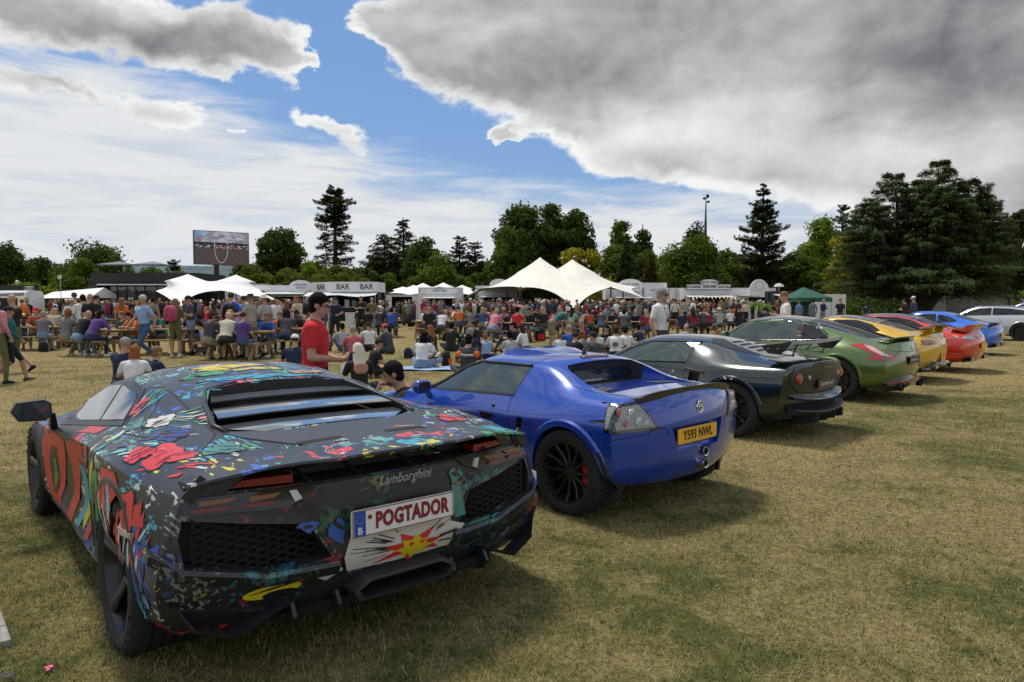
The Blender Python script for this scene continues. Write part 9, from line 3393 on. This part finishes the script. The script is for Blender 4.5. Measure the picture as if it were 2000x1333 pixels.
for a_ in ((178,690,'stand',-10,1.82,'black','navy',0,0,'bald','brown','broad bald person in black t-shirt standing with back turned at left'),
   (165,688,'stand_phone',30,1.80,'white','lgrey',1,0,'short','dark','dark-haired person in white and grey top among the left tables'),
   (190,684,'stand',-30,1.78,'black','dgrey',1,0,'cap','black','person in black hoodie and cap among the left tables'),
   (142,676,'stand_easy',20,1.70,'white','navy',1,0,'sunhat','beige','person in straw hat and white hoodie at the left tables'),
   (240,668,'stand',10,1.70,'orange','navy',0,0,'long','ginger','person with long auburn hair in orange top near the pavilion'),
   (46,668,'stand',60,1.70,'orange','black',0,0,'cap','orange','person in orange cap and orange t-shirt near the van'),
   (56,664,'stand_easy',170,1.74,'black','black',1,0,'sunhat','khaki','person in khaki sun hat and black jacket near the van'),
   (453,690,'stand',5,1.84,'blue','navy',0,0,'cap','navy','tall person in royal blue t-shirt with black rucksack, back turned'),
   (478,684,'stand_easy',30,1.76,(.1,.3,.5),'dgrey',0,0,'cap','black','person in bright blue top left of the black hat'),
   (300,664,'stand',0,1.74,'khaki','khaki',0,0,'short','dark','person in khaki shirt with small rucksack near the white tent'),
   (555,664,'stand_phone',100,1.72,'dgrey','black',0,0,'short','dark','person in charcoal top left of the beige shirt'),
   (1286,640,'stand',15,1.72,'white','navy',0,0,'short','dark','person in plain white t-shirt behind the tall one with the lanyard'),
   (1248,638,'stand_easy',-10,1.66,'grey','denim',1,0,'bob','blond','person with blond bob in grey-blue top right of the raspberry polo'),
   (1228,632,'stand',175,1.76,'black','black',0,0,'short','brown','person in black t-shirt under the right tip of the cream tent'),
   (1185,634,'stand_cross',160,1.80,'black','dgrey',0,0,'cap','black','person in black cap and black top left of the raspberry polo'),
   (748,634,'stand_easy',10,1.72,'black','dgrey',0,0,'bald','brown','person in black printed t-shirt right of the bar kiosk'),
   (850,628,'stand',20,1.74,'white','denim',0,0,'short','greyh','person in white t-shirt before the fries stall'),
   (1355,634,'stand',0,1.74,(.5,.5,.5),'black',0,0,'short','dark','person in striped white shirt before the duck stall')):
 T(a_[0],a_[1],a_[2],a_[3],a_[4],a_[5],a_[6],a_[7],a_[8],a_[9],a_[10],label=a_[11])
# ---------------------------------------------------------------- tables with the people sitting at them
rs=random.Random(12)
WH=['left of the white tent','before the white stretch tent','before the bar kiosk','before the small peaked tents','left of the cream tent','under the cream tent','right of the cream tent','before the duck stall','by the palm']
XB=[300,560,750,900,990,1180,1290,1430,3000]
where=lambda px:WH[next(i for i,b in enumerate(XB) if px < b)]
TABLES=[(62,684,20),(150,676,12),(203,694,-25),(118,664,5),(328,692,3),(470,700,-8),(536,690,5),(745,659,4),(846,662,-6),(915,652,8),(998,668,-20),(1078,660,8),(1170,655,0),(1230,664,10),(1378,654,-5),(1412,648,10),(1340,640,0)]
tabs=[]
for i,(px,py,rz) in enumerate(TABLES):
 tabs.append((px,picnic(px,py,rz,'x')))
for (Y,x0,x1,n) in ((34,-22,19,9),(40,-24,22,10),(47,-31,22,11),(54,-36,16,9)):
 for i in range(n):
  x=x0+(x1-x0)*(i+.5)/n+rs.uniform(-.6,.6)
  y=Y+rs.uniform(-1.2,1.2)
  px=1000+FPX*x/y
  if any(abs(px-q) < 22 and abs(t.location.y-y) < 3 for q,t in tabs) or px > 1540 or px <-20:
   continue
  tabs.append((px,picnic(0,0,rs.uniform(-25,25),'x',(x,y))))
TOPS=['white','white','black','black','black','black','black','navy','navy','navy','grey','dgrey','dgrey','white','lgrey','lgrey','red','maroon','lblue','blue','teal','green','olive','beige','pink','orange','denim','cream','purple','rust','mint']
CN=dict(lgrey='pale grey',dgrey='charcoal',lblue='light blue',ldenim='pale denim',fair='fair',greyh='grey',rust='dark rust',mint='mint green',stone='stone')
cn=lambda c:CN.get(c,c)
HAIRS=[('short','brown'),('short','dark'),('short','black'),('crop','greyh'),('bald','brown'),('cap','black'),('cap','navy'),('cap','white'),('cap','red'),('long','blond'),('long','brown'),('long','dark'),('bob','blond'),('short','ginger'),('short','fair'),('bun','brown'),('short','greyh'),('short','brown'),('short','dark'),('crop','brown'),('sunhat','cream')]
def hair_words(h,c):
 return {'short':f'{cn(c)}-haired person','crop':f'person with cropped {cn(c)} hair','bald':'bald person','cap':f'person in {cn(c)} cap','long':f'person with long {cn(c)} hair','bob':f'person with {cn(c)} bob','bun':f'person with {cn(c)} bun','sunhat':f'person in {cn(c)} sun hat'}[h]
auto=[]
WOODCOUNT=0
CUPM=pm('clear_cup',(.55,.50,.40),.2,coat=.5)
BEER=pm('beer_cup',(.50,.28,.05),.2,coat=.5)
BOXM=pm('food_box',(.62,.60,.56),.7)
cup_me=MB().lathe([(0,0),(.030,0),(.040,.11),(.036,.11),(.028,.01)],10).mesh('cup',[CUPM])
beer_me=MB().lathe([(0,0),(.030,0),(.040,.12),(.0,.12)],10).mesh('cup',[BEER])
box_me=MB().box((0,0,.035),(.18,.14,.07)).mesh('food_box',[BOXM])
ntab=len(tabs)
for i,(px,tb) in enumerate(tabs):
 Y=tb.location.y
 slots=[(-1,-.5),(-1,.0),(-1,.5),(1,-.5),(1,.0),(1,.5)]
 rs.shuffle(slots)
 k=rs.choice([3,4,4,5,5,6]) if Y < 36 else rs.choice([4,5,5,6])
 if i == 4:
  k=3
 for sl in slots[:k]:
  xy,f=seat_at(tb,sl)
  tp,(h,hc)=rs.choice(TOPS),rs.choice(HAIRS)
  pose=rs.choice(['sit','sit','sit_lean','sit_drink','sit_up'])
  sk_=rs.choice([0,1,2,3,0,1,3,4])
  bt=rs.choice(['denim','navy','black','khaki','dgrey','ldenim'])
  o=person(0,0,pose,f+rs.uniform(-14,14),rs.uniform(1.62,1.86),tp,bt,int(rs.random() < .25),int(rs.random() < .4),h,hc,rs.choice(['black','white','dgrey']),sk_,at_xy=xy,group='people seated at the picnic tables')
  o['label']=f'{hair_words(h, hc)} in {cn(tp)} seated {where(px)}'
  auto.append(o)
 for q in range(rs.choice([1,2,3])):
  m_,nm,lb=rs.choice([(cup_me,'cup','clear plastic cup'),(beer_me,'cup','cup of beer'),(box_me,'food_box','pale card food box')])
  R=Matrix.Rotation(tb.rotation_euler.z,3,'Z')
  p=R @ Vector((rs.uniform(-.7,.7),rs.uniform(-.25,.25),.76))+Vector(tb.location)
  o=link(nm,m_,None,p)
  setp(o,f'{lb} on a picnic table {where(px)}','cup' if nm == 'cup' else 'food box','cups and food boxes on the tables')
  auto.append(o)
 tb['label']=f'wooden picnic table {where(px)}' if Y > 30 else f'wooden picnic table near the grass edge {where(px)}'
 auto.append(tb)
# standing and strolling people further back
for i in range(150):
 Y=rs.uniform(30,58)
 px=rs.uniform(60,1545)
 x=at(px,Y)[0]
 if any((Vector((x,Y,0))-Vector(t.location)).length < 1.5 for _,t in tabs):
  continue
 if len(allpeople) > 296:
  break
 tp,(h,hc)=rs.choice(TOPS),rs.choice(HAIRS)
 pose=rs.choice(['stand','stand_easy','stand_easy','stand_phone','walk','stand_cross'])
 bt=rs.choice(['denim','navy','black','khaki','dgrey','ldenim'])
 o=person(0,0,pose,rs.uniform(0,360),rs.uniform(1.60,1.88),tp,bt,int(rs.random() < .25),int(rs.random() < .4),h,hc,'dgrey',rs.choice([0,1,2,3,0,1,4]),at_xy=(x,Y),group='people standing in the crowd')
 act={'stand':'standing','stand_easy':'standing relaxed','stand_phone':'looking at a phone','walk':'walking','stand_cross':'standing arms folded'}[pose]
 o['label']=f'{hair_words(h, hc)} in {cn(tp)} {act} {where(px)}'
 auto.append(o)
# tell same-worded neighbours apart by their place from the left
byl={}
for o in auto:
 byl.setdefault(o['label'],[]).append(o)
ORD=['leftmost','second from left','third from left','fourth from left','fifth from left','sixth from left','seventh from left','eighth from left','ninth from left','tenth from left','eleventh from left','twelfth from left']
for lb,L in byl.items():
 if len(L) > 1:
  L.sort(key=lambda o:o.location.x/o.location.y)
  for j,o in enumerate(L):
   if j < len(ORD) or j == len(L)-1:
    o['label']=lb+', '+(ORD[j] if j < len(L)-1 else 'rightmost')
# remaining dense far crowd beyond the 300 built singly: one joined mass
mb=MB()
smo=PM['stand'][0]
crowd_col=[cloth(COL[c]) for c in ('black','navy','white','dgrey','maroon','black','olive','grey')]+[cloth(SK[0],'skin'),cloth(HC['brown'],'hair'),cloth(HC['blond'],'hair')]
for i in range(520):
 Y=rs.uniform(43,61)
 px=rs.choice([rs.uniform(90,620),rs.uniform(740,1545),rs.uniform(900,1300)])
 x=at(px,Y)[0]
 h=rs.uniform(1.58,1.85)
 w=rs.uniform(.19,.25)
 a=rs.uniform(0,3.14)
 c=rs.randrange(8)
 ca,sa=math.cos(a),math.sin(a)
 ax,ay=Vector((ca,sa,0)),Vector((-sa,ca,0))
 mb.loft([ell_ring(Vector((x,Y,z)),ww,dd,ax,ay,8) for z,ww,dd in ((h-.95,w*.8,.13),(h-.60,w*.78,.13),(h-.38,w*1.05,.14),(h-.31,w*.8,.10),(h-.27,.06,.06))],m=c)
 mb.loft([ell_ring(Vector((x,Y,z)),ww,dd,ax,ay,8) for z,ww,dd in ((0,w*.55,.09),(h-.93,w*.85,.13))],m=rs.choice([0,1,3]))
 mb.loft([ell_ring(Vector((x,Y,z)),ww,ww*1.15,ax,ay,8) for z,ww in ((h-.27,.045),(h-.20,.07),(h-.10,.082),(h-.07,.08))],m=8)
 mb.loft([ell_ring(Vector((x,Y,z)),ww,ww*1.15,ax,ay,8) for z,ww in ((h-.12,.085),(h-.04,.078),(h,.03))],m=rs.choice([9,10,0,2]))
o=mb.build('far_crowd',crowd_col,None,smooth=True)
setp(o,'dense far crowd of standing people in front of the food stalls','crowd',kind='stuff')
# ---------------------------------------------------------------- bags, pushchairs, bins on the field
def bag(px,py,c,label,s=1.0,rz=0,accent=None,at_xy=None,z=0,cat='backpack'):
 loc=ground(px,py) if at_xy is None else Vector((*at_xy,0))
 b_=thing('backpack',label,cat,(loc.x,loc.y,z),R_(rz))
 m=cloth(COL[c] if isinstance(c,str) else c)
 mb=MB()
 mb.loft([[(a*w,bb*d,zz) for a,bb in ((-1,-.6),(-.6,-1),(.6,-1),(1,-.6),(1,.6),(.6,1),(-.6,1),(-1,.6))] for zz,w,d in ((0,.13*s,.07*s),(.03*s,.16*s,.10*s),(.22*s,.16*s,.10*s),(.36*s,.13*s,.08*s),(.42*s,.07*s,.04*s))])
 mb.build('bag_body',[m],b_,smooth=True)
 mb=MB()
 mb.loft([[(a*w,-.10*s+bb*.03*s,zz) for a,bb in ((-1,-1),(1,-1),(1,1),(-1,1))] for zz,w in ((.04*s,.11*s),(.19*s,.11*s),(.22*s,.09*s))])
 mb.build('front_pocket',[cloth(COL[accent]) if accent else m],b_,ang=50)
 mb=MB()
 for sg in (1,-1):
  mb2=MB()
  mb2.tube([(sg*.07*s,.07*s,.38*s),(sg*.08*s,.15*s,.28*s),(sg*.09*s,.13*s,.12*s),(sg*.09*s,.08*s,.05*s)],.012*s,6)
  mb2.build('strap',[m],b_,smooth=True)
 return b_
g0=ground(344,697)
bag(0,0,(.42,.07,.13),'raspberry pink backpack worn by the person in olive shorts',1.05,186,at_xy=(g0.x-.03,g0.y-.22),z=1.02)
g0=ground(606,662)
bag(0,0,'black','black rucksack worn by the person in red near the bar',1.1,300,at_xy=(g0.x-.16,g0.y-.14),z=1.05)
g0=ground(453,690)
bag(0,0,'black','black rucksack on the back of the tall person in royal blue',1.1,180,at_xy=(g0.x,g0.y-.2),z=1.05)
bag(156,684,'dgrey','dark grey rucksack standing on the grass by the left tables',1.2,15)
bag(175,681,'brown','brown and orange bag hanging by the left bench',1.0,-20,'orange')
bag(748,690,'black','large black rucksack next to the red cap',1.25,10)
bag(820,652,'dgrey','grey rucksack standing under the middle tables',1.3,0)
bag(856,653,'black','black rucksack leaning at the middle table bench',1.2,20)
bag(1055,666,'black','black and red rucksack on the grass before the cream tent',1.3,10,'red')
bag(872,716,'black','black and orange bag lying flat on the grass',.9,80,'orange')
bag(797,700,'navy','small navy bag beside the long black-haired person',.7,0)
bag(85,688,'black','black bag dropped on the grass by the left bench',.8,60)
# blanket
loc=ground(824,722)
mb=MB()
n=12
V_,F_=[],[]
for i in range(n+1):
 for j in range(n+1):
  u,v=i/n-.5,j/n-.5
  V_.append((u*1.5+.05*math.sin(7*v),v*.95+.04*math.cos(6*u),.035+.012*math.sin(11*u+5*v)))
F_=[(i*(n+1)+j,(i+1)*(n+1)+j,(i+1)*(n+1)+j+1,i*(n+1)+j+1) for i in range(n) for j in range(n)]
mb.add(V_,F_)
setp(mb.build('blanket',[cloth(COL['lblue'])],None,smooth=True,loc=(loc.x,loc.y,0)),'pale blue picnic blanket under the long black-haired person','blanket')
def pushchair(px,py,rz,label):
 loc=ground(px,py)
 p=thing('pushchair',label,'pushchair',(loc.x,loc.y,0),R_(rz))
 for sx in (-.25,.25):
  for y,r in ((.38,.09),(-.28,.12)):
   mb=MB()
   mb.lathe([(r*.5,-.02),(r*.9,-.022),(r,-.01),(r,.01),(r*.9,.022),(r*.5,.02)],20,(sx,y,r),'x')
   mb.build('wheel',[RUBBER],p,ang=40)
  mb=MB()
  mb.tube([(sx*.9,.38,.12),(sx*.9,.12,.48),(sx*.9,-.36,1.02)],.014,6)
  mb.tube([(sx*.9,-.28,.14),(sx*.9,.12,.48)],.014,6)
  mb.build('frame',[BLACKP],p,smooth=True)
 mb=MB()
 mb.tube([(-.22,-.36,1.02),(.22,-.36,1.02)],.018,6)
 mb.build('handle',[BLACKP],p,smooth=True)
 mb=MB()
 mb.loft([[(-.2,.30,.42),(.2,.30,.42),(.2,.30,.36),(-.2,.30,.36)],[(-.2,-.08,.42),(.2,-.08,.42),(.2,-.08,.36),(-.2,-.08,.36)],[(-.2,-.26,.82),(.2,-.26,.82),(.2,-.32,.80),(-.2,-.32,.80)]])
 mb.build('seat',[cloth(COL['dgrey'])],p,ang=40)
 mb=MB()
 mb.loft([[(.23*math.cos(a),-.22+.30*math.sin(t_)*(.2+.8*math.sin(a)),.78+.26*math.sin(a)*math.cos(t_*.8)) for a in [math.pi*i/10 for i in range(11)]] for t_ in (0,.4,.8,1.2)],False,cap=False)
 mb.build('hood',[cloth(COL['black'])],p,smooth=True,fix=False)
 mb=MB()
 mb.box((0,.05,.18),(.34,.5,.14))
 mb.build('basket',[cloth(COL['dgrey'])],p)
 mb=MB()
 mb.loft([ell_ring(Vector((0,.06,z)),w,.12,Vector((1,0,0)),Vector((0,1,0)),10) for z,w in ((.42,.14),(.52,.17),(.66,.14),(.72,.06))])
 mb.build('blanket',[cloth(COL['lgrey'])],p,smooth=True)
pushchair(405,694,172,'black pushchair with grey blanket standing beside the left tables')
pushchair(955,662,70,'black pushchair with lilac cloth next to the magenta dress')
# the magenta dress
dr=person(0,0,'sit_up',25,1.76,'magenta','magenta',0,0,'bun','blond','beige',0,at_xy=(at(985,31)[0],31),label='person with blond bun in off-shoulder magenta dress seated on a bench')
mb=MB()
mb.loft([ell_ring(Vector((0,y,z)),w,d,Vector((1,0,0)),Vector((0,1,0)),16) for z,w,d,y in ((.06,.34,.30,.12),(.25,.30,.27,.12),(.48,.26,.26,.10),(.60,.20,.17,.03),(.75,.17,.13,.0))])
mb.build('skirt',[cloth(COL['magenta'])],dr,smooth=True)
# bins and barriers
for px,py,lb in ((684,640,'cream plastic bin near the tall blond person'),(1556,628,'grey metal bin beside the green gazebo')):
 loc=ground(px,py)
 mb=MB()
 mb.lathe([(0,0),(.26,0),(.30,.86),(.32,.88),(.32,.93),(.27,.93),(.26,.1)],24)
 setp(mb.build('bin',[WPN2 if 'cream' in lb else STEEL],None,ang=40,loc=(loc.x,loc.y,0)),lb,'bin')
# beer in hand
g0=ground(582,672)
o=link('cup',beer_me,None,(g0.x+.02,g0.y-.33,1.22))
o.scale=(1.3,1.3,1.4)
setp(o,'cup of beer held by the ginger-haired person','cup')
# print on the team shirts seen from behind
for nm,px in (('charcoal',0),):
 q=[o for o in allpeople if 'charcoal and orange team shirt' in o['label']][0]
 t_=text('McLaren',.075,INKWH,q,(0,-.075,.50),(math.pi/2+.25,0,0),'back_lettering',ext=.012,shear=.25)
 mb=MB()
 for sg in (1,-1):
  m2=MB()
  V,F=_sph(sg*.175,.075,.505,.066,.070,.075,n=12,m=8)
  m2.add(V,F)
  m2.build('orange_shoulder',[cloth(COL['orange'])],q,smooth=True)
q=[o for o in allpeople if 'printed back' in o['label']][0]
mb=MB()
mb.loft([ell_ring(Vector((0,-.085,z)),w,.012,Vector((1,0,0)),Vector((0,1,0)),12) for z,w in ((.38,.05),(.42,.085),(.47,.08),(.50,.03))])
mb.build('shirt_print',[cloth(COL['grey'])],q,smooth=True)
